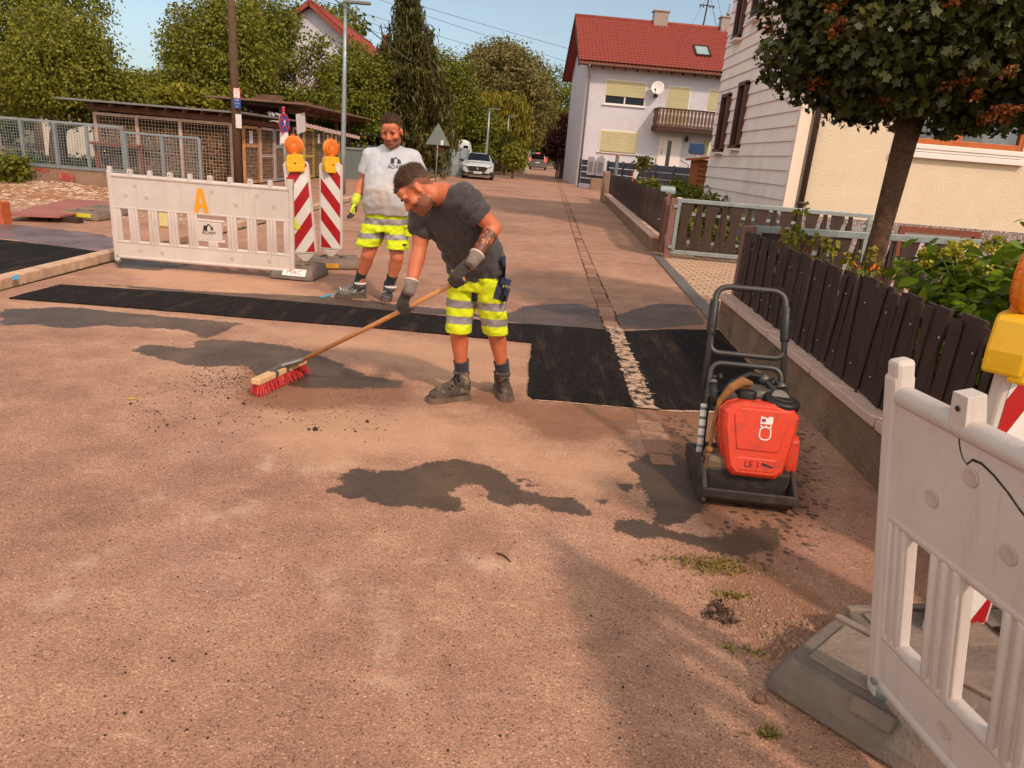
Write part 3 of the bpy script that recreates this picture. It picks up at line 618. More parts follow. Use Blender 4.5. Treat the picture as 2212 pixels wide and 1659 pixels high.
    # roof out of frame
    mb = MB(); mb.prism([(-.5,HT-.1),(D/2,HT+3.6),(D+.5,HT-.1)], -.5, L+.5, 0, basis((0,0,0),(0,1,0),(0,0,1),(1,0,0))); mb.build('roof', M_TILE, root)
    # orchids standing on the inner sill
    for k, (px, py, col, lab) in enumerate((((1990),280,(150,60,120),'purple orchid in bloom behind the orange framed window'),(2035,285,(214,204,206),'white orchid in bloom behind the orange framed window'))):
        x, z = fy(px, py); o = empty('orchid', (X0+x,Y0+.42,wz0), 0, lab, 'plant'); r = random.Random(k)
        mb = MB(); mb.lathe([(.05,0),(.07,.12),(.065,.12)], n=12); mb.build('pot', M_GREYPL, o)
        mb = MB()
        for j in range(7): a = j*.9; mb.add([(0,0,.12),(.1*math.cos(a)-.03*math.sin(a),.1*math.sin(a)+.03*math.cos(a),.2),(.26*math.cos(a),.2*math.sin(a),.12),(.1*math.cos(a)+.03*math.sin(a),.1*math.sin(a)-.03*math.cos(a),.2)], [(0,1,2,3)])
        mb.tube([(0,0,.12),(.02,0,.4),(.1,-.03,.55)], .008); mb.build('leaves', mat('orchid_leaf', (70,84,36), .6), o)
        mb = MB()
        for j in range(9):
            c = V((r.uniform(-.13,.16), r.uniform(-.1,.0), r.uniform(.28,.58)))
            for q in range(5): a = q*1.257; mb.add([c, c+V((.05*math.cos(a-.4),-.02,.05*math.sin(a-.4))), c+V((.065*math.cos(a),-.01,.065*math.sin(a))), c+V((.05*math.cos(a+.4),-.02,.05*math.sin(a+.4)))], [(0,1,2,3)])
        mb.build('blossom', mat('orchid_'+str(k), col, .6), o)
near_house()
# ------------------------------------------------------------------ house behind the trees on the left
def left_house():
    root = empty('gabled_house', (-13.6,46,0), 0, 'white gabled house with red roof half hidden behind the trees', 'house')
    Hw, D, HE, HR = 4.7, 16, 5.6, 9.1
    mb = MB(); mb.prism([(-Hw,0),(Hw,0),(Hw,HE),(0,HR-.2),(-Hw,HE)], 0, D, 0, basis((0,0,0),(1,0,0),(0,0,1),(0,1,0))); mb.build('wall', M_WHITE, root)
    for s in (1,-1):
        up = V((-s*(Hw+.5),0,HR-HE+.4)).normalized(); ln = V((Hw+.5,0,HR-HE+.4)).length; ex = V((0,s,0)); o = V((s*(Hw+.5),-.5 if s > 0 else D+.5,HE-.35))
        rf = roof_tiles('roof', D+1, ln, basis(o, ex, up, ex.cross(up)), root)
    mb = MB(); mb.tube([(0,-.5,HR+.06),(0,D+.5,HR+.06)], .12, 8); mb.build('ridge_cap', M_TILE, root)
    mb = MB()
    for s in (1,-1): mb.beam((s*(Hw+.5),-.5,HE-.46),(0,-.5,HR-.08), .06, .22)
    mb.build('bargeboard', M_TILE, root)
    mb = MB(); mb.box((2.2,D*.72,HR-.9),(.5,.5,1.8)); mb.box((2.2,D*.72,HR+.05),(.62,.62,.1)); mb.build('chimney', M_TILE, root)
    
    for x in (-1.6,1.4): mb = MB(); mb.box((x,-.02,3.6),(1.0,.08,1.2)); mb.build('window', M_GLASS, root)
left_house()
# ------------------------------------------------------------------ garden buildings far left
M_SHEDW = mat('pale_shed_wall', (206,192,180), .85, .08, 1.5, dirt=(150,130,116), dirt_amt=.4, dscale=1)
root = empty('garage', (-21.5,32,0), 0, 'low pale garage wall seen through the mesh fence', 'garage')
mb = MB(); mb.box((5.0,2,.75),(9.5,4,1.9)); mb.build('wall', M_SHEDW, root); mb = MB(); mb.box((5.0,2,1.75),(9.9,4.4,.10)); mb.build('roof', M_ZINC, root)
for k in range(6): mb = MB(); mb.box((.9+k*1.6,-.012,.8),(.05,.03,1.8)); mb.build('seam', M_ZINC, root)
root = empty('garden_hut', (-17.3,21.5,0), 0, 'garden hut with red tiled roof and crazy stone base at the left edge', 'hut')
mb = MB(); mb.box((-1.6,1.2,1.25),(3.2,2.4,1.5)); mb.build('wall', M_SHEDW, root)
mb = MB(); mb.box((-1.6,1.2,.2),(3.3,2.5,.7)); mb.build('stone_base', mat('crazy_stone', (190,160,140), .9, .3, 9, .02, 12, dirt=(120,90,70)), root)
up = V((-1.9,0,1.25)).normalized(); mb = roof_tiles('roof', 2.9, 2.3, basis((.22,-.25,1.75),(0,1,0),up,V((0,1,0)).cross(up)), root)
mb = MB(); mb.box((-.5,-.02,1.1),(.3,.05,1.0)); mb.build('door', M_DKW, root)
# ------------------------------------------------------------------ wood stores along the road
M_OLDW = mat('old_grey_timber', (110,76,60), .9, .35, 7, .006, 50)
M_ROOFF = mat('tin_roof', (128,122,122), .5, .2, 3, metal=.3)
M_NOTICE = mat('white_notice', (214,206,206), .7, .06, 6)
M_WIRE = mat('mesh_wire', (168,138,116), .6, .2, 9)
M_BARKS = [mat('split_wood_'+str(k), c, .95, .35, 14, .01, 30) for k, c in enumerate(((112,82,66),(78,56,46),(142,108,86)))]
def wood_stack(mb, o, ex, w, h, seed, depth=.5):
    r = random.Random(seed); ex = V(ex); ey = V((-ex.y, ex.x, 0)); z = .12
    while z < h:
        x = 0
        while x < w:
            s = r.uniform(.06,.15); c = V(o)+ex*(x+s/2)+V((0,0,z+r.uniform(-.02,.02)))-ey*r.uniform(-.05,.04); n = r.choice((3,4,5)); a0 = r.uniform(0,6); pl = [(s*.56*math.cos(a0+6.283*k/n), s*.5*math.sin(a0+6.283*k/n)) for k in range(n)]
            mb.prism(pl, -depth/2, depth/2, r.choice((0,0,1,1,2)), basis(c, ex, (0,0,1), ex.cross(V((0,0,1))))); x += s*.92
        z += .095
def mesh_grid(mb, o, ex, w, z0, z1, st, r=.004, m=0):
    o = V(o); ex = V(ex); k = 0; u = V((0,0,1)); n = ex.cross(u)
    x = 0
    while x <= w+.001: mb.beam(o+ex*x+u*z0, o+ex*x+u*z1, r, r, m, n); x += st
    z = z0
    while z <= z1+.001: mb.beam(o+u*z+n*r, o+ex*w+u*z+n*r, r, r, m); z += st
def wood_store():
    root = empty('wood_store', (-8.6,21.6,0), 0, 'long timber wood store with flat tin roof and wire fronted log bays', 'wood store')
    # end wall facing the camera, 3.9 m wide, then bays along the road
    o = V((-3.95,0,0)); lg = MB(); wood_stack(lg, o+V((.05,.1,0)), (1,0,0), 3.85, 1.5, 1, .7); lg.build('log_stack', M_BARKS, root)
    wm = MB(); mesh_grid(wm, o+V((0,-.30,0)), (1,0,0), 3.9, .15, 1.72, .095, .011); wm.build('wire_mesh', M_WIRE, root)
    fr = MB()
    for x in (0,1.2,2.45,3.92): fr.box((o.x+x,-.33,.9),(.09,.06,1.75))
    fr.box((o.x+1.96,-.34,1.75),(3.95,.05,.08)); fr.build('bay_frame', mat('peeling_white_frame', (190,160,146), .8, .25, 9, dirt=(140,70,46), dirt_amt=.6, dscale=5), root)
    bm_ = MB(); bm_.beam((o.x-.2,-.28,1.93),(.2,-.28,1.88), .14, .16); bm_.beam((o.x-.1,-.4,2.0),(o.x-.1,2.2,2.0), .1, .12)
    for k in range(8): bm_.beam((o.x+.1+k*.52,-.62,1.99),(o.x+.1+k*.52,2.2,1.99), .07, .10)
    for x in (o.x+.02, -.05): bm_.box((x,-.25,.95),(.12,.12,1.9))
    bm_.beam((-.05,-.2,1.86),(.15,4.2,1.86), .12, .14); bm_.box((.14,4.2,.93),(.12,.12,1.86)); bm_.build('post_and_beam', M_OLDW, root)
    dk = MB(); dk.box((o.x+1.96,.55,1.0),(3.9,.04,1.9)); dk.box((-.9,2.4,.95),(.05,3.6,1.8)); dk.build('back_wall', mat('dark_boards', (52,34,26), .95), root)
    rf = MB(); rf.prism([(o.x-.75,-.85),(.62,-.85),(.62,4.7),(o.x-.75,4.7)], 2.05, 2.10); rf.build('roof', M_ROOFF, root)
    doors(root, [(.15,4.15,3)], [(206,150,96),(196,176,166),(150,160,176)])
    return root
def doors(root, spans, cols, H=1.66, x=.10):
    n = 0
    for y0, y1, k in spans:
        for j in range(k):
            a = y0+(y1-y0)*j/k+.03; b_ = y0+(y1-y0)*(j+1)/k-.03; c = cols[n % len(cols)]; n += 1
            fm = mat('door_paint_%d_%d_%d' % c, c, .75, .2, 10, dirt=(120,70,50), dirt_amt=.55, dscale=4)
            f = MB()
            for yy in (a+.04,b_-.04): f.box((x,yy,H/2+.08),(.06,.09,H-.02))
            for zz in (.14, .9 if j % 2 else 1.2, H+.06): f.box((x,(a+b_)/2,zz),(.05,b_-a-.17,.08))
            d = f.build('door', fm, root)
            w = MB(); mesh_grid(w, (x+.02,a+.06,0), (0,1,0), b_-a-.14, .15, H, .11, .010); w.build('wire_mesh', M_WIRE, d)
            lg = MB(); wood_stack(lg, (x-.22,a+.04,0), (0,1,0), b_-a-.1, H-.12, n*7+3, .3); lg.build('log_stack', M_BARKS, root)
            if j % 2 == 0 or n > 3:
                p = MB(); p.box((x+.04,(a+b_)/2-.1,H-.22),(.012,.26,.36)); p.build('notice', M_NOTICE, d)
wood_store()
def wood_store_b():
    root = empty('wood_store', (-8.6,26.2,0), 0, 'taller wood store with bricks weighing down its slab roof behind the lamps', 'wood store')
    doors(root, [(.1,6.6,5)], [(214,186,170),(206,170,60),(76,92,60),(206,176,160),(210,176,70)], 1.78)
    f = MB()
    for yy in (-.05, 2.2, 6.75, 9.2): f.box((-.1,yy,1.2),(.14,.14,2.4)); f.box((-1.9,yy,1.25),(.14,.14,2.5))
    f.beam((-.1,-.4,2.40),(-.1,9.5,2.46), .14, .16); f.beam((-1.9,-.4,2.5),(-1.9,9.5,2.5), .12, .14)
    for k in range(9): f.beam((-2.3,.1+k*1.1,2.56),(.7,.1+k*1.1,2.50), .07, .1)
    f.build('post_and_beam', M_OLDW, root)
    rf = MB(); rf.prism([(-2.5,-.9),(.85,-.9),(.85,9.7),(-2.5,9.7)], 2.60, 2.66, 0); rf.build('roof', mat('felt_roof', (120,92,78), .95, .25, 4), root)
    r = random.Random(5)
    for k in range(14): bk = MB(); bk.box((r.uniform(-2.2,.7),-.6+k*.66+r.uniform(-.2,.2),2.73+r.uniform(0,.03)),(r.uniform(.3,.6),r.uniform(.3,.55),r.uniform(.1,.18)), 0, Matrix.Rotation(r.uniform(-.4,.4),3,'Z')); bk.build('roof_weight', M_OLDW, root)
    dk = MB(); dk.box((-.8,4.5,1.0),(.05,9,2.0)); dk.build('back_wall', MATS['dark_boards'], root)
    lg = MB(); wood_stack(lg, (-.3,6.8,0), (0,1,0), 2.3, 2.0, 77, .4); lg.build('log_stack', M_BARKS, root)
    sk = MB()
    for k in range(60): sk.box((.55,.2+k*.14,1.98-.004*k),(.02,.10,.10+.03*(k%3)))
    sk.build('awning_fringe', mat('faded_awning', (206,176,170), .8, .2, 8), root)
    p = MB(); p.box((.62,-.55,2.02),(.02,.95,.62), 0, Matrix.Rotation(.12,3,'X')); p.build('notice', M_NOTICE, root)
wood_store_b()
# ================================================================== VEGETATION
def leaves_mesh(blobs, n, size, seed, clump=.35, up=.35, asp=.5, inner=.35, droop=0, shape='kite'):
    g = np.random.default_rng(seed); area = np.array([b[1][0]*b[1][2]+b[1][1]*b[1][2] for b in blobs]); cnt = np.maximum(1, (n*area/area.sum()).astype(int)); P = []; O = []
    for (c, r), k in zip(blobs, cnt):
        c = np.array(c); r = np.array(r); per = 26; nc = max(3, k//per)
        d = g.normal(size=(nc, 3)); d /= np.linalg.norm(d, axis=1)[:, None]
        rad = np.where(g.random(nc) < inner, g.uniform(.2, .85, nc), g.uniform(.82, 1.10, nc)); cc = c+d*r*rad[:, None]
        w = g.uniform(.5, 1.5, nc); w /= w.sum(); j = g.choice(nc, size=k, p=w)
        sc = clump*g.uniform(.6, 1.5, nc)
        off = np.clip(g.normal(size=(k, 3)), -1.5, 1.5)*(sc[j]*.58)[:, None]; off[:, 2] *= .75
        p = cc[j]+off
        if droop: p[:, 2] -= droop*np.abs(g.normal(size=k))
        P.append(p); O.append(np.clip((p-c)/r, -1.3, 1.3))
    P = np.concatenate(P); O = np.concatenate(O); k = len(P)
    nrm = g.normal(size=(k, 3))*.8+O*.6; nrm[:, 2] += up; nrm /= np.linalg.norm(nrm, axis=1)[:, None]
    t = g.normal(size=(k, 3)); 
    if droop: t = t*.35+np.array([0, 0, -1.0])
    t -= nrm*(t*nrm).sum(1)[:, None]; t /= np.linalg.norm(t, axis=1)[:, None]+1e-9; b = np.cross(nrm, t)
    s = size*g.uniform(.6, 1.4, k)[:, None]
    if shape == 'kite': tmpl = [(-.5,0,0),(-.05,.5,.06),(.5,0,-.04),(-.05,-.5,.06)]
    elif shape == 'oval': tmpl = [(-.5,0,0),(-.22,.40,.05),(.15,.38,.05),(.5,0,-.05),(.15,-.38,.05),(-.22,-.40,.05)]
    else: tmpl = [(-.5,0,0),(-.38,.42,.03),(-.12,.25,.02),(.05,.62,.0),(.22,.24,.02),(.55,0,-.06),(.22,-.24,.02),(.05,-.62,0),(-.12,-.25,.02),(-.38,-.42,.03)]
    m = len(tmpl); vs = np.zeros((k, m, 3))
    for i, (x, y, z) in enumerate(tmpl): vs[:, i] = P+t*(x*s)+b*(y*asp*2*s)+nrm*(z*s)
    me = bpy.data.meshes.new('leaves'); me.vertices.add(k*m); me.vertices.foreach_set('co', vs.ravel().astype(np.float32))
    me.loops.add(k*m); me.loops.foreach_set('vertex_index', np.arange(k*m, dtype=np.int32)); me.polygons.add(k)
    me.polygons.foreach_set('loop_start', np.arange(0, k*m, m, dtype=np.int32)); me.polygons.foreach_set('loop_total', np.full(k, m, np.int32)); me.update(calc_edges=True)
    rnd = np.clip(g.normal(.45, .22, k), 0, 1); a = me.attributes.new('rnd', 'FLOAT', 'FACE'); a.data.foreach_set('value', rnd.astype(np.float32)); return me
L_OLIVE = leafmat('leaf_olive', (84,90,18), (158,150,52)); L_GREEN = leafmat('leaf_green', (74,84,16), (146,142,44)); L_DARK = leafmat('leaf_dark', (60,66,16), (120,116,38))
L_YEL = leafmat('leaf_yellow_green', (96,100,24), (168,150,44)); L_WILLOW = leafmat('leaf_willow', (100,92,46), (152,134,80)); L_WEEP = leafmat('leaf_weeping', (118,110,30), (176,156,56))
L_CON = leafmat('needle_spray', (58,58,22), (116,106,48), .2); L_RED = leafmat('leaf_dark_red', (50,18,14), (92,34,26)); L_MAPLE = leafmat('leaf_maple', (40,46,16), (88,86,34), .12, .42)
M_BARK = mat('bark', (104,74,54), .95, .35, 14, .02, 40); M_BARKD = mat('dark_bark', (96,66,48), .95, .4, 22, .03, 26, dirt=(54,36,26), dirt_amt=.7, dscale=12)
def crown_blobs(base, px):
    out = []
    for x, y, rx, ry, Y in px:
        c = at(x, y, Y); s = Y/F; out.append((tuple(c-V(base)), (rx*s, rx*s*.85, ry*s)))
    return out
def tree(name, label, base, px, n, size, lm, tr=.16, clump=.5, group=None, droop=0, cat='tree', seed=1, limbs=True, asp=.34, inner=.3, up=.35, bark=None):
    base = V(base); root = empty(name, base, 0, label, cat, group); bl = crown_blobs(base, px)
    put('crown', leaves_mesh(bl, n, size, seed, clump, up, asp, inner, droop), lm, root)
    mb = MB(); r = random.Random(seed); top = V(bl[0][0])
    if tr:
        p = [V((0,0,-.1)), V((r.uniform(-.1,.1),0,top.z*.35)), V((top.x*.5,top.y*.5,top.z*.7)), top]
        mb.tube(p, [tr*1.25, tr, tr*.75, tr*.3], 10)
        if limbs:
            for c, rr in bl:
                for k in range(4):
                    e = V(c)+V((r.uniform(-.8,.8)*rr[0], r.uniform(-.8,.8)*rr[1], r.uniform(-.2,.9)*rr[2])); s = p[1].lerp(p[2], r.random()); mid = s.lerp(e, .5)+V((0,0,-.08*(e-s).length))
                    mb.tube([s, mid, e], [tr*.42, tr*.26, tr*.08], 6)
        mb.build('trunk', bark or M_BARK, root)
    return root
GT = 'trees along the street'
tree('apple_tree', 'broad apple tree with pale trunk standing behind the mesh fence', (at(125,345,23.5).x,23.5,0), [(155,160,105,82,23.5),(70,180,80,62,24),(232,205,44,46,23.2),(120,90,70,60,24),(196,98,26,50,23),(285,210,36,34,24)], 34000, .10, L_OLIVE, .24, .42, seed=2)
tree('ash_tree', 'tall light leaved tree at the left edge behind the apple tree', (-24,36,0), [(15,120,70,140,36),(70,50,60,70,37),(150,15,70,45,38)], 20000, .16, L_GREEN, .25, .6, seed=3)
tree('lime_tree', 'big rounded tree just left of the bare wooden pole', (at(450,300,30).x,30,0), [(455,130,80,110,30),(420,200,60,70,30),(500,60,60,70,30.5),(525,165,52,85,30),(395,100,36,60,31),(470,240,90,50,29.5)], 40000, .125, L_OLIVE, .24, .45, seed=4)
tree('walnut_tree', 'dark crown showing just right of the top of the wooden pole', (at(570,300,40).x,40,0), [(580,52,58,45,40),(560,120,50,60,40)], 13000, .17, L_GREEN, .2, .55, seed=5)
tree('shrub_tree', 'low bushy trees filling the gap beside the apple tree', (at(315,280,33).x,33,0), [(315,212,50,44,33),(352,208,34,34,34),(285,230,45,40,32)], 18000, .13, L_OLIVE, .12, .45, seed=6)
tree('grape_vine', 'bright yellow green vine growing over the wood store roof', (at(375,300,27).x,27,0), [(330,222,42,16,27),(375,210,48,20,27),(425,222,40,16,27)], 5000, .17, L_YEL, .03, .35, cat='vine', seed=7, limbs=False)
tree('plum_tree', 'sparse leaning tree in front of the white gabled house', (at(625,330,31).x,31,0), [(640,140,34,30,31),(690,115,26,32,31),(610,205,48,40,31),(665,225,60,36,31),(592,110,20,26,31.5),(700,175,26,26,31)], 6500, .125, L_GREEN, .10, .30, seed=8, inner=.5)
tree('hazel_tree', 'wide leafy tree overhanging the right end of the wood store', (at(745,330,37).x,37,0), [(765,215,60,75,37),(735,190,34,46,37),(800,190,40,60,38),(705,240,48,40,36),(770,290,80,45,37),(760,135,30,36,38)], 30000, .145, L_GREEN, .2, .5, seed=9)
tree('poplar_tree', 'crown showing above the gabled roof behind the street lamp', (at(700,300,70).x,70,0), [(680,60,40,38,70),(735,75,45,45,70),(640,58,28,24,72)], 5000, .4, L_GREEN, .25, .9, seed=10)
def conifer():
    base = V((at(868,340,39).x,39,0)); root = empty('conifer', base, 0, 'tall dark conifer with drooping sprays behind the standing worker', 'tree', GT); bl = []
    for px, py, w in ((880,-45,6),(880,-5,17),(884,35,28),(885,80,42),(882,120,54),(878,160,66),(874,200,80),(872,245,94),(868,290,102),(866,325,96)):
        for k in range(3): bl.append((tuple(at(px+(k-1)*w*.5, py+random.uniform(-6,6), 39+random.uniform(-.8,.8))-base), (w*.62*39/F, w*.6*39/F, 24*39/F)))
    put('crown', leaves_mesh(bl, 30000, .36, 12, .34, .1, .11, .25, .30), L_CON, root); mb = MB(); mb.tube([(0,0,-.1),(.1,0,5),(.3,0,10)], [.3,.22,.08], 8); mb.build('trunk', M_BARKD, root)
conifer()
tree('maple_tree', 'green tree right of the dark conifer', (at(950,300,55).x,55,0), [(955,165,45,45,55),(945,230,50,70,55),(985,215,40,70,57),(920,150,30,40,56)], 18000, .2, L_GREEN, .25, .7, seed=13)
tree('willow_tree', 'huge rounded grey green willow at the end of the street', (at(1090,330,88).x,88,0), [(1085,170,72,62,88),(1040,165,40,50,88),(1130,185,52,56,88),(1085,130,50,32,90),(1150,240,40,60,86),(1050,215,60,50,88)], 32000, .32, L_WILLOW, .5, 1.0, seed=14)
tree('weeping_willow', 'yellow green weeping willow with hanging curtains of twigs', (at(1075,335,66).x,66,0), [(1045,212,28,14,66),(1085,215,40,14,66),(1110,250,28,40,66),(1070,265,50,50,66.5),(1112,295,24,40,66)], 20000, .5, L_WEEP, .3, .5, droop=1.1, seed=15, asp=.10)
tree('beech_tree', 'dark green tree beside the corner of the white house', (at(1205,330,108).x,108,0), [(1200,215,46,56,108),(1225,270,36,70,108),(1170,250,40,80,110),(1180,295,40,40,108)], 22000, .27, L_GREEN, .3, .8, seed=16)
tree('copper_beech', 'dark red leaved tree left of the white house', (at(1215,345,62).x,62,0), [(1222,300,28,42,62),(1205,325,26,22,61)], 4500, .24, L_RED, .12, .4, seed=17)
for k, (px, py, rx, ry, Y, lm, lab) in enumerate(((925,275,40,50,58,L_DARK,'dark hedge tree behind the warning sign'),(985,285,40,45,62,L_GREEN,'leafy shrub behind the white motor home'),(1035,285,38,45,57,L_GREEN,'round green shrub behind the far street lamp'),(1060,310,42,35,60,L_OLIVE,'low shrub beneath the weeping willow'),(1140,300,36,36,108,L_DARK,'dark shrub behind the grey van'),(1110,338,14,16,50,L_OLIVE,'small weedy shrub by the kerb near the pale gateposts'),(1040,340,26,18,56,L_GREEN,'clipped bush right of the white car'))):
    tree('shrub', lab, (at(px,335,Y).x,Y,0), [(px,py,rx,ry,Y),(px+rx*.4,py+ry*.4,rx*.6,ry*.6,Y)], 5500, .2, lm, .06, .45, cat='shrub', seed=30+k, limbs=False)
# far wood closing the end of the street
far = []
for k in range(46): x = -95+k*4.6; far.append(((x, 150+random.uniform(-8,8), random.uniform(3.5,6)), (random.uniform(4,7), 4, random.uniform(4,7))))
o = put('woodland', leaves_mesh(far, 26000, 1.1, 77, 1.6, .3, .4, .3), L_DARK); tag(o, kind='stuff')
o = put('garden_hedges', leaves_mesh([((-27+k*3.2, 40+random.uniform(-2,2), 1.2), (2.2, 1.5, 1.5)) for k in range(7)]+[((x, 70, 1.3), (2.4,1.5,1.7)) for x in np.arange(-26,-3,3)], 9000, .4, 78, .6, .3, .4, .3), L_DARK); tag(o, kind='stuff')
# clipped golden conifer beside the caravan
tree('golden_cypress', 'small golden brown cypress beside the white motor home', (at(966,345,52).x,52,0), [(966,325,16,22,52),(966,310,9,14,52)], 1800, .14, leafmat('leaf_gold', (120,88,24), (178,128,44)), .05, .2, cat='shrub', seed=50, limbs=False)
# ------------------------------------------------------------------ ball maple by the fence
def ball_tree():
    base = V((2.93,6.04,0)); root = empty('ball_maple', base, 0, 'clipped ball headed maple with orange seed clusters overhanging the brown fence', 'tree'); bl = []
    r = random.Random(3)
    for k in range(46):
        a = r.uniform(0,6.283); e = math.asin(r.uniform(-.78,1)); q = V((math.cos(a)*math.cos(e), math.sin(a)*math.cos(e), math.sin(e)))
        bl.append(((.11+q.x*.95, q.y*.95, 2.88+q.z*.70), (.36,.36,.32)))
    bl.append(((.11,0,2.86),(.98,.98,.70)))
    for px, py in ((1985,200),(2050,214),(2120,222),(2190,216),(2090,180),(1800,155),(1740,115)): bl.append((tuple(at(px,py,5.9)-base), (.30,.32,.22)))
    put('crown', leaves_mesh(bl, 76000, .055, 5, .105, .5, .5, .25, shape='lobed'), L_MAPLE, root)
    sd = []
    for k in range(180):
        a = r.uniform(0,6.283); e = math.asin(r.uniform(-.85,.9)); q = V((math.cos(a)*math.cos(e), math.sin(a)*math.cos(e), math.sin(e)))
        sd.append(((.11+q.x*1.28, q.y*1.28, 2.88+q.z*1.0), (.045,.045,.035)))
    put('seed_clusters', leaves_mesh(sd, 7000, .026, 6, .04, .2, .4, .6), leafmat('maple_seed', (112,54,22), (172,96,42), .15), root)
    mb = MB(); pts = [V((.03,0,-.05)),V((.0,0,.5)),V((.03,0,1.2)),V((.05,0,1.9)),V((.10,0,2.4))]
    mb.tube(pts, [.105,.088,.082,.086,.10], 14)
    for k in range(12): a = k*.55; mb.tube([(.09,0,2.25),(.1+.35*math.cos(a),.35*math.sin(a),2.55),(.1+.85*math.cos(a),.85*math.sin(a),2.85+.3*math.sin(k*2))], [.06,.035,.01], 6)
    t = mb.build('trunk', M_BARKD, root)
    for v in t.data.vertices: v.co += V((noise.noise(v.co*9),noise.noise(v.co*9+V((5,0,0))),0))*.012
ball_tree()
# ------------------------------------------------------------------ hydrangea behind the near fence
def hydrangea():
    root = empty('hydrangea', (3.05,4.7,-.09), 0, 'hydrangea bush with flat yellow green flower heads behind the brown picket fence', 'shrub')
    bl = [((.35,.7,.80),(.5,.5,.36)),((.3,.15,.80),(.45,.45,.38)),((.3,-.55,.78),(.5,.5,.42)),((.75,.7,.88),(.55,.6,.40)),((.5,-1.2,.7),(.5,.5,.42)),((1.0,-.2,.85),(.5,.6,.42))]
    put('foliage', leaves_mesh(bl, 4200, .125, 8, .20, 1.0, .40, .35, shape='oval'), leafmat('leaf_hydrangea', (66,90,16), (136,152,40), .34, .4), root)
    r = random.Random(12); st = MB(); fl = []
    for k in range(58):
        c, rr = r.choice(bl); a = r.uniform(0,6.283); e = r.uniform(.35,1.4); p = V(c)+V((rr[0]*math.cos(a)*math.cos(e), rr[1]*math.sin(a)*math.cos(e), rr[2]*math.sin(e)+.06)); st.tube([(c[0]*.7,c[1]*.7,0),V(c)*.75+p*.25,p], .006, 5); fl.append((tuple(p+V((0,0,.05))),(.052,.052,.02)))
    st.build('stem', mat('green_stem', (104,110,40), .7), root)
    put('flower_heads', leaves_mesh(fl, 7000, .026, 9, .03, .8, .4, .5), leafmat('hydrangea_flower', (150,142,30), (206,186,70), .2), root)
hydrangea()
def small_plants():
    for k, (x, y, h, lab, lm) in enumerate(((2.55,6.5,1.2,'thin upright currant shoots behind the fence left of the tree trunk',L_YEL),(2.55,7.05,1.05,'reddish seedling plant behind the fence near its end post',leafmat('leaf_rust', (110,80,40), (160,110,60))),(2.62,5.75,1.05,'leafy shoots at the foot of the ball tree',L_YEL))):
        o = empty('garden_plant', (x,y,0), 0, lab, 'plant'); r = random.Random(k); st = MB(); bl = []
        for j in range(7):
            a = r.uniform(0,6.28); d = r.uniform(.05,.28); tip = V((d*math.cos(a),d*math.sin(a),h*r.uniform(.75,1.1))); st.tube([(0,0,0),tip*.5+V((0,0,.1)),tip], .005, 5)
            for t in (.5,.65,.8,.95): bl.append((tuple(tip*t), (.05,.05,.05)))
        st.build('stem', MATS['green_stem'], o); put('foliage', leaves_mesh(bl, 420, .055, k+60, .05, .5, .45, .5), lm, o)
    o = empty('day_lily', (2.58,5.35,0), 0, 'orange flame coloured lily bloom showing over the fence at the tree foot', 'flower'); mb = MB(); r = random.Random(2)
    for j in range(16): a = r.uniform(0,6.28); c = V((r.uniform(-.09,.09), r.uniform(-.06,.06), .93+r.uniform(-.02,.02))); d = V((math.cos(a),math.sin(a),r.uniform(.1,.9)))*.055; s = V((-math.sin(a),math.cos(a),0))*.008; mb.add([c, c+d*.5+s, c+d, c+d*.5-s], [(0,1,2,3)])
    mb.build('petals', mat('lily_orange', (226,110,30), .5), o); st = MB()
    for j in range(6): st.tube([(0,0,0),(.06*math.cos(j),.06*math.sin(j),.93)], .005, 5)
    st.build('stem', MATS['green_stem'], o)
small_plants()
def fence_shrubs():
    for k, (px, py, Y, rx, ry, lab) in enumerate(((1400,416,27,24,15,'leafy rose bush beside the slate coloured fence'),(1452,424,22,26,16,'garden bush rising over the brown fence near the letter box'),(1376,414,30,16,12,'green shrub behind the far end of the brown fence'),(1488,436,20,22,14,'low bush in front of the little wooden playhouse'))):
        tree('garden_bush', lab, (at(px,py,Y).x,Y,0), [(px,py,rx,ry,Y),(px+8,py-ry,rx*.5,ry*.7,Y)], 1900, .11, L_GREEN if k % 2 else L_OLIVE, .03, .22, cat='bush', seed=70+k, limbs=False)
    o = empty('rose', (at(1478,440,16).x,16,0), 0, 'pale roses on tall stems behind the steel gate', 'flower'); mb = MB(); st = MB()
    for px, py in ((1468,430),(1483,437),(1490,440),(1475,443)):
        p = at(px,py,16)-o.location; st.tube([(0,0,0),p], .006, 5)
        for j in range(6): a = j*1.05; mb.ell(p+V((.035*math.cos(a),.035*math.sin(a),.01)), (.035,.035,.03), n=6)
    mb.build('blossom', mat('pale_rose', (236,206,180), .7), o); st.build('stem', MATS['green_stem'], o)
    # green planting behind the gate
    tag(put('border_plants', leaves_mesh([((2.9+.45*k, 14.2+.2*(k%2), .3), (.4,.5,.4)) for k in range(5)]+[((3.4+.3*k,17.5,.45),(.5,.8,.5)) for k in range(5)], 3600, .09, 91, .14, .6, .4, .4), L_GREEN), kind='stuff')
    tree('pot_sapling', 'thin sapling with few leaves in front of the front door', (at(1385,420,33).x,33,0), [(1384,345,16,22,33),(1396,372,20,16,33)], 160, .2, L_DARK, .02, .3, cat='sapling', seed=81, limbs=False)
fence_shrubs()
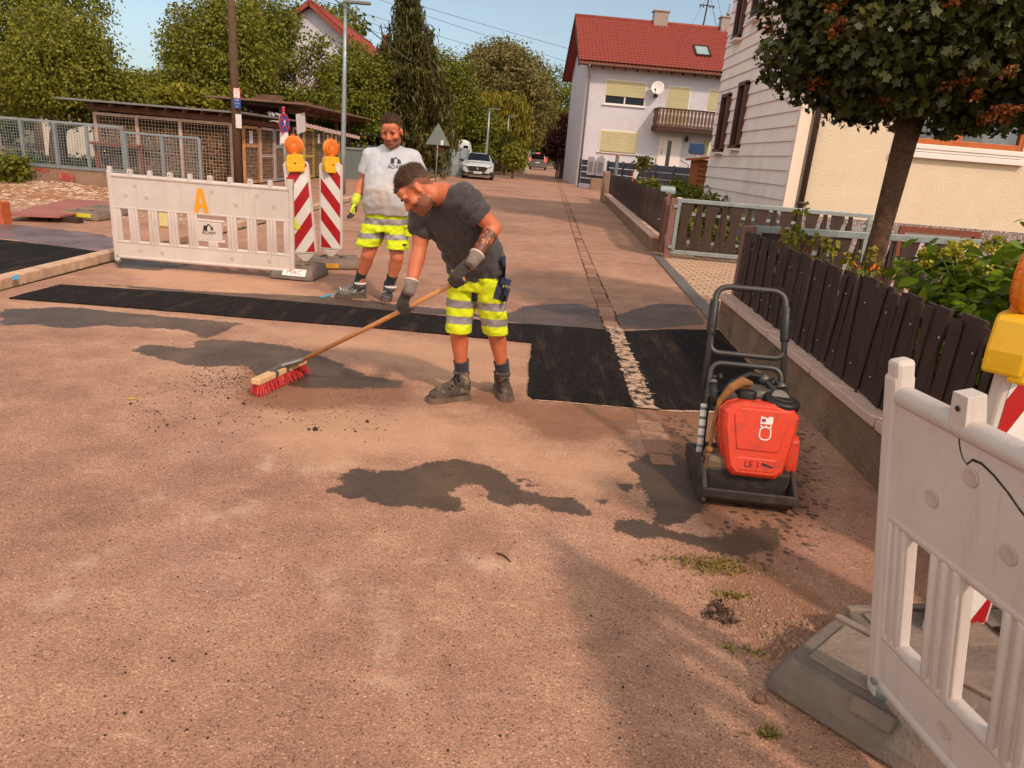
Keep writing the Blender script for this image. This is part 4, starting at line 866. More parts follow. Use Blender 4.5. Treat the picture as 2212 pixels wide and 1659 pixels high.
def tufts():
    # stray weeds and grass growing in the joint at the right
    for k, (px, py, n, h, w, lab) in enumerate(((1530,1222,260,.055,.16,'patch of yellowing grass in the asphalt joint near the compactor'),(1578,1288,40,.05,.05,'small leafy weed in the joint below the grass patch'),(1655,1588,40,.05,.035,'single tuft of weed beside the grey base block'),(1605,1405,40,.03,.07,'faded weed in the gritty joint'))):
        c = G(px, py); r = random.Random(k); mb = MB()
        for j in range(n):
            a = r.uniform(0,6.28); p = V((r.gauss(0,w*.55)*(1.3 if k == 0 else 1), r.gauss(0,w*.22), 0)); d = V((math.cos(a),math.sin(a),0)); hh = .55*h*r.uniform(.3,1.1); wd = r.uniform(.002,.005)*(2 if k else 1); s = V((-d.y,d.x,0))*wd
            mb.add([p-s, p+s, p+d*hh*.5+V((0,0,hh*.7))+s*.7, p+d*hh+V((0,0,hh*.8)), p+d*hh*.5+V((0,0,hh*.7))-s*.7], [(0,1,2,3,4)])
        o = mb.build('weed', mat('weed_green', (134,116,58), .8, .35, 30), loc=(c.x,c.y,0)); tag(o, lab, 'weed')
    c = at(18,380,15.4); 
    o = tree('bramble', 'dark leafy bramble against the concrete wall at the left edge', (c.x,15.4,0), [(20,366,34,20,15.4)], 1900, .09, L_GREEN, .02, .2, cat='shrub', seed=95, limbs=False)
tufts()
# ================================================================== STREET FURNITURE, FENCES, VEHICLES
M_GALV = mat('galvanised_steel', (150,158,160), .45, .12, 7, dirt=(120,112,108), dirt_amt=.5, dscale=6, metal=.55)
M_GPOST = mat('blue_grey_paint', (132,140,146), .55, .12, 6, dirt=(110,96,90), dirt_amt=.4, dscale=4)
M_CONC = mat('old_concrete', (146,116,98), .92, .25, 3, .02, 30, dirt=(84,62,44), dirt_amt=.75, dscale=1.6)
M_POLEW = mat('creosoted_pole', (92,66,48), .9, .3, 5, .01, 30)
M_RED = mat('signal_red', (170,20,26), .4, .08, 6); M_REFW = mat('reflective_white', (222,214,210), .4, .05, 8, dirt=(180,170,160), dirt_amt=.3, dscale=7)
M_BLACKP = mat('black_plastic', (30,27,27), .5, .2, 10); M_SIGNB = mat('sign_blue', (44,74,150), .4, .06, 8); M_SIGNR = mat('sign_red', (196,36,44), .4, .06, 8); M_GREYB = mat('sign_back_grey', (112,122,120), .5, .08, 5)
# garden wall with mesh fence
def mesh_fence():
    Yf = 16.0; xl = at(-60,300,Yf).x; xr = at(268,300,Yf).x; xe = at(433,300,Yf).x
    w = MB(); w.box(((xl+xe)/2,Yf+.12,.18),(xe-xl,.24,.62)); wo = w.build('garden_wall', M_CONC, bevel=.015); tag(wo, 'stained concrete garden wall sprayed with red letters below the mesh fence', 'wall')
    rp_ = mat('red_spray_paint', (196,34,38), .8, .15, 12)
    for txt, px, py, sz, sh in (('LBH', 142, 383, .24, 0), ('~wu~', 88, 366, .16, 0)):
        p = at(px, py, Yf-.01); me = text_mesh(txt, sz, .003); 
        put('graffiti', me, rp_, wo, M=basis((p.x, Yf-.006, p.z), (1,0,-.05), (0.1,0,1), (0,-1,0)))
    root = empty('mesh_fence', (xl,Yf,.49), 0, 'grey steel framed fence with square wire mesh on the concrete wall', 'fence')
    z0, z1 = .02, .97; posts = [xl]+[at(px,300,Yf).x for px in (50,188,326)]+[xr]
    posts = [xl, at(48,300,Yf).x, at(120,300,Yf).x, at(188,300,Yf).x, xr-.03]
    for a in posts: m = MB(); m.box((a-xl,0,(z0+z1)/2),(.055,.055,z1-z0+.04)); m.build('post', M_GPOST, root)
    r_ = MB(); r_.box(((xr-xl)/2,0,z1),(xr-xl,.045,.05)); r_.box(((xr-xl)/2,0,z0+.03),(xr-xl,.045,.05)); r_.build('rail', M_GPOST, root)
    g = MB(); mesh_grid(g, (0,-.03,0), (1,0,0), xr-xl, z0, z1, .06, .006); g.build('wire_mesh', M_GPOST, root)
    r2 = empty('mesh_gate', (xr+.05,Yf-.05,.36), 0, 'lower mesh panel gate in front of the wood store wall', 'gate'); L = xe-xr-.06; f = MB()
    for x in (0,L*.5,L): f.box((x,0,.50),(.055,.05,1.0))
    f.box((L/2,0,1.0),(L,.045,.05)); f.box((L/2,0,.03),(L,.045,.05)); f.build('frame', M_GPOST, r2); g = MB(); mesh_grid(g, (0,-.03,0), (1,0,0), L, .03, 1.0, .06, .006); g.build('wire_mesh', M_GPOST, r2)
    # rusty trestle table behind
    t = empty('trestle', (at(392,320,21).x-1.6,21.0,0), 0, 'rusty steel trestle table behind the mesh fence', 'table'); c = t.location; m = MB(); m.beam((-.95,0,.95),(.45,0,.95), .4, .07); m.build('table_top', M_RUST, t)
    for x in (-.9,.4): l = MB(); l.beam((x,0,.92),(x+.08,0,0), .08, .08); l.build('leg', M_RUST, t)
mesh_fence()
tag(put('grass', leaves_mesh([((x, 25, .1), (1.2,2.5,.1)) for x in np.arange(-21,-11,1.2)], 5000, .16, 99, .3, .2, .2, .5), leafmat('grass_blade', (66,86,22), (112,124,44))), kind='stuff')
tag(put('lawn_weeds', leaves_mesh([((x, 20.6+.3*math.sin(x), .05), (.5,.4,.12)) for x in np.arange(-13,-8.5,.5)]+[((at(px,392,18).x, 18.9, .1), (.4,.1,.18)) for px in ()], 1500, .10, 98, .15, .3, .2, .5), L_GREEN), kind='stuff')
# wooden pole with its plates
px_ = at(511,300,20.6)
p = empty('wooden_pole', (px_.x,20.6,0), 0, 'bare wooden utility pole carrying two small hydrant plates', 'utility pole'); m = MB(); m.tube([(0,0,-.1),(0.005,0,3),(.02,0,7.5)], [.115,.105,.085], 14); m.build('pole', M_POLEW, p)
def plate(parent, x, z, w, h, face, rim, lines, lc):
    f = MB(); f.box((x,-.13,z),(w,.012,h)); o = f.build('sign_plate', rim, parent); g = MB(); g.box((x,-.138,z),(w-.03,.006,h-.03)); g.build('face', face, o)
    for t, dz, s in lines: lettering(t, s, basis((x,-.1425,z+dz), (1,0,0), (0,0,1), (0,-1,0)), lc, o, .0005)
zz = lambda py: at(518,py,20.5).z
plate(p, .11, (zz(192)+zz(212))/2, .19, zz(190)-zz(213), M_REFW, M_SIGNR, [('H 150',.08,.06),('T',-.01,.11),('3.1',-.10,.05)], M_SIGNR)
plate(p, .11, (zz(215)+zz(233))/2, .19, zz(213)-zz(234), M_SIGNB, M_SIGNB, [('S 80',.09,.06),('1.2 0.4',.0,.05),('2.0',-.09,.05)], M_REFW)
m = MB(); m.box((.13,-.13,(zz(252)+zz(272))/2),(.16,.015,.36)); m.build('notice', M_NOTICE, p); m = MB()
for py in (200,221): m.lathe([(.108,-.015),(.108,.015)], (.01,0,zz(py)), n=14)
m.build('band', M_GALV, p)
# street lamps
def lamp(px, pb, Y, top, arm, label, r=.06, G_='street lamps'):
    b_ = at(px, pb, Y); o = empty('street_lamp', (b_.x,Y,0), 0, label, 'street lamp', G_); m = MB(); m.tube([(0,0,0),(0,0,1.2),(.03,0,top*.6),(.05,0,top)], [r*1.3,r*1.25,r,r*.75], 14); m.build('pole', M_GALV, o)
    a = MB(); a.lathe([(r*.9,-.12),(r*.9,.05)], (.05,0,top)); a.prism([(-.05,-.07),(arm*.55,-.11),(arm,-.09),(arm+.03,0),(arm,.09),(arm*.55,.11),(-.05,.07)], -.02, .05, 0, basis((.05,0,top+.03),(1,0,0),(0,1,0),(0,0,1))); a.build('lantern', M_GREYB, o, .015)
lamp(741,425,21.5, at(745,3,21.5).z-.05, .68, 'blue grey street lamp with flat lantern beside the standing worker')
lamp(1050,335,54, at(1056,236,54).z, .75, 'pale far street lamp behind the white car', .09)
lamp(1092,338,60, at(1098,252,60).z, .6, 'street lamp whose pale lantern shows before the weeping willow', .08)
# no stopping sign
b_ = at(617,372,18.2); o = empty('no_stopping_sign', (b_.x,18.2,0), 0, 'round blue no stopping sign with red rim on a striped pole', 'traffic sign'); zt = at(612,240,18.2).z
m = MB(); m.tube([(0,0,0),(-.02,0,zt+.1)], .032, 10); m.build('pole', M_GALV, o)
zc = at(613,267,18.2).z; ax = V((.975,-.22,0)).normalized(); a2 = V((.22,.975,0)).normalized()
m = MB(); m.lathe([(.24,0),(.24,.015)], (0,-.05,zc), ax, 28); d = m.build('disc', M_SIGNR, o); m = MB(); m.lathe([(.195,.0),(.195,.018)], (0,-.05,zc), ax, 28); m.build('blue_face', M_SIGNB, d)
m = MB(); Mx = basis(V((0,-.05,zc))+ax*.021, a2, (0,0,1), ax)
for s in (1,-1): m.prism([(-.16,-.02),(.16,-.02),(.16,.02),(-.16,.02)], -.002, .001, 0, Mx @ Matrix.Rotation(R(45*s),4,'Z'))
m.build('cross_bar', M_SIGNR, d); m = MB(); m.prism([(-.015,-.05),(.015,-.05),(.015,.03),(.05,.03),(0,.1),(-.05,.03),(-.015,.03)], 0, .003, 0, Mx); m.build('arrow', M_REFW, d)
m = MB(); m.box((0,-.05,at(616,298,18.2).z),(.2,.012,.26)); pl = m.build('sign_plate', M_REFW, o)
m = MB()
for k in range(2): m.tube([(-.02,0,zt-.02+.06*k),(-.02,0,zt+.03+.06*k)], .036, 10)
m.build('warning_tape', M_SIGNR, o)
# warning triangle seen from behind
b_ = at(941,388,36); o = empty('warning_sign', (b_.x,36,0), 0, 'grey back of a triangular warning sign on a thin pole', 'traffic sign'); m = MB(); zt = at(943,272,36).z; m.tube([(0,0,0),(.03,0,zt)], .035, 10); m.build('pole', M_GALV, o)
m = MB(); s = .52; zc = at(943,298,36).z; m.prism([(-s*1.15,-s*.62),(s*1.15,-s*.62),(0,s*1.35)], .06, .075, 0, basis((.03,0,zc),(1,0,0),(0,0,1),(0,-1,0))); m.build('sign_plate', M_GREYB, o, .01)
m = MB(); m.box((.25,-.09,zc-.2),(.14,.01,.22)); m.build('sticker', M_REFW, o); m = MB(); m.lathe([(.045,-.05),(.045,.05)], (.02,0,zc-.5)); m.lathe([(.05,-.04),(.05,.04)], (.03,0,zt)); m.build('red_clamp', M_SIGNR, o)
# telegraph pole and wires
b_ = at(977,332,58); tp = empty('telegraph_pole', (b_.x,58,0), 0, 'thin brown telegraph pole beside the white motor home', 'utility pole'); ztp = at(990,172,58).z; m = MB(); m.tube([(0,0,0),(.45,0,ztp)], [.16,.12], 10); m.build('pole', M_POLEW, tp); m = MB(); m.beam((.1,0,ztp-.15),(.9,0,ztp-.15), .07, .07)
for s in (.15,.4,.85): m.lathe([(.03,0),(.05,.08),(.02,.2)], (s,0,ztp-.1), n=8)
m.build('cross_arm', M_POLEW, tp)
M_WIREC = mat('power_cable', (96,104,112), .6, .1, 3)
def wire(p0, p1, sag, r, label, group=None):
    pts = [V(p0).lerp(V(p1), t/24)-V((0,0,sag*4*(t/24)*(1-t/24))) for t in range(25)]; m = MB(); m.tube(pts, r, 5); return tag(m.build('overhead_wire', M_WIREC), label, 'cable', group)
wire(at(716,-8,24), at(987,176,58), .5, .022, 'dark cable sloping from the frame top behind the street lamp to the telegraph pole')
wire(at(900,-40,24), at(990,178,58), 2.6, .02, 'sagging wire hanging between conifer and telegraph pole')
GW = 'high voltage lines crossing the sky'
for (x0,y0,x1,y1) in ((560,-14,1350,225),(600,-30,1420,205),(640,-12,1300,215),(735,-30,1560,230),(800,-20,1700,225)):
    wire(at(x0,y0,170), at(x1,y1,260), 1.0, .055, 'thin high voltage line high above the trees', GW)
wire(at(1200,155,120), at(1262,138,50), .4, .02, 'short wire running to the white house gable')
# lattice pylon far behind the apple tree
def pylon():
    b_ = at(115,320,190); o = empty('pylon', (b_.x,190,0), 0, 'steel lattice pylon rising behind the apple tree top', 'pylon'); m = MB(); H = at(115,-60,190).z; w = 3.0
    for sx in (-1,1):
        for sy in (-1,1): m.beam((sx*w,sy*w,0),(sx*.6,sy*.6,H), .25, .25)
    for k in range(12):
        t0, t1 = k/12, (k+1)/12; a, c = w+(.6-w)*t0, w+(.6-w)*t1
        for s in (-1,1): m.beam((-s*a,-a,H*t0),(s*c,-c,H*t1), .14, .14)
    for zz_, L in ((H*.72,9),(H*.86,6.5)): m.beam((-L,0,zz_),(L,0,zz_), .3, .3); m.beam((-L,0,zz_),(0,0,zz_+2.2), .14, .14); m.beam((L,0,zz_),(0,0,zz_+2.2), .14, .14)
    m.build('lattice', M_GALV, o)
pylon()
# grey cabinets beside the lamp
o = empty('utility_cabinet', (at(772,385,31).x,31,0), 0, 'grey utility cabinet with pale lid behind the standing worker', 'cabinet'); m = MB(); m.box((0,0,.62),(1.1,.6,1.24)); m.build('body', M_GREYB, o, .02); m = MB(); m.box((0,0,1.27),(1.2,.7,.08)); m.build('lid', M_GPOST, o, .02); m = MB(); m.box((-.5,-.33,.6),(.07,.05,1.2)); m.box((.3,-.33,.6),(.05,.05,1.2)); m.build('door_frame', M_REFW, o)
o = empty('storage_shelf', (at(800,370,36).x,36,0), 0, 'dark open shelter with stacked boxes left of the conifer trunk', 'shelter'); m = MB(); m.box((0,0,1.9),(2.6,1.2,.08))
for x in (-1.2,1.2): m.box((x,-.5,.95),(.1,.1,1.9))
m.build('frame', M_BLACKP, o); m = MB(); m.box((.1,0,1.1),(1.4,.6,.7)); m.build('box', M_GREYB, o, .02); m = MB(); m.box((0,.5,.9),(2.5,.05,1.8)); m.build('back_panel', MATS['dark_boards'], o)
# grey fences and gate left of the white car
def panel_fence(x0, x1, Y, z, label, mt, n=4, name='panel_fence', cat='fence'):
    a, c = at(x0,350,Y).x, at(x1,350,Y).x; o = empty(name, (a,Y,0), 0, label, cat); L = c-a
    m = MB()
    k = 0
    while k*.155 < z: m.box((L/2,0,.08+k*.155),(L,.03,.145)); k += 1
    m.build('panel', mt, o)
    for j in range(n): p_ = MB(); p_.box((L*j/(n-1),-.03,z/2),(.08,.08,z+.06)); p_.build('post', M_GPOST, o)
M_PVC = mat('grey_pvc_panel', (112,112,110), .6, .12, 3)
panel_fence(868,905,50,1.75,'brown weathered board fence between conifer and warning sign', M_OLDW, 3)
panel_fence(905,976,49,1.75,'grey panel fence behind the warning sign', M_PVC, 4)
panel_fence(976,1012,46.5,1.6,'light grey sheet metal gate left of the white car', mat('light_sheet', (150,160,168), .4, .1, 3), 3, 'sheet_gate', 'gate')
for px, lab in ((1118,'pale gatepost wall far up the street on the left'),(1130,'white rendered wall stub beside the weeping bush')):
    q = at(px,355,66); m = MB(); m.box((0,0,.9),(1.1,.3,1.8)); m.box((0,0,1.83),(1.25,.42,.08)); tag(m.build('gate_pillar', M_SHEDW, loc=(q.x,66+(px-1118)*.1,0), bevel=.02), lab, 'wall')
m = MB()
for k in range(14): m.box((k*.14,0,.75),(.11,.03,1.5))
o = m.build('board_fence', M_DKW, loc=(at(1200,365,60).x,58,0)); tag(o, 'dark board fence below the dark red tree', 'fence')
# white motor home
o = empty('motor_home', (at(985,330,54).x-.6,54,0), 0, 'white motor home half hidden behind shrubs and the telegraph pole', 'camper van'); m = MB(); m.prism([(-1.9,.5),(1.75,.5),(1.75,1.3),(1.55,2.15),(1.3,2.28),(-1.9,2.28)], -1.1, 1.1, 0, basis((0,0,0),(1,0,0),(0,0,1),(0,-1,0))); m.build('body', mat('camper_white', (226,226,228), .4, .04, 2), o, .08); m = MB(); m.box((1.40,-1.11,1.6),(.35,.03,.6)); m.build('window', M_GLASSD, o); m = MB(); m.box((-.2,-1.115,1.6),(1.4,.02,.7)); m.box((-1.6,-1.115,1.3),(.3,.02,.3)); m.build('panel', mat('camper_panel', (206,206,210), .4, .04, 2), o, .03)
for x in (-1.2,1.1): m = MB(); m.lathe([(.33,-.1),(.33,.1)], (x,-1.0,.33), (0,1,0), 20); m.build('wheel', M_BLACKP, o)
# ------------------------------------------------------------------ cars
M_CARW = mat('car_white', (196,194,196), .25, .03, 2, Coat__Weight=.8); M_CARG = mat('car_grey', (104,98,96), .3, .06, 2, Coat__Weight=.7); M_LENS = glassmat('headlamp_glass', (150,150,150)); M_TAIL = mat('tail_lamp', (190,24,24), .25, .1, 8); M_PLATEW = mat('number_plate', (226,220,214), .4, .03, 4)
M_BRAKE = NB('brake_light'); M_BRAKE = M_BRAKE.set(lin((230,40,40)), .3, Emission__Strength=1.6, **{'Emission__Color': (1,.06,.05,1)})
def car_shell(secs, n=28):
    """secs: (y, half width, sill z, belt z, roof z, roof half width) -> rings across the body"""
    out = []
    for y, w, z0, zb, zr, wr in secs:
        pr = [(-w*.90,z0),(-w*.98,z0+.10),(-w,z0+(zb-z0)*.55),(-w*.985,zb-.02),(-w*.95,zb),(-wr,zr-.10),(-wr*.9,zr-.03),(-wr*.55,zr)]
        pr = pr+[(0,zr+.005)]+[(-x,z) for x, z in pr[::-1]]; out.append([V((x,y,z)) for x, z in pr])
    return out
def wheels(o, w, y0, y1, r=.33):
    for y in (y0,y1):
        for s in (-1,1):
            m = MB(); m.lathe([(r*.62,-.11),(r*.95,-.11),(r,-.07),(r,.07),(r*.95,.11),(r*.62,.11)], (s*(w-.10),y,r), (1,0,0), 24); t = m.build('wheel', M_BLACKP, o)
            m = MB(); m.lathe([(.05,-.09),(r*.62,-.10),(r*.64,.10),(.05,.09)], (s*(w-.10),y,r), (1,0,0), 20); m.build('rim', M_GALV, t)
def white_car():
    q = at(1030,387,43); o = empty('hatchback_car', (q.x,43,0), R(2), 'white hatchback car parked on the left of the street facing the camera', 'car'); hw = .93
    S = [(0,.70,.30,.62,.66,.62),(.06,.84,.22,.72,.76,.72),(.25,.91,.18,.84,.88,.78),(.9,.93,.18,.93,.97,.78),(1.25,.93,.18,.95,1.0,.78),(1.35,.93,.18,.96,1.04,.76),(2.0,.93,.18,.97,1.44,.62),(2.5,.93,.18,.98,1.50,.60),(3.3,.93,.2,.99,1.48,.60),(3.9,.92,.22,1.0,1.36,.60),(4.25,.88,.28,.98,1.02,.7),(4.35,.8,.34,.9,.94,.65)]
    m = MB(); m.rings(car_shell(S), 0, True, True); m.build('body', M_CARW, o)
    g = MB(); g.add([(-.70,1.44,1.03),(.70,1.44,1.03),(.56,2.06,1.425),(-.56,2.06,1.425)], [(0,1,2,3)]); g.v = [(x, y-.07, z+.035) for x, y, z in g.v]; w = g.build('windscreen', M_GLASSD, o)
    for s in (-1,1):
        g = MB(); g.add([(s*.925,1.75,1.0),(s*.925,3.6,1.02),(s*.66,3.4,1.40),(s*.66,2.25,1.41)], [(0,1,2,3) if s > 0 else (3,2,1,0)]); g.build('side_window', M_GLASSD, o)
    g = MB(); Mf = basis((0,.0,0),(1,0,0),(0,0,1),(0,-1,0)); g.prism([(-.62,.70),(-.45,.46),(.45,.46),(.62,.70),(.40,.745),(-.40,.745)], -.045, .05, 0, Mf); g.prism([(-.74,.36),(-.6,.26),(.6,.26),(.74,.36),(.5,.40),(-.5,.40)], -.1, .04, 0, Mf); g.build('grille', M_BLACKP, o)
    for s in (-1,1):
        h = MB(); h.prism([(s*.50,.70),(s*.84,.80),(s*.86,.74),(s*.55,.64)][::s], -.24, -.03, 0, Mf); h.build('headlight', M_LENS, o)
        h = MB(); h.prism([(s*.76,.64),(s*.82,.64),(s*.80,.34),(s*.74,.34)][::-s], -.14, -.01, 0, Mf); h.build('light_strip', M_CARW, o)
        h = MB(); h.prism([(s*.70,.42),(s*.90,.50),(s*.90,.26),(s*.72,.26)][::s], -.2, -.0, 0, Mf); h.build('air_intake', M_BLACKP, o)
        h = MB(); h.ell((s*1.03,1.62,1.02),(.13,.07,.09), n=12); h.build('mirror', M_BLACKP, o)
    p_ = MB(); p_.box((0,-.06,.40),(.52,.02,.12)); p_ = p_.build('number_plate', M_PLATEW, o); lettering('IN·AC 15', .10, basis((.03,-.072,.40),(1,0,0),(0,0,1),(0,-1,0)), M_BLACKP, p_, .001, .85); s = MB(); s.box((-.235,-.071,.40),(.05,.004,.12)); s.build('euro_band', M_SIGNB, p_)
    e = MB(); e.prism([(-.06,.08),(.06,.08),(.06,0),(0,-.08),(-.06,0)], .05, .07, 0, basis((0,0,.60),(1,0,0),(0,0,1),(0,-1,0))); e.build('emblem', M_GALV, o)
    wheels(o, hw, .85, 3.5)
white_car()
def grey_van():
    q = at(1160,366,92); o = empty('passenger_van', (q.x,92,0), R(-2), 'grey van with lit brake lights driving away up the street', 'van'); S = [(0,.86,.30,1.0,1.04,.80),(.04,.93,.26,1.02,1.15,.80),(.12,.94,.26,1.05,1.75,.72),(.4,.95,.25,1.05,1.86,.70),(2.8,.95,.25,1.05,1.84,.70),(3.4,.95,.25,1.05,1.30,.74),(4.3,.9,.25,.95,1.0,.75),(4.5,.8,.3,.8,.85,.7)]
    S = [(y*.99, w*1.15, a*1.1, b__*1.1, c*1.1, d*1.15) for y, w, a, b__, c, d in S]
    m = MB(); m.rings(car_shell(S), 0, True, True); m.build('body', M_CARG, o); Mf = basis((0,0,0),(1,0,0),(0,0,1),(0,-1,0))
    g = MB(); g.prism([(-.78,1.30),(.78,1.30),(.70,1.86),(-.70,1.86)], -.10, .03, 0, Mf); g.build('rear_window', M_GLASSD, o)
    for s in (-1,1): h = MB(); h.prism([(s*.82,1.0),(s*1.06,1.0),(s*1.0,1.45),(s*.86,1.45)][::s], -.15, .04, 0, Mf); h.build('brake_lamp', M_BRAKE, o)
    h = MB(); h.box((0,-.02,1.96),(.4,.06,.08)); h.build('brake_lamp', M_BRAKE, o); h = MB(); h.box((0,-.02,.48),(1.9,.12,.34)); h.build('bumper', M_CARG, o, .03); p_ = MB(); p_.box((0,-.05,.85),(.52,.02,.12)); p_.build('number_plate', M_PLATEW, o); wheels(o, 1.05, .8, 3.7, .36)
    # blue street name sign behind it
    b2 = at(1181,352,98); s_ = empty('street_name_sign', (b2.x,98,0), 0, 'small blue street name sign above the grey van', 'sign'); m = MB(); m.tube([(0,0,0),(0,0,2.6)], .05); m.build('pole', M_GALV, s_); m = MB(); m.box((0,-.06,2.5),(.9,.03,.28)); m.build('sign_plate', M_SIGNB, s_)
grey_van()
# ------------------------------------------------------------------ slate fence, letter boxes and small things before the white house
def slate_fence():
    P0 = at(1252,385,44.5); P1 = at(1494,400,36); a = V((P0.x,P0.y,0)); c = V((P1.x,P1.y,0)); d = (c-a).normalized(); L = (c-a).length; ang = math.atan2(d.y,d.x)
    o = empty('slate_fence', a, ang, 'slate blue panel fence with pale gaps in front of the white house', 'fence'); m = MB(); M_SL = mat('slate_panel', (62,68,82), .55, .12, 3)
    H = 1.62; n = 4
    def seg(x0, x1, zt=H):
        for k in range(n): m.box(((x0+x1)/2,0,.22+(k+.5)*(zt-.22)/n),(x1-x0,.035,(zt-.22)/n-.035))
    seg(.1, L); m.build('panel', M_SL, o)
    for k in range(8): p_ = MB(); p_.box((L*k/7,-.04,.8),(.09,.09,1.7)); p_.build('post', M_SL, o)
    st = MB(); st.box((L/2,.05,.1),(L,.25,.24)); st.build('base_kerb', M_WHITE, o)
    for px, lab, w in ((1284,'left white letter box set in the slate fence',.72),(1305,'right white letter box with larger flap in the slate fence',.80)):
        q = onp(px, 354, a, V((-d.y,d.x,0))); x = (q-a).dot(d); b2 = empty('letter_box', a+d*x+V((0,0,1.22))+V((d.y,-d.x,0))*.12, ang, lab, 'letter box', 'letter boxes in the slate fence'); m = MB(); m.box((0,0,.06),(w,.26,1.02)); m.build('case', M_WHITE, b2, .02); m = MB(); m.box((0,-.135,.0),(w*.62,.02,.6)); m.build('flap', mat('pale_grey_flap', (150,146,146), .4, .1, 5), b2, .01)
    q = onp(1330, 340, a, V((-d.y,d.x,0))); x = (q-a).dot(d)
    b2 = empty('house_number', a+d*x*.97+V((0,0,1.72))+V((d.y,-d.x,0))*.1, ang, 'cream house number plate 42 on top of the slate fence', 'sign'); m = MB(); m.box((-1.1,0,0),(.52,.03,.36)); pl = m.build('plate', mat('cream_plate', (222,206,168), .5, .05, 4), b2, .01); lettering('42', .34, basis((-1.1,-.017,0),(1,0,0),(0,0,1),(0,-1,0)), M_OAK, pl, .001)
slate_fence()
b_ = at(1326,396,30); o = empty('sign_post', (b_.x,30,0), 0, 'edge-on road sign on a grey post before the slate fence', 'traffic sign'); m = MB(); m.tube([(0,0,0),(.02,0,1.5)], .03); m.build('pole', M_GALV, o); m = MB(); m.box((.02,-.02,1.35),(.10,.42,.85)); m.build('sign_plate', M_GREYB, o); m = MB(); m.lathe([(.07,0),(.07,.1)], (.02,0,1.78)); m.build('cap', M_OAK, o)
b_ = at(1361,430,27); o = empty('garden_marker', (b_.x,27,0), 0, 'red and white garden marker stake behind the brown fence', 'marker'); m = MB(); m.tube([(0,0,0),(0,0,1.3)], .025); m.build('stake', M_SIGNR, o); m = MB(); m.box((.08,0,1.2),(.16,.04,.26), 0, Matrix.Rotation(.3,3,'Y')); m.build('pennant', M_REFW, o)
b_ = at(1490,400,30); o = empty('basketball_hoop', (b_.x,30,0), 0, 'blue basketball backboard with hanging net on a thin pole', 'basketball hoop'); m = MB(); z = at(1495,321,30).z; m.tube([(0,0.1,0),(.05,.1,z)], .03); m.build('pole', M_BLACKP, o); m = MB(); m.prism([(-.33,-.14),(-.27,-.21),(.27,-.21),(.33,-.14),(.30,.22),(-.30,.22)], 0, .04, 0, basis((.06,0,z),(1,0,0),(0,0,1),(0,-1,0))); m.build('backboard', mat('backboard_blue', (38,66,104), .5, .1, 4), o, .02); m = MB(); m.tube([(.06+.14*math.cos(t*.39),-.2+.14*math.sin(t*.39),z-.22) for t in range(16)], .01, 6, closed=True); rim = m.build('rim', M_SIGNR, o); m = MB()
for k in range(12): a_ = k*.524; m.tube([(.06+.13*math.cos(a_),-.2+.13*math.sin(a_),z-.22),(.06+.09*math.cos(a_+.3),-.2+.09*math.sin(a_+.3),z-.5)], .006, 4)
m.build('net', M_REFW, rim)
b_ = at(1517,410,25.5); o = empty('playhouse', (b_.x,25.5,0), 0, 'small orange brown wooden playhouse beside the clapboard house', 'playhouse'); m = MB(); zt = at(1517,345,25.5).z; m.box((.2,.6,zt/2),(.95,1.2,zt)); m.build('wall', mat('orange_boards', (150,84,40), .75, .25, 9), o); m = MB()
for k in range(12): m.box((.2,-.012,.1+k*zt/12),(.95,.02,.012))
m.build('board_joint', M_DKW, o); m = MB(); m.prism([(-.45,zt-.05),(.85,zt+.18),(.85,zt+.24),(-.45,zt+.02)], -.15, 1.35, 0, basis((0,0,0),(1,0,0),(0,0,1),(0,-1,0)) @ Matrix.Translation((0,0,-1.2))); m.build('roof', MATS['orange_boards'], o)
b_ = at(1524,380,34); o = empty('garden_parasol', (b_.x,34,0), 0, 'folded pale garden parasol behind the playhouse', 'parasol'); m = MB(); z = at(1526,306,34).z; m.lathe([(.03,z-1.4),(.22,z-1.3),(.16,z-.8),(.07,z-.1),(.01,z)], n=10); m.build('canopy', M_SHUT, o); m = MB(); m.tube([(0,0,0),(0,0,z-1.2)], .03); m.build('pole', M_GALV, o)
# ------------------------------------------------------------------ brown fence beyond the gate
M_PICK = mat('brown_picket', (56,35,27), .7, .3, 7, .003, 60); M_PICK2 = mat('brown_steel', (122,82,74), .55, .12, 6); M_CAP = mat('pale_wall_cap', (214,176,160), .85, .12, 5, .004, 80, dirt=(140,112,100), dirt_amt=.5, dscale=5); M_LOWW = mat('low_wall', (136,106,84), .95, .25, 3, .02, 30, dirt=(62,46,34), dirt_amt=.8, dscale=2.2)
def low_wall(a, c, label, h=.30, t=.30):
    a, c = V((*a,0)), V((*c,0)); d = (c-a).normalized(); L = (c-a).length; o = empty('low_wall', a, math.atan2(d.y,d.x), label, 'wall'); m = MB(); m.box((L/2,-t/2,h/2-.05),(L,t,h+.1)); w = m.build('wall', M_LOWW, o, .01); m = MB(); x = 0
    while x < L: l = min(.98, L-x); m.box((x+l/2,-t/2,h+.028),(l-.008,t+.06,.055)); x += 1
    m.build('cap_stone', M_CAP, o, .006); return o
low_wall((2.42,13.55),(3.22,30.5), 'low wall with pale slabs under the distant brown fence', .26)
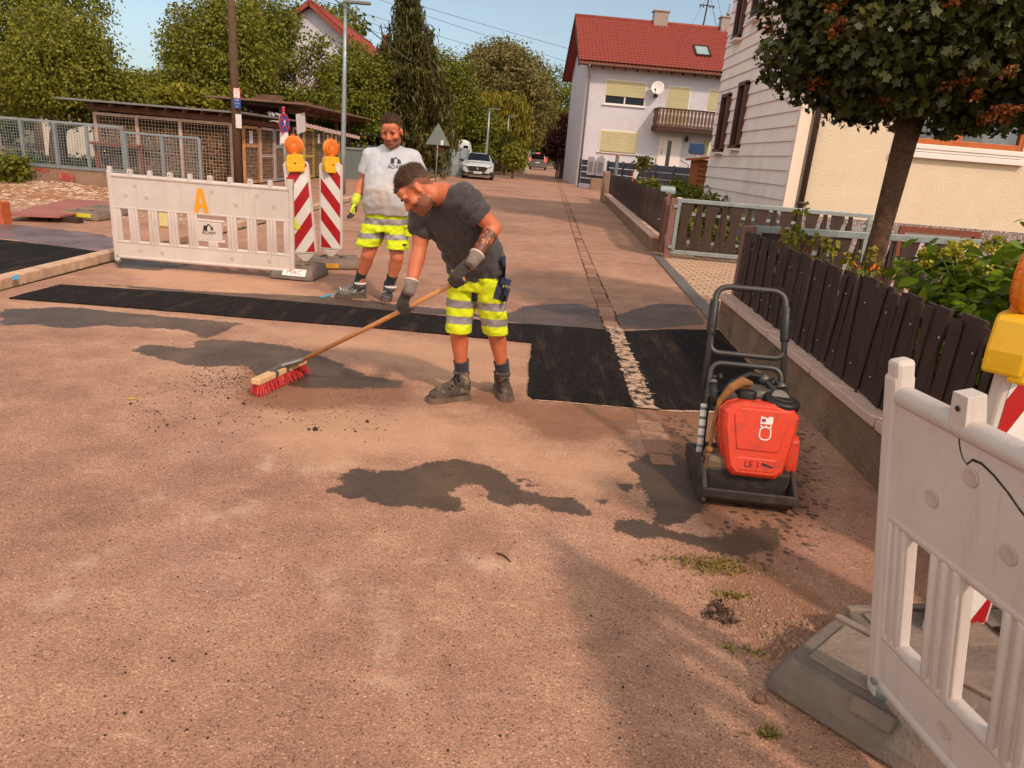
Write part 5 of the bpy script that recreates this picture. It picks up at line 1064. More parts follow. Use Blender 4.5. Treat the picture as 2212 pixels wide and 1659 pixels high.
def far_fence():
    a, c = V((2.55,13.5,.33)), V((3.36,30.4,.33)); d = (c-a).normalized(); L = (c-a).length; o = empty('picket_fence', a, math.atan2(d.y,d.x), 'distant brown picket fence running up the street beyond the gate', 'fence'); r = random.Random(2); m = MB(); x = .1
    while x < L-.1:
        w = r.uniform(.07,.14); h = .74+r.uniform(-.01,.02); b1 = r.uniform(-.03,.03); m.prism([(-w/2,0),(w/2,0),(w/2-.02+b1*.3,h*.5),(w/2,h),(-w/2,h),(-w/2+.02+b1*.3,h*.5)], 0, .02, 0, basis((x,.02,.03),(1,0,0),(0,0,1),(0,-1,0))); x += w+r.uniform(.03,.07)
    m.build('pickets', M_PICK, o); m = MB()
    for z in (.15,.62): m.box((L/2,-.04,z),(L,.03,.05))
    m.build('rail', M_PICK2, o)
    for k in range(8): p_ = MB(); p_.box((L*k/7,-.06,.38),(.06,.06,.8)); p_.build('post', M_PICK2, o)
    q = at(1305,437,30.6); m = MB(); m.box((0,0,.55),(.32,.32,1.3), 0, None, .9); tag(m.build('stone_post', M_CONC, loc=(3.25,30.9,0), bevel=.04), 'old mossy stone post at the far end of the brown fence', 'post')
    m = MB(); m.box((0,0,.3),(2.2,.5,.7)); tag(m.build('hedge_wall', M_CONC, loc=(4.6,41.5,0), bevel=.04), 'low mossy stone planter wall at the foot of the white house', 'wall')
    # steel letter box on the fence
    b2 = empty('letter_box', (2.72,14.3,1.06), R(85), 'round topped steel letter box on the brown fence near the gate', 'letter box'); m = MB(); m.prism([(-.09,0),(.09,0),(.09,.06)]+[(.09*math.cos(k*.3927), .06+.09*math.sin(k*.3927)) for k in range(1,8)]+[(-.09,.06)], -.14, .14, 0, basis((0,0,0),(1,0,0),(0,0,1),(0,-1,0))); m.build('case', M_GALV, b2, .01); m = MB(); m.box((0,-.145,.06),(.12,.01,.08)); m.build('flap', M_GREYB, b2)
far_fence()
# ------------------------------------------------------------------ drive, drain and the double gate standing open
def paver_mat():
    b = NB('concrete_pavers'); p = b.wpos(); br = b.n('ShaderNodeTexBrick', Scale=1.0, Mortar__Size=.012, Brick__Width=.22, Row__Height=.12, Bias=-.2); b.l(p, br.inputs['Vector'])
    for s, c in (('Color1',(206,166,138)),('Color2',(186,146,120)),('Mortar',(112,84,66))): br.inputs[s].default_value = (*lin(c),1)
    c = b.mix(b.math('MULTIPLY', b.step(b.noise(3, 6, .7, p), .5, .75), .35), br.outputs['Color'], lin((150,112,90))); return b.set(c, .9, b.bump(br.outputs['Fac'], -.006))
m = MB(); m.quad((2.13,7.25,.012),(5.6,7.25,.014),(6.4,13.9,.014),(2.42,13.9,.012)); tag(m.build('driveway', paver_mat()), kind='structure')
m = MB(); m.quad((3.0,30.4,.004),(6.5,30.4,.004),(6.5,47.9,.004),(3.2,47.9,.004)); tag(m.build('pavement', M_SIDE), kind='structure')
m = MB(); m.quad((5.6,5.5,.006),(14,5.5,.006),(14,13.9,.006),(6.3,13.9,.006)); m.quad((3.2,13.2,.02),(4.9,13.2,.02),(4.9,34,.02),(3.6,34,.02)); m.quad((2.3,2.0,.2),(6,2.0,.2),(6,7.1,.2),(2.3,7.1,.2)); tag(m.build('garden_soil', mat('garden_soil', (120,88,62), .95, .3, 5, .03, 20, dirt=(80,84,40), dirt_amt=.6, dscale=2)), kind='structure')
m = MB(); m.beam((2.14,7.3,.008),(2.46,13.2,.008), .16, .03); tag(m.build('drain_channel', mat('drain_grate', (120,112,106), .5, .25, 6, dirt=(120,84,60), dirt_amt=.6, dscale=3, metal=.3)), kind='structure')
def gate_leaf(a, ang, L, label, group='leaves of the open double gate'):
    o = empty('gate_leaf', (*a,.10), ang, label, 'gate', group); H = .92; m = MB()
    for z in (.03,H): m.box((L/2,0,z),(L,.05,.07))
    for x in (.035,L-.035): m.box((x,0,H/2),(.07,.05,H-.07))
    m.build('frame', M_GALV, o, .006); m = MB()
    for z in (.22,.70): m.box((L/2,.03,z),(L-.1,.012,.05))
    m.build('cross_rail', M_GALV, o); m = MB(); x = .18; k = 0
    while x < L-.22:
        s = 1 if k % 2 == 0 else -1
        m.prism([(-.13,.05),(.10,.05),(.06,.45),(.13,.88),(-.10,.88),(-.06,.45)], 0, .015, 0, basis((x,.015,0),(1,0,0),(0,0,1),(0,-1,0)))
        for j, (x0, x1) in enumerate(((.15,.22),(.19,.24),(.24,.23),(.27,.20),(.30,.25))): m.prism([(x0-.012,.05),(x0+.012,.05),((x0+x1)/2+.03,.45),(x1+.012,.88),(x1-.012,.88),((x0+x1)/2-.03,.5)], .005*j, .005*j+.006, 0, basis((x,.02,0),(1,0,0),(0,0,1),(0,-1,0)))
        x += .43; k += 1
    m.build('pickets', M_PICK, o)
    p_ = MB(); p_.box((-.06,0,.4),(.10,.10,1.1)); p_.build('gate_post', M_PICK2, o, .008); h = MB()
    for z in (.12,.82): h.box((-.01,-.06,z),(.10,.03,.05))
    h.build('hinge', M_GALV, o)
gate_leaf((2.62,12.75), R(-3), 3.35, 'far leaf of the open steel gate with brown hourglass pickets')
gate_leaf((2.36,7.42), R(14), 2.9, 'near leaf of the open steel gate half hidden by the brown fence')
# short side gate between fence end and gate post
o = empty('side_gate', (2.5,12.95,.10), R(84), 'narrow brown side gate beside the post of the steel gate', 'gate'); m = MB()
for x in (0,.55): m.box((x,0,.45),(.07,.06,.95))
m.box((.275,0,.9),(.5,.05,.06)); m.box((.275,0,.05),(.5,.05,.06)); m.build('frame', M_PICK2, o); m = MB()
for k in range(5): m.box((.09+.1*k,.0,.47),(.075,.02,.8))
m.build('pickets', M_PICK, o); m = MB(); m.tube([(.1,.05,.55),(.1,.12,.55),(.25,.12,.55)], .012); m.build('handle', M_GALV, o)
# ------------------------------------------------------------------ near wall and irregular picket fence
low_wall((1.93,1.6),(2.10,7.3), 'low concrete wall with pale slab top under the near brown fence', .30, .34)
def near_fence():
    a, c = V((2.24,7.22,.35)), V((2.04,2.2,.37)); d = (c-a).normalized(); L = (c-a).length; o = empty('picket_fence', a, math.atan2(d.y,d.x), 'near dark brown fence of irregular tapering pickets on the low wall', 'fence'); r = random.Random(14); m = MB(); x = .06; k = 0
    def pk(x0, w0, x1, w1, yo, z0=.0, z1=.66, t=.022, waist=None):
        M = basis((0,yo,0),(1,0,0),(0,0,1),(0,-1,0)); zm = (z0+z1)/2
        xm = (x0+x1)/2+(waist or 0); m.prism([(x0-w0/2,z0),(x0+w0/2,z0),(xm+(w0+w1)*.21,zm),(x1+w1/2,z1),(x1-w1/2,z1),(xm-(w0+w1)*.21,zm)], 0, t, 0, M)
    while x < L-.15:
        pk(x+.05+r.uniform(-.01,.01), r.uniform(.12,.19), x+.06+r.uniform(-.03,.03), r.uniform(.12,.19), -.020, r.uniform(-.01,.02), .66+r.uniform(-.008,.012), .022, r.uniform(-.025,.025))
        pk(x+.19, r.uniform(.12,.16), x+.185, r.uniform(.12,.16), .026, .0, .645, .02, r.uniform(-.02,.02))
        for q in range(4):
            a0, a1 = x+.13+.045*q+r.uniform(-.02,.02), x+.13+.045*q+r.uniform(-.055,.055); up_ = r.random() < .5
            pk(a0, .075 if up_ else .022, a1, .022 if up_ else .075, -.028-.006*q, r.uniform(.0,.03), .64+r.uniform(-.01,.02), .010, r.uniform(-.015,.015))
        x += .285+r.uniform(-.015,.015); k += 1
    m.build('pickets', M_PICK, o, .002, 1); m = MB()
    for z in (.14,.52): m.box((L/2,.055,z),(L,.03,.06))
    m.build('rail', M_PICK, o); m = MB(); m.box((-.04,.0,.32),(.10,.09,.76)); m.build('post', M_PICK2, o, .006)
    for k in range(1,4): p_ = MB(); p_.box((L*k/3.2,.09,.3),(.05,.05,.62)); p_.build('post', M_PICK2, o)
    s = MB(); x = .1
    while x < L: 
        for z in (.14,.52): s.lathe([(.008,0),(.006,.006),(.002,.008)], (x,-.045,z), (0,-1,0), 8)
        x += .29
    s.build('screw', M_GALV, o)
near_fence()
# ================================================================== BARRIERS AND BEACONS
def barrier_mat():
    b = NB('barrier_plastic'); p = b.pos(); c = b.ramp(b.noise(3, 5, .6), [(.3, lin((194,178,172))), (.7, lin((208,193,187)))])
    mp_ = b.n('ShaderNodeMapping', Scale=(26, 26, 2.2)); b.l(p, mp_.inputs[0]); st = b.math('MULTIPLY', b.step(b.noise(1.0, 7, .75, mp_.outputs[0]), .52, .74), .42); c = b.mix(st, c, lin((164,134,108)))
    g = b.math('MULTIPLY', b.step(b.noise(5.5, 9, .78), .58, .74), .5); c = b.mix(g, c, lin((140,112,84)))
    sc = b.math('MULTIPLY', b.step(b.noise(46, 4, .7), .70, .76), .7); c = b.mix(sc, c, lin((92,74,64)))
    mp2 = b.n('ShaderNodeMapping', Scale=(3, 3, 60), Rotation=(0, R(14), 0)); b.l(p, mp2.inputs[0]); sr = b.math('MULTIPLY', b.step(b.noise(1.6, 5, .7, mp2.outputs[0]), .70, .76), .35); c = b.mix(sr, c, lin((150,126,112)))
    return b.set(c, b.ramp(b.noise(8, 4), [(.3, (.42,.42,.42)), (.7, (.6,.6,.6))]), b.bump(b.noise(60, 4, .6), .0015))
M_BARR = barrier_mat()
M_RUBB = mat('recycled_rubber_base', (112,98,90), .85, .2, 6, .006, 60, dirt=(150,116,92), dirt_amt=.6, dscale=4)
M_LYEL = mat('lamp_yellow', (226,170,20), .42, .06, 5, dirt=(170,120,30), dirt_amt=.3, dscale=9)
M_LORG = NB('amber_lens'); _vb = M_LORG; M_LORG = _vb.set(_vb.ramp(_vb.noise(30, 4), [(.3, lin((244,120,8))), (.7, lin((255,146,16)))]), .2, _vb.bump(_vb.n('ShaderNodeTexVoronoi', Scale=110.0).outputs['Distance'], .004, .6), **{'Coat__Weight': .4, 'Subsurface__Weight': .35, 'Subsurface__Radius': (.06,.03,.01)})
M_ORA = mat('orange_sticker', (230,150,30), .5, .06, 8); M_YTAPE = mat('fluorescent_tape', (214,222,20), .5, .06, 8)
M_DRAINK = mat('black_ink', (40,34,32), .7, .2, 10); M_MACR = mat('red_print', (186,80,66), .7, .15, 10)
def barrier(name, loc, M3, label, logo, group):
    o = empty(name, loc, 0, label, 'barrier', group); o.rotation_euler = M3.to_euler()
    L = 2.06; p = MB()
    p.box((L/2,0,.82),(L-.06,.036,.32)); p.box((L/2,0,.185),(L-.06,.036,.15))
    f = MB()
    for x in (.024,L-.024): f.box((x,0,.55),(.048,.058,1.0))
    for z, r in ((.995,.028),(.655,.022),(.275,.022),(.105,.026)): f.tube([(.03,0,z),(L-.03,0,z)], r, 12)
    f.box((.027,0,1.045),(.046,.05,.085)); fo = f.build('frame', M_BARR, o, .012)
    for k in range(1,10):
        x = .03+k*.2222; lg = MB()
        if k < 9: lg.box((x,0,1.035),(.052,.052,.085), 0, None, .86)
        else: lg.box((L-.03,0,1.05),(.06,.06,.11))
        if k % 2: lg.lathe([(.007,0),(.007,.002)], (x,-.0255,1.045), (0,-1,0), 8, 1)
        lg.build('lug', [M_BARR, M_BLACKP], o, .006)
    n = 9; st = (L-.06)/n
    for k in range(n+1):
        x = .03+k*st
        if k in (0,n): x += .045 if k == 0 else -.045
        if logo and k in (4,): pass
        b = MB(); w = .112 if k not in (0,n) else .08
        z0, z1 = .28, .65
        if logo and k == 5: z1 = .36
        b.box((x,0,(z0+z1)/2),(w,.030,z1-z0))
        for s in (-1,0,1): b.tube([(x+s*w*.33,-.012,z0),(x+s*w*.33,-.012,z1)], w*.13, 8); b.tube([(x+s*w*.33,.012,z0),(x+s*w*.33,.012,z1)], w*.13, 8)
        b.build('slat', M_BARR, o, .004)
    d = p
    for x, z in ((.30,.90),(.19,.79),(.42,.78),(1.16,.90),(1.42,.78),(1.66,.90),(1.84,.79),(.30,.19),(.55,.18),(1.35,.18),(1.78,.19)):
        d.lathe([(.024,0),(.021,.003),(.012,.0008),(.003,.0003)], (x,-.0185,z), (0,-1,0), 16, 1)
    p.build('panel', [M_BARR, mat('grimy_dimple', (186,166,156), .7, .12, 10)], o, .004)
    for x in (.04, L-.04): t = MB(); t.tube([(x,0,.02),(x,0,.11)], .026, 12); t.lathe([(.011,0),(.011,.003)], (x,-.032,.115), (0,-1,0), 8); t.build('foot', M_GALV if x < 1 or not logo else M_BARR, o)
    return o, fo
P0 = G(257,573); P1 = G(655,606); dr = (P1-P0).normalized()
rotL = frame((0,0,0), dr).to_3x3()
bl, bf = barrier('site_barrier', (P0.x-.03,P0.y,.0), rotL, 'white plastic barrier with orange letter A standing across the side road', True, None)
m = MB(); Ma = basis((1.03,-.0195,.665),(1,0,0),(0,0,1),(0,-1,0))
m.prism([(-.085,0),(-.03,0),(-.02,.055),(.02,.055),(.03,0),(.085,0),(.03,.265),(-.03,.265)], 0, .0015, 0, Ma); o_ = m.build('letter', M_ORA, bl); m = MB(); m.prism([(-.013,.105),(.013,.105),(.004,.17),(-.004,.17)], .0016, .0022, 0, Ma); m.build('letter_gap', M_BARR, o_)
m = MB(); m.box((1.10,-.0,.47),(.30,.034,.20)); m.tube([(.92,0,.585),(1.28,0,.585)], .018, 8); m.tube([(.92,0,.365),(1.28,0,.365)], .018, 8); lp = m.build('logo_panel', M_BARR, bl, .008)
def excavator(parent, M, s, mat_, txt='ADAM', tcol=None):
    m = MB(); q = lambda pts: [(x*s, y*s) for x, y in pts]
    for pts in ([(-.5,.05),(-.15,.05),(-.15,.12),(-.5,.12)], [(-.42,.12),(-.1,.12),(-.12,.35),(-.2,.5),(-.38,.5),(-.45,.3)], [(-.22,.35),(-.02,.68),(.04,.64),(-.12,.30)], [(-.02,.68),(.30,.42),(.26,.36),(-.03,.58)], [(.18,.14),(.42,.16),(.34,.42),(.22,.40)]): m.prism(q(pts), 0, .0015, 0, M)
    ob = m.build('emblem', mat_, parent); lettering(txt, .42*s, M @ Matrix.Translation((0,-.13*s,0)), tcol or mat_, parent, .001); return ob
excavator(lp, basis((1.10,-.0185,.47),(1,0,0),(0,0,1),(0,-1,0)), .13, M_DRAINK)
# mineral stains and the right-hand barrier close to the camera
Rr = frame((0,0,0), (.16,-1,0)).to_3x3() @ Matrix.Rotation(R(11.5),3,'X')
br, _ = barrier('site_barrier', (1.155,1.74,.085), Rr, 'scuffed white plastic barrier with a cracked panel close to the camera', False, None)
m = MB(); r = random.Random(6); pts = [(.285,.925),(.30,.943),(.325,.946),(.36,.935),(.40,.915),(.43,.895),(.45,.885)]
for (a, b_), (c, d) in zip(pts, pts[1:]): w = .0035; m.add([(a,-.0192,b_-w),(c,-.0192,d-w*.8),(c,-.0192,d+w*.8),(a,-.0192,b_+w)], [(0,1,2,3)])
pts = [(.255,.985),(.258,.965),(.265,.945),(.275,.932),(.285,.925)]
for (a, b_), (c, d) in zip(pts, pts[1:]): m.add([(a-.002,-.0192,b_),(c-.002,-.0192,d),(c+.002,-.0192,d),(a+.002,-.0192,b_)], [(0,1,2,3)])
m.build('crack', M_DRAINK, br)
def base_block(loc, ang, L, Wd, H, label, group, sign=None):
    o = empty('foot_plate', loc, ang, label, 'foot plate', group); m = MB(); ch = .05 if L < .84 else .018
    pl = [(-L/2,-Wd/2+ch),(-L/2+ch,-Wd/2),(L/2-ch,-Wd/2),(L/2,-Wd/2+ch),(L/2,Wd/2-ch),(L/2-ch,Wd/2),(-L/2+ch,Wd/2),(-L/2,Wd/2-ch)]; rg = [[V((x*s,y*s2,z)) for x, y in pl] for z, s, s2 in ((.012,1,1),(H*.45,.985,.97),(H,.90,.82))]
    m.rings(rg, 0, True, False); b = m.build('block', M_RUBB, o, .008)
    m = MB()
    for sx in (-1,1):
        m.box((sx*L*.27,0,H+.004),(L*.26,Wd*.60,.012)); 
        for sy in (-1,1): m.box((sx*L*.40,sy*Wd*.40,.012),(.09,.05,.024))
    m.beam((-L*.45,Wd*.36,H),(L*.45,Wd*.36,H), .03, .03); m.box((0,0,H+.008),(.14,.14,.025)); m.build('ribs', mat('worn_rubber', (130,112,100), .9, .25, 8, .006, 70, dirt=(88,74,66), dirt_amt=.6, dscale=6), o, .005)
    for sx in (-1,1): h = MB(); h.box((sx*.17*L,0,H+.012),(.05,.05,.006)); h.build('socket', M_BLACKP, o)
    if sign:
        s = MB(); s.box((0,0,0),(.27,.006,.09)); n = V((0,-Wd*.09,0)); sp = s.build('sticker', M_REFW, o); Ms = frame((0,0,0),(1,0,0)) @ Matrix.Rotation(R(-38),4,'X'); sp.matrix_basis = Matrix.Translation((.05,-Wd*.455,H*.70)) @ Ms
        lettering(sign, .072, basis((0,-.0035,0),(1,0,0),(0,0,1),(0,-1,0)), M_MACR, sp, .0006, 1.15)
    return o, b
GB = 'rubber foot plates of the road works'
c0 = G(652,592); base_block((c0.x+.02,c0.y-.15,0), R(-4), .52, .62, .13, 'grey rubber foot plate with a white MAC sticker under the barrier end', GB, 'MAC')
c1 = G(718,577); o_, _ = base_block((c1.x,c1.y,0), R(28), .78, .42, .12, 'grey rubber foot plate with yellow end under the rear striped beacon', GB)
m = MB(); m.box((-.12,-.205,.05),(.30,.02,.06)); m.build('yellow_edge', mat('yellow_edge', (200,140,30), .6, .2, 8), o_, .004)
Cn = V((.87,1.84,0)); u = V((.68,-.73,0)).normalized(); v = V((.73,.68,0)).normalized(); cc = Cn+u*.42+v*.22
o_, bb = base_block(cc, math.atan2(u.y,u.x), .86, .43, .135, 'large weathered rubber foot plate under the near barrier', GB)
m = MB(); m.box((-.12,-.175,.115),(.12,.07,.05), 0, Matrix.Rotation(R(-25),3,'X')); m.build('grip_block', M_RUBB, o_, .008)
for (px, py, an, lab, col) in ((188,480,-6,'yellow painted rubber foot plate lying on the pavement at the left',(190,170,40)),(232,470,-6,'dirty grey rubber foot plate lying behind the yellow one',(120,104,92))):
    c = G(px,py); o_, b = base_block((c.x,c.y,.05), R(an), .62, .40, .13, lab, GB)
    if col[2] < 50: m = MB(); m.box((-.03,-.185,.075),(.50,.02,.07), 0, Matrix.Rotation(R(-30),3,'X')); m.build('yellow_paint', mat('yellow_green_paint', (176,160,30), .8, .3, 6, dirt=(110,96,70), dirt_amt=.7, dscale=8), o_, .004)
def beacon(loc, ang, stripe, label, lens_rot, tilt=(0,0), loff=0, group='striped beacons'):
    o = empty('traffic_beacon', loc, 0, label, 'beacon', group); o.rotation_euler = (R(tilt[0]), R(tilt[1]), ang); W2, Z0, Z1 = .145, .20, 1.26
    f = MB(); out = [(-W2,Z0+.02),(-W2+.02,Z0),(W2-.02,Z0),(W2,Z0+.02),(W2,Z1-.03),(W2-.03,Z1),(-W2+.03,Z1),(-W2,Z1-.03)]; f.prism(out, -.022, .022, 0, basis((0,0,0),(1,0,0),(0,0,1),(0,-1,0))); f.prism([(-W2+.03,Z0),(-.03,Z0-.09),(-.03,.06),(.03,.06),(.03,Z0-.09),(W2-.03,Z0)], -.018, .018, 0, basis((0,0,0),(1,0,0),(0,0,1),(0,-1,0))); f.build('board', M_BARR, o, .010)
    a, z0, z1 = W2-.024, Z0+.025, Z1-.025; per = .34
    for side in (1,-1):
        w = MB(); w.add([(-a,-side*.0235,z0),(a,-side*.0235,z0),(a,-side*.0235,z1),(-a,-side*.0235,z1)], [(0,1,2,3) if side > 0 else (3,2,1,0)]); w.build('reflective_sheet', M_REFW, o)
        s = MB(); k = -3
        while k < 8:
            zc = z0+k*per; dz = 2*a*1.25*stripe; lo, hi = zc, zc+per*.5; pl = [(-a,lo),(a,lo+dz),(a,hi+dz),(-a,hi)]
            def clip(pl, z, keep):
                res = []
                for i in range(len(pl)):
                    p, q = pl[i], pl[(i+1) % len(pl)]; ip, iq = (p[1] >= z) == keep, (q[1] >= z) == keep
                    if ip: res.append(p)
                    if ip != iq: t = (z-p[1])/(q[1]-p[1]); res.append((p[0]+(q[0]-p[0])*t, z))
                return res
            pl = clip(pl, z0, True); pl = clip(pl, z1, False) if len(pl) > 2 else pl
            if len(pl) > 2: s.add([(x,-side*.0245,z) for x, z in pl], [tuple(range(len(pl)))[::1 if side > 0 else -1]])
            k += 1
        s.build('red_stripes', M_RED, o)
    # clip-on warning lamp, a part that can be lifted off: a thing of its own
    l = empty('warning_lamp', (0,0,0), 0, None, 'warning lamp', 'amber warning lamps')
    l.matrix_world = o.matrix_basis @ Matrix.Translation((loff,0,Z1)) @ Matrix.Rotation(lens_rot,4,'Z')
    b = MB(); b.prism([(-.10,-.10),(.10,-.10),(.105,-.03),(.09,.055),(.075,.075),(-.075,.075),(-.09,.055),(-.105,-.03)], -.052, .052, 0, basis((0,0,0),(1,0,0),(0,0,1),(0,-1,0))); b.box((0,-.04,-.075),(.19,.05,.085)); bo = b.build('housing', M_LYEL, l, .010)
    c = MB(); c.box((0,-.056,-.02),(.07,.008,.05)); c.build('battery_cover', M_LYEL, bo, .004); c = MB(); c.lathe([(.010,0),(.010,.004)], (0,-.060,-.022), (0,-1,0), 10); c.build('lock', M_BLACKP, bo)
    c = MB(); c.lathe([(.03,.06),(.042,.075),(.042,.10)], (0,0,0), (0,0,1), 16); c.build('neck', M_LORG, l)
    e = MB(); zc = .175; pr = [(.012,-.038),(.05,-.038),(.082,-.034),(.096,-.024),(.100,-.008),(.108,-.007),(.108,.007),(.100,.008),(.096,.024),(.082,.034),(.05,.038),(.012,.038)]; e.lathe(pr, (0,0,zc), (0,-1,0), 32); le = e.build('lens', M_LORG, l)
    e = MB()
    for rr, yy in ((.03,.039),(.058,.0385),(.082,.035)):
        for s in (1,-1): e.tube([(rr*math.cos(t*.2618),s*yy,zc+rr*math.sin(t*.2618)) for t in range(24)], .0028, 5, closed=True)
    for t in range(20):
        for s in (1,-1): e.tube([(.034*math.cos(t*.314),s*.039,zc+.034*math.sin(t*.314)),(.080*math.cos(t*.314),s*.036,zc+.080*math.sin(t*.314)),(.097*math.cos(t*.314),s*.022,zc+.097*math.sin(t*.314))], .0022, 4)
    e.box((0,0,zc+.11),(.04,.022,.022)); e.build('lens_rib', mat('amber_rib', (206,92,10), .3, .08, 9), le)
    return o, l
b1, l1 = beacon((c0.x+.03,c0.y+.10,.03), R(9), 1, 'red and white striped beacon leaning behind the barrier end', R(2), (0,-5))
l1['label'] = 'amber warning lamp facing the camera on the beacon at the barrier end'
m = MB(); m.add([(-.10,-.03,.72),(-.06,-.032,.60),(-.02,-.034,.50),(-.07,-.034,.49),(-.115,-.032,.60)], [(4,3,2,1,0)]); m.build('yellow_tape', M_YTAPE, b1)
b2, l2 = beacon((c1.x-.02,c1.y+.02,.02), R(0), -1, 'upright red and white striped beacon left of the standing worker', R(42))
l2['label'] = 'amber warning lamp turned sideways on the beacon beside the standing worker'
pb = at(2065,1500,2.0)
b3, l3 = beacon((1.60,2.10,-.10), R(24), 1, 'striped beacon seen edge-on behind the near barrier', R(20), (0,-1.5), loff=-.11)
l3['label'] = 'big yellow and amber warning lamp at the right edge above the brown fence'
base_block((1.62,2.05,0), R(10), .8, .42, .12, 'rubber foot plate half hidden behind the slats of the near barrier', GB)
# jerrycan behind the barrier, board on the ground, paint marks
c = G(362,497); o = empty('jerrycan', (c.x,c.y,.05), R(5), 'translucent yellowish jerrycan standing behind the barrier slats', 'jerrycan'); m = MB(); m.prism([(-.15,0),(.15,0),(.16,.05),(.16,.30),(.11,.38),(-.06,.40),(-.14,.34),(-.16,.28),(-.16,.05)], -.11, .11, 0, basis((0,0,0),(1,0,0),(0,0,1),(0,-1,0))); m.build('body', mat('milky_plastic', (206,190,130), .45, .06, 4), o, .03); m = MB(); m.tube([(-.07,0,.38),(-.07,0,.44),(.08,0,.44),(.1,0,.37)], .018, 8); m.build('handle', MATS['milky_plastic'], o); m = MB(); m.lathe([(.03,0),(.03,.04)], (.12,0,.36)); m.build('cap', M_BLACKP, o)
pts = gp([(10,486),(130,490),(285,456),(150,448)]); m = MB(); m.prism([(x,y) for x, y in pts], .13, .155); o = m.build('plywood_board', mat('pink_board', (164,98,88), .75, .15, 3, dirt=(120,80,70), dirt_amt=.5, dscale=4)); tag(o, 'reddish board lying on the bare ground at the left', 'board'); m = MB(); m.box((pts[1][0],pts[1][1]+.2,.09),(.4,.12,.08)); m.box((pts[0][0]+.2,pts[0][1]+.5,.09),(.3,.12,.08)); m.build('support', M_DKW, o)
c = G(4,490); m = MB(); m.box((c.x,c.y,.2),(.20,.2,.32)); tag(m.build('orange_block', mat('orange_brick', (180,90,50), .8, .2, 8), bevel=.02), 'orange brown block at the very left edge beside the board', 'block')
M_BLUEP = mat('blue_spray', (70,150,184), .9, .25, 40)
for pts, z, lab in ((gp([(690,642),(716,634),(722,637),(698,645)]), .004, 'blue spray mark on the asphalt before the striped beacon'), (gp([(28,617),(40,611),(45,619),(33,624)], lambda x, y: (x, y+2)), .092, 'blue spray dab on the kerb')):
    m = MB(); q = ragged(pts, .02, .02, 3); m.add([(x,y,z) for x, y in q], [tuple(range(len(q)))]); tag(m.build('spray_mark', M_BLUEP), kind='structure')
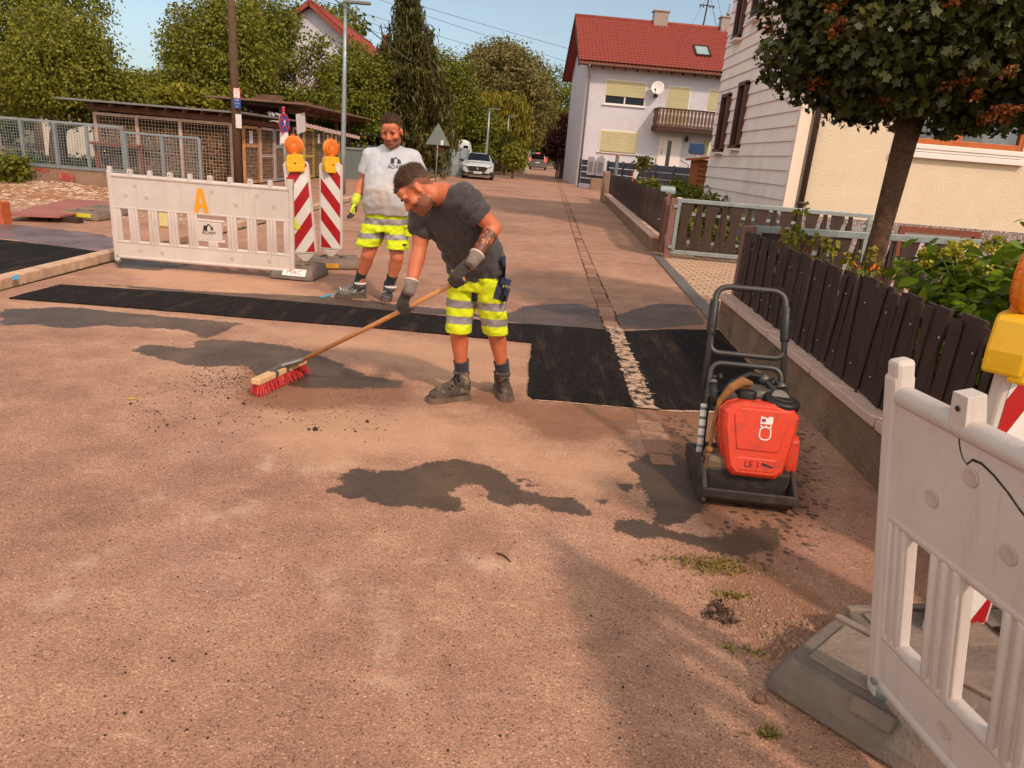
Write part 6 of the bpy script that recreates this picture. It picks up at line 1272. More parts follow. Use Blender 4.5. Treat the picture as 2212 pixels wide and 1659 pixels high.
# ================================================================== PLATE COMPACTOR
def compactor():
    o = empty('plate_compactor', (1.185,3.12,0), R(-4), 'orange red plate compactor with water tank and black tubular handle', 'plate compactor')
    M_T = mat('tank_orange_red', (214,62,36), .38, .07, 5, dirt=(120,58,40), dirt_amt=.75, dscale=11); M_IRON = mat('dark_iron', (46,38,36), .6, .25, 9, .003, 60, dirt=(104,80,64), dirt_amt=.55, dscale=9); M_TUBE = mat('anthracite_tube', (62,58,58), .42, .1, 12, metal=.2); M_ALU = mat('cast_aluminium', (112,102,96), .5, .2, 9, metal=.5, dirt=(84,64,50), dirt_amt=.7, dscale=10); M_MUD = mat('muddy_guard', (112,94,72), .85, .25, 8, .004, 60)
    b = MB(); pr = [(-.06,.10),(-.05,.055),(.0,.012),(.46,.012),(.53,.06),(.54,.10),(.52,.10),(.50,.07),(.45,.035),(.02,.035),(-.03,.065),(-.04,.10)]; b.prism(pr, -.225, .225, 0, basis((0,0,0),(0,1,0),(0,0,1),(1,0,0)))
    for s in (-1,1): b.prism([(-.06,.03),(.52,.03),(.48,.12),(.1,.20),(-.04,.11)], s*.215-.012, s*.215+.012, 0, basis((0,0,0),(0,1,0),(0,0,1),(1,0,0)))
    b.box((0,-.055,.085),(.45,.018,.05)); b.build('base_plate', M_IRON, o, .008)
    d = MB(); d.box((0,.20,.12),(.40,.34,.13)); d.box((-.06,.06,.13),(.15,.05,.10)); d.box((.10,.06,.13),(.15,.05,.10)); d.build('deck', M_IRON, o, .015)
    for x, y in ((-.19,-.02),(.19,-.02),(-.10,.03),(.10,.03),(-.17,.2),(.17,.2)):
        bo_ = MB(); bo_.lathe([(.012,0),(.012,.010),(.006,.012)], (x,y,.075 if abs(x) > .18 else .188), (0,-.3,1), 6); bo_.build('bolt', M_ALU, o)
    g = MB(); g.box((-.150,.11,.155),(.11,.15,.15)); g.build('exciter_guard', M_MUD, o, .02)
    e = MB(); e.box((.02,.30,.30),(.26,.22,.22)); e.lathe([(.07,0),(.085,.02),(.085,.10),(.06,.13)], (.05,.30,.40), (0,0,1), 20); e.box((-.10,.30,.42),(.10,.16,.10))
    for k in range(6): e.box((.14,.30,.24+k*.03),(.06,.20,.010))
    e.lathe([(.05,0),(.05,.09)], (.10,.22,.46), (.2,-.6,.7), 14); e.build('engine', M_ALU, o, .006)
    # tank: front outline narrowing downwards, leaning back a little
    tl = Matrix.Translation((.012,.04,.150)) @ Matrix.Rotation(R(-14),4,'X')
    prof = [(-.10,.0),(.10,.0),(.135,.03),(.152,.10),(.178,.24),(.184,.315),(.155,.352),(.06,.372),(-.09,.372),(-.145,.352),(-.178,.318),(-.176,.24),(-.148,.10),(-.13,.03)]
    t = MB(); MT = tl @ basis((0,0,0),(1,0,0),(0,0,1),(0,-1,0)); ctr = V((0,.19))
    rg = [[MT @ V(((x)*s, .19+(z-.19)*s, dp)) for x, z in prof] for dp, s in ((-.15,.90),(-.13,.97),(-.11,1),(.02,1),(.045,.965),(.06,.88))]; t.rings(rg, 0, True, False); t.tube([MT @ V((x*1.004, .19+(z-.19)*1.004, -.03)) for x, z in prof], .005, 6, closed=True); tk = t.build('water_tank', M_T, o, .012, 3)
    r_ = MB(); r_.prism([(-.10,.135),(.095,.135),(.135,.30),(.11,.335),(-.105,.335),(-.13,.30)], .055, .066, 0, MT); r_.prism([(-.085,.035),(.085,.035),(.095,.10),(-.095,.10)], .052, .062, 0, MT); r_.build('moulded_panel', M_T, tk, .010)
    lb = MB(); lb.prism([(-.005,.268),(.052,.268),(.052,.305),(.030,.305),(.030,.297),(-.005,.305)], .066, .0672, 0, MT); lo = lb.build('sticker', M_REFW, tk)
    q_ = MB(); q_.prism([(.0,.277),(.018,.277),(.018,.293),(.0,.293)], .0673, .0678, 0, MT); q_.build('sticker_print', mat('magenta_print', (150,40,80), .6), lo)
    # pale emblem: open ring topped by three points
    em = MB(); c = MT @ Matrix.Translation((.022,.222,.0668)); pts = [V((.026*math.copysign(abs(math.cos(a))**.7, math.cos(a)), .030*math.copysign(abs(math.sin(a))**.7, math.sin(a)),0)) for a in [k*math.pi/14 for k in range(28)]]
    em.tube([c @ p for p in pts], .0038, 6, closed=True)
    for x in (-.020,0,.020): em.tube([c @ V((x,.026,0)), c @ V((x*1.2,.040,0))], .0042, 6)
    em.build('emblem', M_REFW, tk)
    lettering('LE 1', .042, MT @ Matrix.Translation((-.02,.067,.0632)), M_DRAINK, tk, .0006)
    sc = MB(); sc.prism([(.025,.070),(.075,.058),(.078,.066),(.028,.082)], .0625, .064, 0, MT); sc.build('worn_letter', M_DRAINK, tk)
    cp = MB(); c = MT @ V((-.055,.375,-.04)); cp.lathe([(.042,-.01),(.045,0),(.045,.038),(.035,.042)], c, tl.to_3x3() @ V((0,-.1,1)), 12); cp.build('tank_cap', M_BLACKP, tk, .004)
    c = MT @ V((.105,.362,-.03)); cp = MB(); ax = (tl.to_3x3() @ V((.12,-.35,1))).normalized(); cp.lathe([(.085,-.015),(.088,0),(.088,.03),(.08,.035)], c, ax, 16); ac = cp.build('air_filter_cap', M_BLACKP, o, .006); cp = MB(); q = V((0,0,1)).rotation_difference(ax); cp.tube([c+ax*.036+q @ V((.05*math.cos(t*.3),.035*math.sin(t*.3),0)) for t in range(21)], .0015, 4); cp.build('raised_ring', M_ALU, ac)
    # belt guard at the right
    g = MB(); g.prism([(.0,.0),(.06,-.02),(.10,.10),(.12,.22),(.08,.25),(.03,.24),(.0,.12)], -.03, .03, 0, basis((.205,.08,.09),(0,.9,.1),(0,0,1),(1,0,0))); g.build('belt_guard', M_T, o, .012)
    # handle: lower frame hinged at the deck, upper frame folded above
    def arc(pts, r, n=5):                                   # round the corners of a polyline
        out = [V(pts[0])]
        for a, b_, c_ in zip(pts, pts[1:], pts[2:]):
            a, b_, c_ = V(a), V(b_), V(c_); d0 = (a-b_).normalized(); d1 = (c_-b_).normalized(); p0, p1 = b_+d0*r, b_+d1*r
            out += [p0*(1-t)**2+b_*2*t*(1-t)+p1*t*t for t in [k/n for k in range(n+1)]]
        return out+[V(pts[-1])]
    yz = lambda z: .24+.34*(z-.1)/.87
    lw = MB(); lw.tube(arc([(-.196,yz(.12),.12),(-.184,yz(.60),.60),(.178,yz(.60),.60),(.193,yz(.12),.12)], .06), .015, 10); lw.tube([(-.187,yz(.44),.44),(.182,yz(.44),.44)], .015, 10); lw.build('lower_handle', M_TUBE, o)
    up = MB(); up.tube(arc([(-.207,yz(.46)+.02,.46),(-.187,yz(.975)+.02,.975),(.174,yz(.975)+.02,.975),(.200,yz(.40)+.02,.40)], .075), .016, 12); up.tube(arc([(-.195,yz(.74)+.02,.74),(-.193,yz(.645)+.02,.645),(.186,yz(.645)+.02,.645),(.190,yz(.74)+.02,.74)], .05), .015, 10); up.build('upper_handle', M_TUBE, o)
    for s, x0, x1 in ((-1,-.190,-.197),(1,.178,.187)):
        gr = MB(); gr.tube([(x0,yz(.90)+.02,.90),(x1,yz(.73)+.02,.73)], .024, 12); h = gr.build('grip', M_BLACKP, o, .003); sc = MB()
        for z in (.88,.76): sc.lathe([(.006,0),(.004,.003)], (x0+(x1-x0)*(.90-z)/.17,yz(z)-.005,z), (0,-1,0), 8)
        sc.build('screw', M_ALU, h)
        kn = MB(); kn.tube([(s*.187,yz(.53),.53),(s*.145,yz(.53),.53)], .012, 8); kn.lathe([(.02,0),(.026,.005),(.026,.018),(.018,.022)], (s*.145,yz(.53),.53), (-s,0,0), 6); kn.build('knob', M_BLACKP, o)
    st = MB(); st.tube([(-.205,yz(.40)-.02,.40),(-.208,yz(.16)-.02,.16)], .018, 10); so_ = st.build('side_tube', M_REFW, o)
    for k in range(5): bnd = MB(); bnd.tube([(-.2052-.0006*k,yz(.38-.045*k)-.0205,.385-.045*k),(-.2054-.0006*k,yz(.37-.045*k)-.0205,.372-.045*k)], .0185, 10); bnd.build('sticker_print', M_GREYB, so_)
    # hose, cable and strap
    hs = MB(); hs.tube([(-.15,.30,.46),(-.08,.34,.53),(.0,.36,.575),(.06,.34,.575),(.11,.28,.53),(.135,.22,.48),(.14,.19,.45)], .017, 10); hs.tube([(-.185,.33,.53),(-.18,.29,.49),(-.165,.23,.44)], .022, 10); hs.tube([(.16,.34,.54),(.175,.28,.50),(.175,.23,.46)], .022, 10); hs.build('hose', M_BLACKP, o)
    cl = MB()
    for a, b_ in (((.062,.338,.574),(.080,.318,.558)),((.16,.34,.54),(.165,.32,.526)),((-.185,.33,.53),(-.184,.315,.516))): cl.tube([a,b_], .024, 10)
    cl.build('hose_clip', M_ALU, o)
    sp = MB(); sp.tube([(-.02,.22,.565),(-.07,.20,.58),(-.12,.18,.55),(-.165,.18,.48),(-.180,.16,.36),(-.190,.12,.26),(-.205,.06,.17),(-.212,.05,.12)], [.014,.025,.022,.015,.010,.009,.011,.007], 10); sp.tube([(-.02,.23,.545),(-.07,.21,.555),(-.12,.19,.54)], [.010,.017,.012], 8); sp.build('carry_strap', mat('brown_strap', (140,92,50), .9, .3, 30, .003, 120), o)
    rg_ = MB(); rg_.ell((-.193,.10,.245),(.022,.022,.018)); rg_.build('strap_knot', MATS['brown_strap'], o)
compactor()
# ================================================================== PEOPLE
def fuse(mb, voxel, smooth=4, fac=.5):
    me = mb.mesh('fused'); o = bpy.data.objects.new('fuse_source', me); C.objects.link(o)
    rm = o.modifiers.new('r', 'REMESH'); rm.mode = 'VOXEL'; rm.voxel_size = voxel; rm.use_smooth_shade = True
    if smooth: s = o.modifiers.new('s', 'SMOOTH'); s.iterations = smooth; s.factor = fac
    bpy.context.view_layer.update()
    dg = bpy.context.evaluated_depsgraph_get(); dg.update(); out = bpy.data.meshes.new_from_object(o.evaluated_get(dg))
    bpy.data.objects.remove(o); bpy.data.meshes.remove(me); out.materials.clear()
    out.polygons.foreach_set('use_smooth', [True]*len(out.polygons)); return out
def displace(me, fn):
    n = [v.normal.copy() for v in me.vertices]
    for v, m in zip(me.vertices, n): v.co = v.co+m*fn(v.co, m)
    me.update()
def shell(src, mask, thick, inset=-.002):
    """faces of SRC where MASK(co) > 0, pushed out by THICK(co, mask)"""
    val = [mask(v.co) for v in src.vertices]; nrm = [v.normal.copy() for v in src.vertices]; ids = {}; vs = []; fs = []
    for p in src.polygons:
        if sum(val[i] for i in p.vertices) > 0:
            f = []
            for i in p.vertices:
                if i not in ids: ids[i] = len(vs); t = thick(src.vertices[i].co, val[i]) if val[i] > 0 else inset; vs.append(src.vertices[i].co+nrm[i]*t)
                f.append(ids[i])
            fs.append(f)
    me = bpy.data.meshes.new('shell'); me.from_pydata(vs, [], fs); me.polygons.foreach_set('use_smooth', [True]*len(fs)); return me
def local(me, loc):
    me.transform(Matrix.Translation(-V(loc))); return me
def skin_mat(name, rgb):
    b = NB(name); c = lin(rgb); col = b.ramp(b.noise(18, 5, .6), [(.3, tuple(x*.86 for x in c)), (.7, tuple(min(1, x*1.1) for x in c))]); col = b.mix(b.math('MULTIPLY', b.step(b.noise(7, 3), .5, .7), .25), col, lin((190,84,56)))
    return b.set(col, .48, b.bump(b.noise(260, 3, .6), .0012), **{'Subsurface__Weight': .12, 'Subsurface__Radius': (.012,.005,.003), 'Specular__IOR__Level': .4})
M_SKIN = skin_mat('tanned_skin', (202,116,82))
M_HAIR = NB('short_brown_hair'); _h = M_HAIR; M_HAIR = _h.set(_h.ramp(_h.noise(140, 5, .7), [(.35, lin((48,30,20))), (.7, lin((112,76,52)))]), .6, _h.bump(_h.noise(220, 4, .7), .006))
def stubble_mat():
    b = NB('stubble'); return b.set(b.ramp(b.noise(300, 4, .75), [(.38, lin((92,56,41))), (.64, lin((166,96,68)))]), .7, b.bump(b.noise(320, 3, .6), .003))
M_STUB = stubble_mat()
M_EYEW = mat('eye_white', (92,66,56), .3, .03, 5); M_EYED = mat('eye_iris', (40,28,20), .2, .1, 5)
def cloth(name, c1, c2, rough=.9, streak=(18,18,60), dirt=None, amt=.6, ds=5, dlo=.5, dhi=.72):
    b = NB(name); mp_ = b.n('ShaderNodeMapping', Scale=streak); b.l(b.pos(), mp_.inputs[0]); col = b.ramp(b.noise(1.0, 6, .7, mp_.outputs[0]), [(.35, lin(c1)), (.65, lin(c2))])
    if dirt: col = b.mix(b.math('MULTIPLY', b.step(b.noise(ds, 8, .72), dlo, dhi), amt), col, lin(dirt))
    return b.set(col, rough, b.bump(b.noise(420, 2, .5), .0015), **{'Sheen__Weight': .15})
M_TEEG = cloth('heather_grey_jersey', (44,38,41), (84,75,78), streak=(70,70,150))
M_SOCKN = cloth('navy_sock', (36,34,48), (54,50,66)); M_SOCKB = cloth('black_sock', (24,20,22), (38,32,34)); M_NAVY = cloth('navy_canvas', (34,40,64), (50,58,88)); M_GLOVED = cloth('dark_glove', (44,36,36), (70,58,56)); M_GLOVEG = cloth('grey_knit_cuff', (110,94,90), (138,120,112), streak=(40,40,140)); M_HEM = cloth('pale_hem', (206,186,172), (226,206,192)); M_GLOVEY = cloth('yellow_glove', (186,196,40), (214,222,70), dirt=(120,110,60), amt=.4, ds=14)
def shorts_mat(name, bands, dirt_amt):
    b = NB(name); z = b.attr('band').outputs['Fac']; wob = b.math('ADD', z, b.math('MULTIPLY', b.math('SUBTRACT', b.noise(9, 3), .5), .012)); m = None
    for a, c in bands:
        k = b.math('MULTIPLY', b.step(wob, a-.002, a+.002), b.math('SUBTRACT', 1.0, b.step(wob, c-.002, c+.002))); m = k if m is None else b.math('MAXIMUM', m, k)
    y = b.ramp(b.noise(5, 6, .6), [(.3, lin((196,206,14))), (.7, lin((226,236,30)))]); y = b.mix(b.math('MULTIPLY', b.step(b.noise(13, 8, .75), .54, .74), dirt_amt), y, lin((128,124,50)))
    g = b.ramp(b.noise(12, 5, .65), [(.35, lin((128,120,122))), (.7, lin((166,156,158)))]); g = b.mix(b.math('MULTIPLY', b.step(b.noise(8, 6, .7), .5, .7), dirt_amt), g, lin((150,116,88)))
    col = b.mix(m, y, g); return b.set(col, b.mix(m, (.85,.85,.85), (.4,.4,.4)), b.bump(b.noise(380, 2, .5), .0012))
def head_prims(mb, M, s=1.0):
    T = lambda x, y, z: M @ V((x*s, y*s, z*s)); r3 = M.to_3x3()
    def e(c, r, rot=None): mb.ell(T(*c), (r[0]*s, r[1]*s, r[2]*s), r3 if rot is None else r3 @ rot, 16)
    e((0,-.014,.032), (.077,.096,.088)); e((0,.030,-.022), (.064,.066,.088)); e((0,.040,-.080), (.055,.052,.042)); e((0,.074,-.098), (.026,.024,.022))
    e((0,.066,.045), (.056,.034,.040))
    for k in (-1,1):
        e((k*.030,.083,.020), (.030,.015,.011)); e((k*.043,.060,-.028), (.026,.030,.026)); e((k*.046,.022,-.075), (.020,.040,.028))
        e((k*.079,-.004,-.008), (.010,.020,.032), Matrix.Rotation(-k*.35,3,'Z')); e((k*.012,.104,-.036), (.010,.012,.009))
    mb.cap(T(0,.088,.012), T(0,.113,-.032), .009*s, .0135*s, 10); e((0,.090,-.060), (.024,.016,.007)); e((0,.088,-.072), (.021,.016,.008)); e((0,.082,-.083), (.018,.014,.007))
def smooth01(x, a, b): t = min(1, max(0, (x-a)/(b-a))); return t*t*(3-2*t)
def add_face(root, body_me, M, s, loc, hair_t=.018, seed=1, beard_t=.003, lids=.0, front=.066):
    """hair, beard, brows and eyes for the head in frame M; BODY_ME is still in world space"""
    Mi = M.inverted()
    def L(co): return (Mi @ co)/s
    def hm(co):
        p = L(co)
        if p.length > .19 or p.z < -.075: return -1
        line = front if p.y > .055 else (.026+.026*smooth01(p.y,.0,.05) if p.y > -.02 else -.022+.048*smooth01(p.y,-.075,-.02))
        side = abs(p.x)
        if p.y > .02 and p.y <= .06: line = .042+(front-.042)*smooth01(p.y,.02,.055)
        if abs(p.x) > .074 and abs(p.y+.004) < .03 and p.z < .026: return -1
        return (p.z-line)*30
    def ht(co, m):
        p = L(co); top = smooth01(p.z,.02,.085); n = noise.noise(p*55+V((seed,0,0)))*.45+noise.noise(p*160)*.35
        return s*min(1, m*.8)*(.0035+hair_t*top*(.75+n)+.003*n)
    hs_ = shell(body_me, hm, ht); rr = random.Random(seed); mb = MB(); fu = M.to_3x3() @ V((0,.35,1)).normalized()
    for p in hs_.polygons:
        lp = L(p.center)
        for q in range(2 if lp.z > .04 else 1):
            n = (p.normal*.7+fu*.35+V((rr.gauss(0,.35),rr.gauss(0,.35),rr.gauss(0,.25)))).normalized(); l = s*(.004+hair_t*.85*smooth01(lp.z,.02,.085))*rr.uniform(.6,1.4); w = n.orthogonal().normalized()*.0011*s; c = p.center-p.normal*.001
            mb.add([c-w, c+w, c+n*l], [(0,1,2)])
    ho = put('hair', local(hs_, loc), M_HAIR, root); put('hair_strands', local(mb.mesh('hair_strands'), loc), M_HAIR, ho)
    def bmk(co):
        p = L(co)
        if p.y < -.012+.012*noise.noise(p*70) or p.z > -.012 or p.z < -.135 or p.length > .17: return -1
        lim = -.048-.035*smooth01(.085-p.y,0,.06)*-1*.6
        jaw = -.036 if abs(p.x) > .045 else -.043
        if abs(p.x) < .020 and -.075 < p.z < -.064 and p.y > .08: return -1
        if p.y > .097 and p.z > -.046: return -1
        return (jaw-p.z+.010*noise.noise(p*60))*25
    def fd(co):
        p = L(co)
        if p.length > .19 or p.y > .034 or p.z > .075 or p.z < -.06 or (abs(p.x) > .074 and abs(p.y+.004) < .03 and p.z < .026): return -1
        lo_ = .0+.03*smooth01(p.y,.0,.05) if p.y > -.02 else -.045+.045*smooth01(p.y,-.075,-.02)
        return (p.z-lo_)*30
    put('hair_fade', local(shell(body_me, fd, lambda co, m: s*.0022*min(1, m), -.001), loc), M_STUB, root)
    put('beard', local(shell(body_me, bmk, lambda co, m: s*(beard_t*min(1, m)*(1+.5*noise.noise(L(co)*150))), -.001), loc), M_STUB, root)
    for k in (-1,1):
        e = MB(); e.ell(M @ V((k*.031*s,.0845*s,.000*s)), (.0115*s,.0090*s,(.0062-lids)*s), M.to_3x3(), 12); ey = local(e.mesh('eye'), loc); eo = put('eye', ey, M_EYEW, root)
        e = MB(); e.ell(M @ V((k*.031*s-.001,.0915*s,-.001*s)), (.0055*s,.004*s,(.0055-lids*.6)*s), M.to_3x3(), 10); put('iris', local(e.mesh('iris'), loc), M_EYED, eo)
        e = MB(); e.tube([M @ V((k*x*s, y*s, z*s)) for x, y, z in ((.014,.0985,.0195),(.030,.0985,.025),(.048,.085,.019))], [.0045*s,.005*s,.003*s], 6); put('eyebrow', local(e.mesh('eyebrow'), loc), M_HAIR, root)
    e = MB(); e.tube([M @ V((x*s,y*s,z*s)) for x, y, z in ((-.023,.091,-.075),(-.012,.101,-.068),(0,.1045,-.0665),(.012,.101,-.068),(.023,.091,-.075))], .0022*s, 6); put('lips', local(e.mesh('lips'), loc), mat('lip', (112,54,44), .6), root)
def grip_hand(wrist, c, a, rr, p, side, s=1.0, fr=.0115):
    """closed hand on a rod: centre C, axis A, radius RR, palm on the side P; fingers wrap from P towards SIDE"""
    mb = MB(); a = V(a).normalized(); p = (V(p)-a*V(p).dot(a)).normalized(); q = a.cross(p)*side
    mb.cap(V(wrist), c+p*(rr+.024*s), .030*s, .032*s, 14)
    for t in (-.03,-.01,.012,.03): mb.cap(V(wrist).lerp(c+p*(rr+.02*s)+a*t*s, .25), c+a*t*s*1.1+p*(rr+.016*s)+q*.012*s, .020*s, .015*s, 10)
    for i, (off, ln) in enumerate(((-.034,.92),(-.0115,1.0),(.0115,.97),(.034,.82))):
        pr = None; f = fr*s*(1.0 if i < 3 else .9)
        for k in range(7):
            th = R(-5+k*(200*ln)/6*1.12); pt = c+a*off*s+(p*math.cos(th)+q*math.sin(th))*(rr+f*.9+(.008*s if k in (1,) else 0)); rad = f*(1.06 if k in (1,3) else 1.0)*(1-.04*k)
            if pr is not None: mb.cap(pr[0], pt, pr[1], rad, 9)
            pr = (pt, rad)
    pr = None
    for k in range(5):
        th = R(-20-k*34); pt = c-a*(.048+.004*k)*s+(p*math.cos(th)+q*math.sin(th))*(rr+fr*s+.004); rad = fr*s*(1.25-.08*k)
        if k == 0: mb.cap(V(wrist).lerp(c, .45)+p*.012, pt, .018*s, rad, 10)
        else: mb.cap(pr[0], pt, pr[1], rad, 9)
        pr = (pt, rad)
    return mb
def loose_hand(wrist, d, pn, thumb, s=1.0, curl=18):
    """relaxed hand: D along the hand, PN palm normal, THUMB sideways"""
    mb = MB(); d = V(d).normalized(); th = (V(thumb)-d*V(thumb).dot(d)).normalized(); pn = d.cross(th); pn = pn if pn.dot(V(pn)) > 0 else -pn
    w = V(wrist)
    for t in (-.03,-.01,.01,.03): mb.cap(w+th*t*.7*s, w+d*.085*s+th*t*s, .019*s, .0145*s, 10)
    for i, (off, ln) in enumerate(((.034,.072),(.0115,.082),(-.0115,.076),(-.034,.058))):
        p = w+d*.088*s+th*off*s; ang = R(curl*.6+4*i); r = .0105*s
        for k, f in enumerate((.45,.32,.25)):
            dd = d*math.cos(ang)+pn*math.sin(ang); q = p+dd*ln*f*s*1.15; mb.cap(p, q, r, r*.93, 9); p = q; r *= .93; ang += R(curl*1.3+5*i)
    p = w+d*.022*s+th*.028*s; ang = 0
    for k, (l, r) in enumerate(((.040,.0145),(.032,.0125),(.025,.0105))):
        dd = (d*math.cos(R(42-14*k))+th*math.sin(R(42-14*k))+pn*.25).normalized(); q = p+dd*l*s; mb.cap(p, q, r*s, r*.9*s, 9); p = q
    return mb
def boot(root, heel, toe, ankle, loc, up_m, sole_m, lace_m, acc=None, s=1.0):
    heel, toe, ankle = V(heel), V(toe), V(ankle); d = (toe-heel); L = d.length; d.normalize(); sd = V((0,0,1)).cross(d)
    mb = MB(); B = heel
    P = lambda t, x, z: B+d*(t*L)+sd*x*s+V((0,0,z*s))
    prof = [(-.02,.030),(.10,.036),(.30,.034),(.55,.042),(.75,.048),(.90,.044),(1.0,.026)]
    mb.cap(P(.12,0,.075), P(.15,0,.12), .043*s, .047*s, 14); mb.cap(P(.15,0,.11), ankle+V((0,0,-.01)), .047*s, .050*s, 14)
    mb.cap(P(.12,0,.058), P(.55,0,.058), .040*s, .044*s, 14); mb.cap(P(.55,.004,.055), P(.82,.004,.050), .046*s, .042*s, 14); mb.cap(P(.22,0,.12), P(.72,0,.072), .040*s, .034*s, 14)
    me = fuse(mb, .007, 4); displace(me, lambda co, n: .0025*noise.noise(co*38)+.0015*noise.noise(co*90))
    for v in me.vertices:
        if v.co.z < .022: v.co.z = .022
    b = put('boot', local(me, loc), up_m, root)
    out = [P(t, w+.006, 0) for t, w in prof]+[P(t, -w-.006, 0) for t, w in prof[::-1]]
    m = MB(); m.rings([[p+V((0,0,z)) for p in out] for z in (.002,.020)], 0, True, False); m.rings([[(p-B-d*L*.5)*.965+B+d*L*.5+V((0,0,z)) for p in out] for z in (.020,.036)], 0, True, False); put('sole', local(m.mesh('sole'), loc), sole_m, b)
    m = MB()
    for k in range(5):
        t = .30+k*.075; z = .150-.017*k; m.tube([P(t,.038,z-.012),P(t+.02,0,z+.016),P(t+.03,-.038,z-.010)], .0055*s, 6); m.tube([P(t,-.038,z-.012),P(t+.02,0,z+.017),P(t+.03,.038,z-.010)], .0055*s, 6)
    m.tube([P(.27,.0,.165),P(.30,.03,.175),P(.34,.045,.15)], .003*s, 5); m.tube([P(.27,.0,.165),P(.32,-.03,.17),P(.36,-.04,.13)], .003*s, 5); put('lace', local(m.mesh('lace'), loc), lace_m, b)
    m = MB(); m.lathe([(.046*s,-.012),(.055*s,-.006),(.056*s,.006),(.047*s,.012)], ankle+V((0,0,.0)), (0,0,1), 16); put('collar', local(m.mesh('collar'), loc), acc or up_m, b)
    if acc:
        m = MB()
        for k in (-1,1):
            for t0, z0, t1, z1 in ((.28,.10,.46,.05),(.05,.11,.20,.06)): m.tube([P(t0,k*.040,z0),P((t0+t1)/2,k*.046,(z0+z1)/2),P(t1,k*.046,z1)], .005*s, 6)
        for t in (.66,.74,.82): m.tube([P(t,.035,.080),P(t+.02,0,.096),P(t,-.035,.080)], .006*s, 6)
        put('overlay', local(m.mesh('overlay'), loc), acc, b)
def ringo(c, ax, ay, rx, ry, n=22, e=2.4):                 # superellipse ring
    out = []
    for k in range(n):
        t = 2*math.pi*k/n; ca, sa = math.cos(t), math.sin(t); out.append(V(c)+V(ax)*(rx*math.copysign(abs(ca)**(2/e), ca))+V(ay)*(ry*math.copysign(abs(sa)**(2/e), sa)))
    return out
def band_attr(me, fn):
    a = me.attributes.new('band', 'FLOAT', 'POINT'); a.data.foreach_set('value', np.array([fn(v.co) for v in me.vertices], np.float32))
def drop_on(me, bvh, d, off):                              # lay a flat print on a surface along direction d
    for v in me.vertices:
        h = bvh.ray_cast(v.co-V(d)*.3, V(d))
        if h[0] is not None: v.co = h[0]-V(d)*off
    me.update()
def bvh_of(me): return BVHTree.FromPolygons([v.co.copy() for v in me.vertices], [tuple(p.vertices) for p in me.polygons])
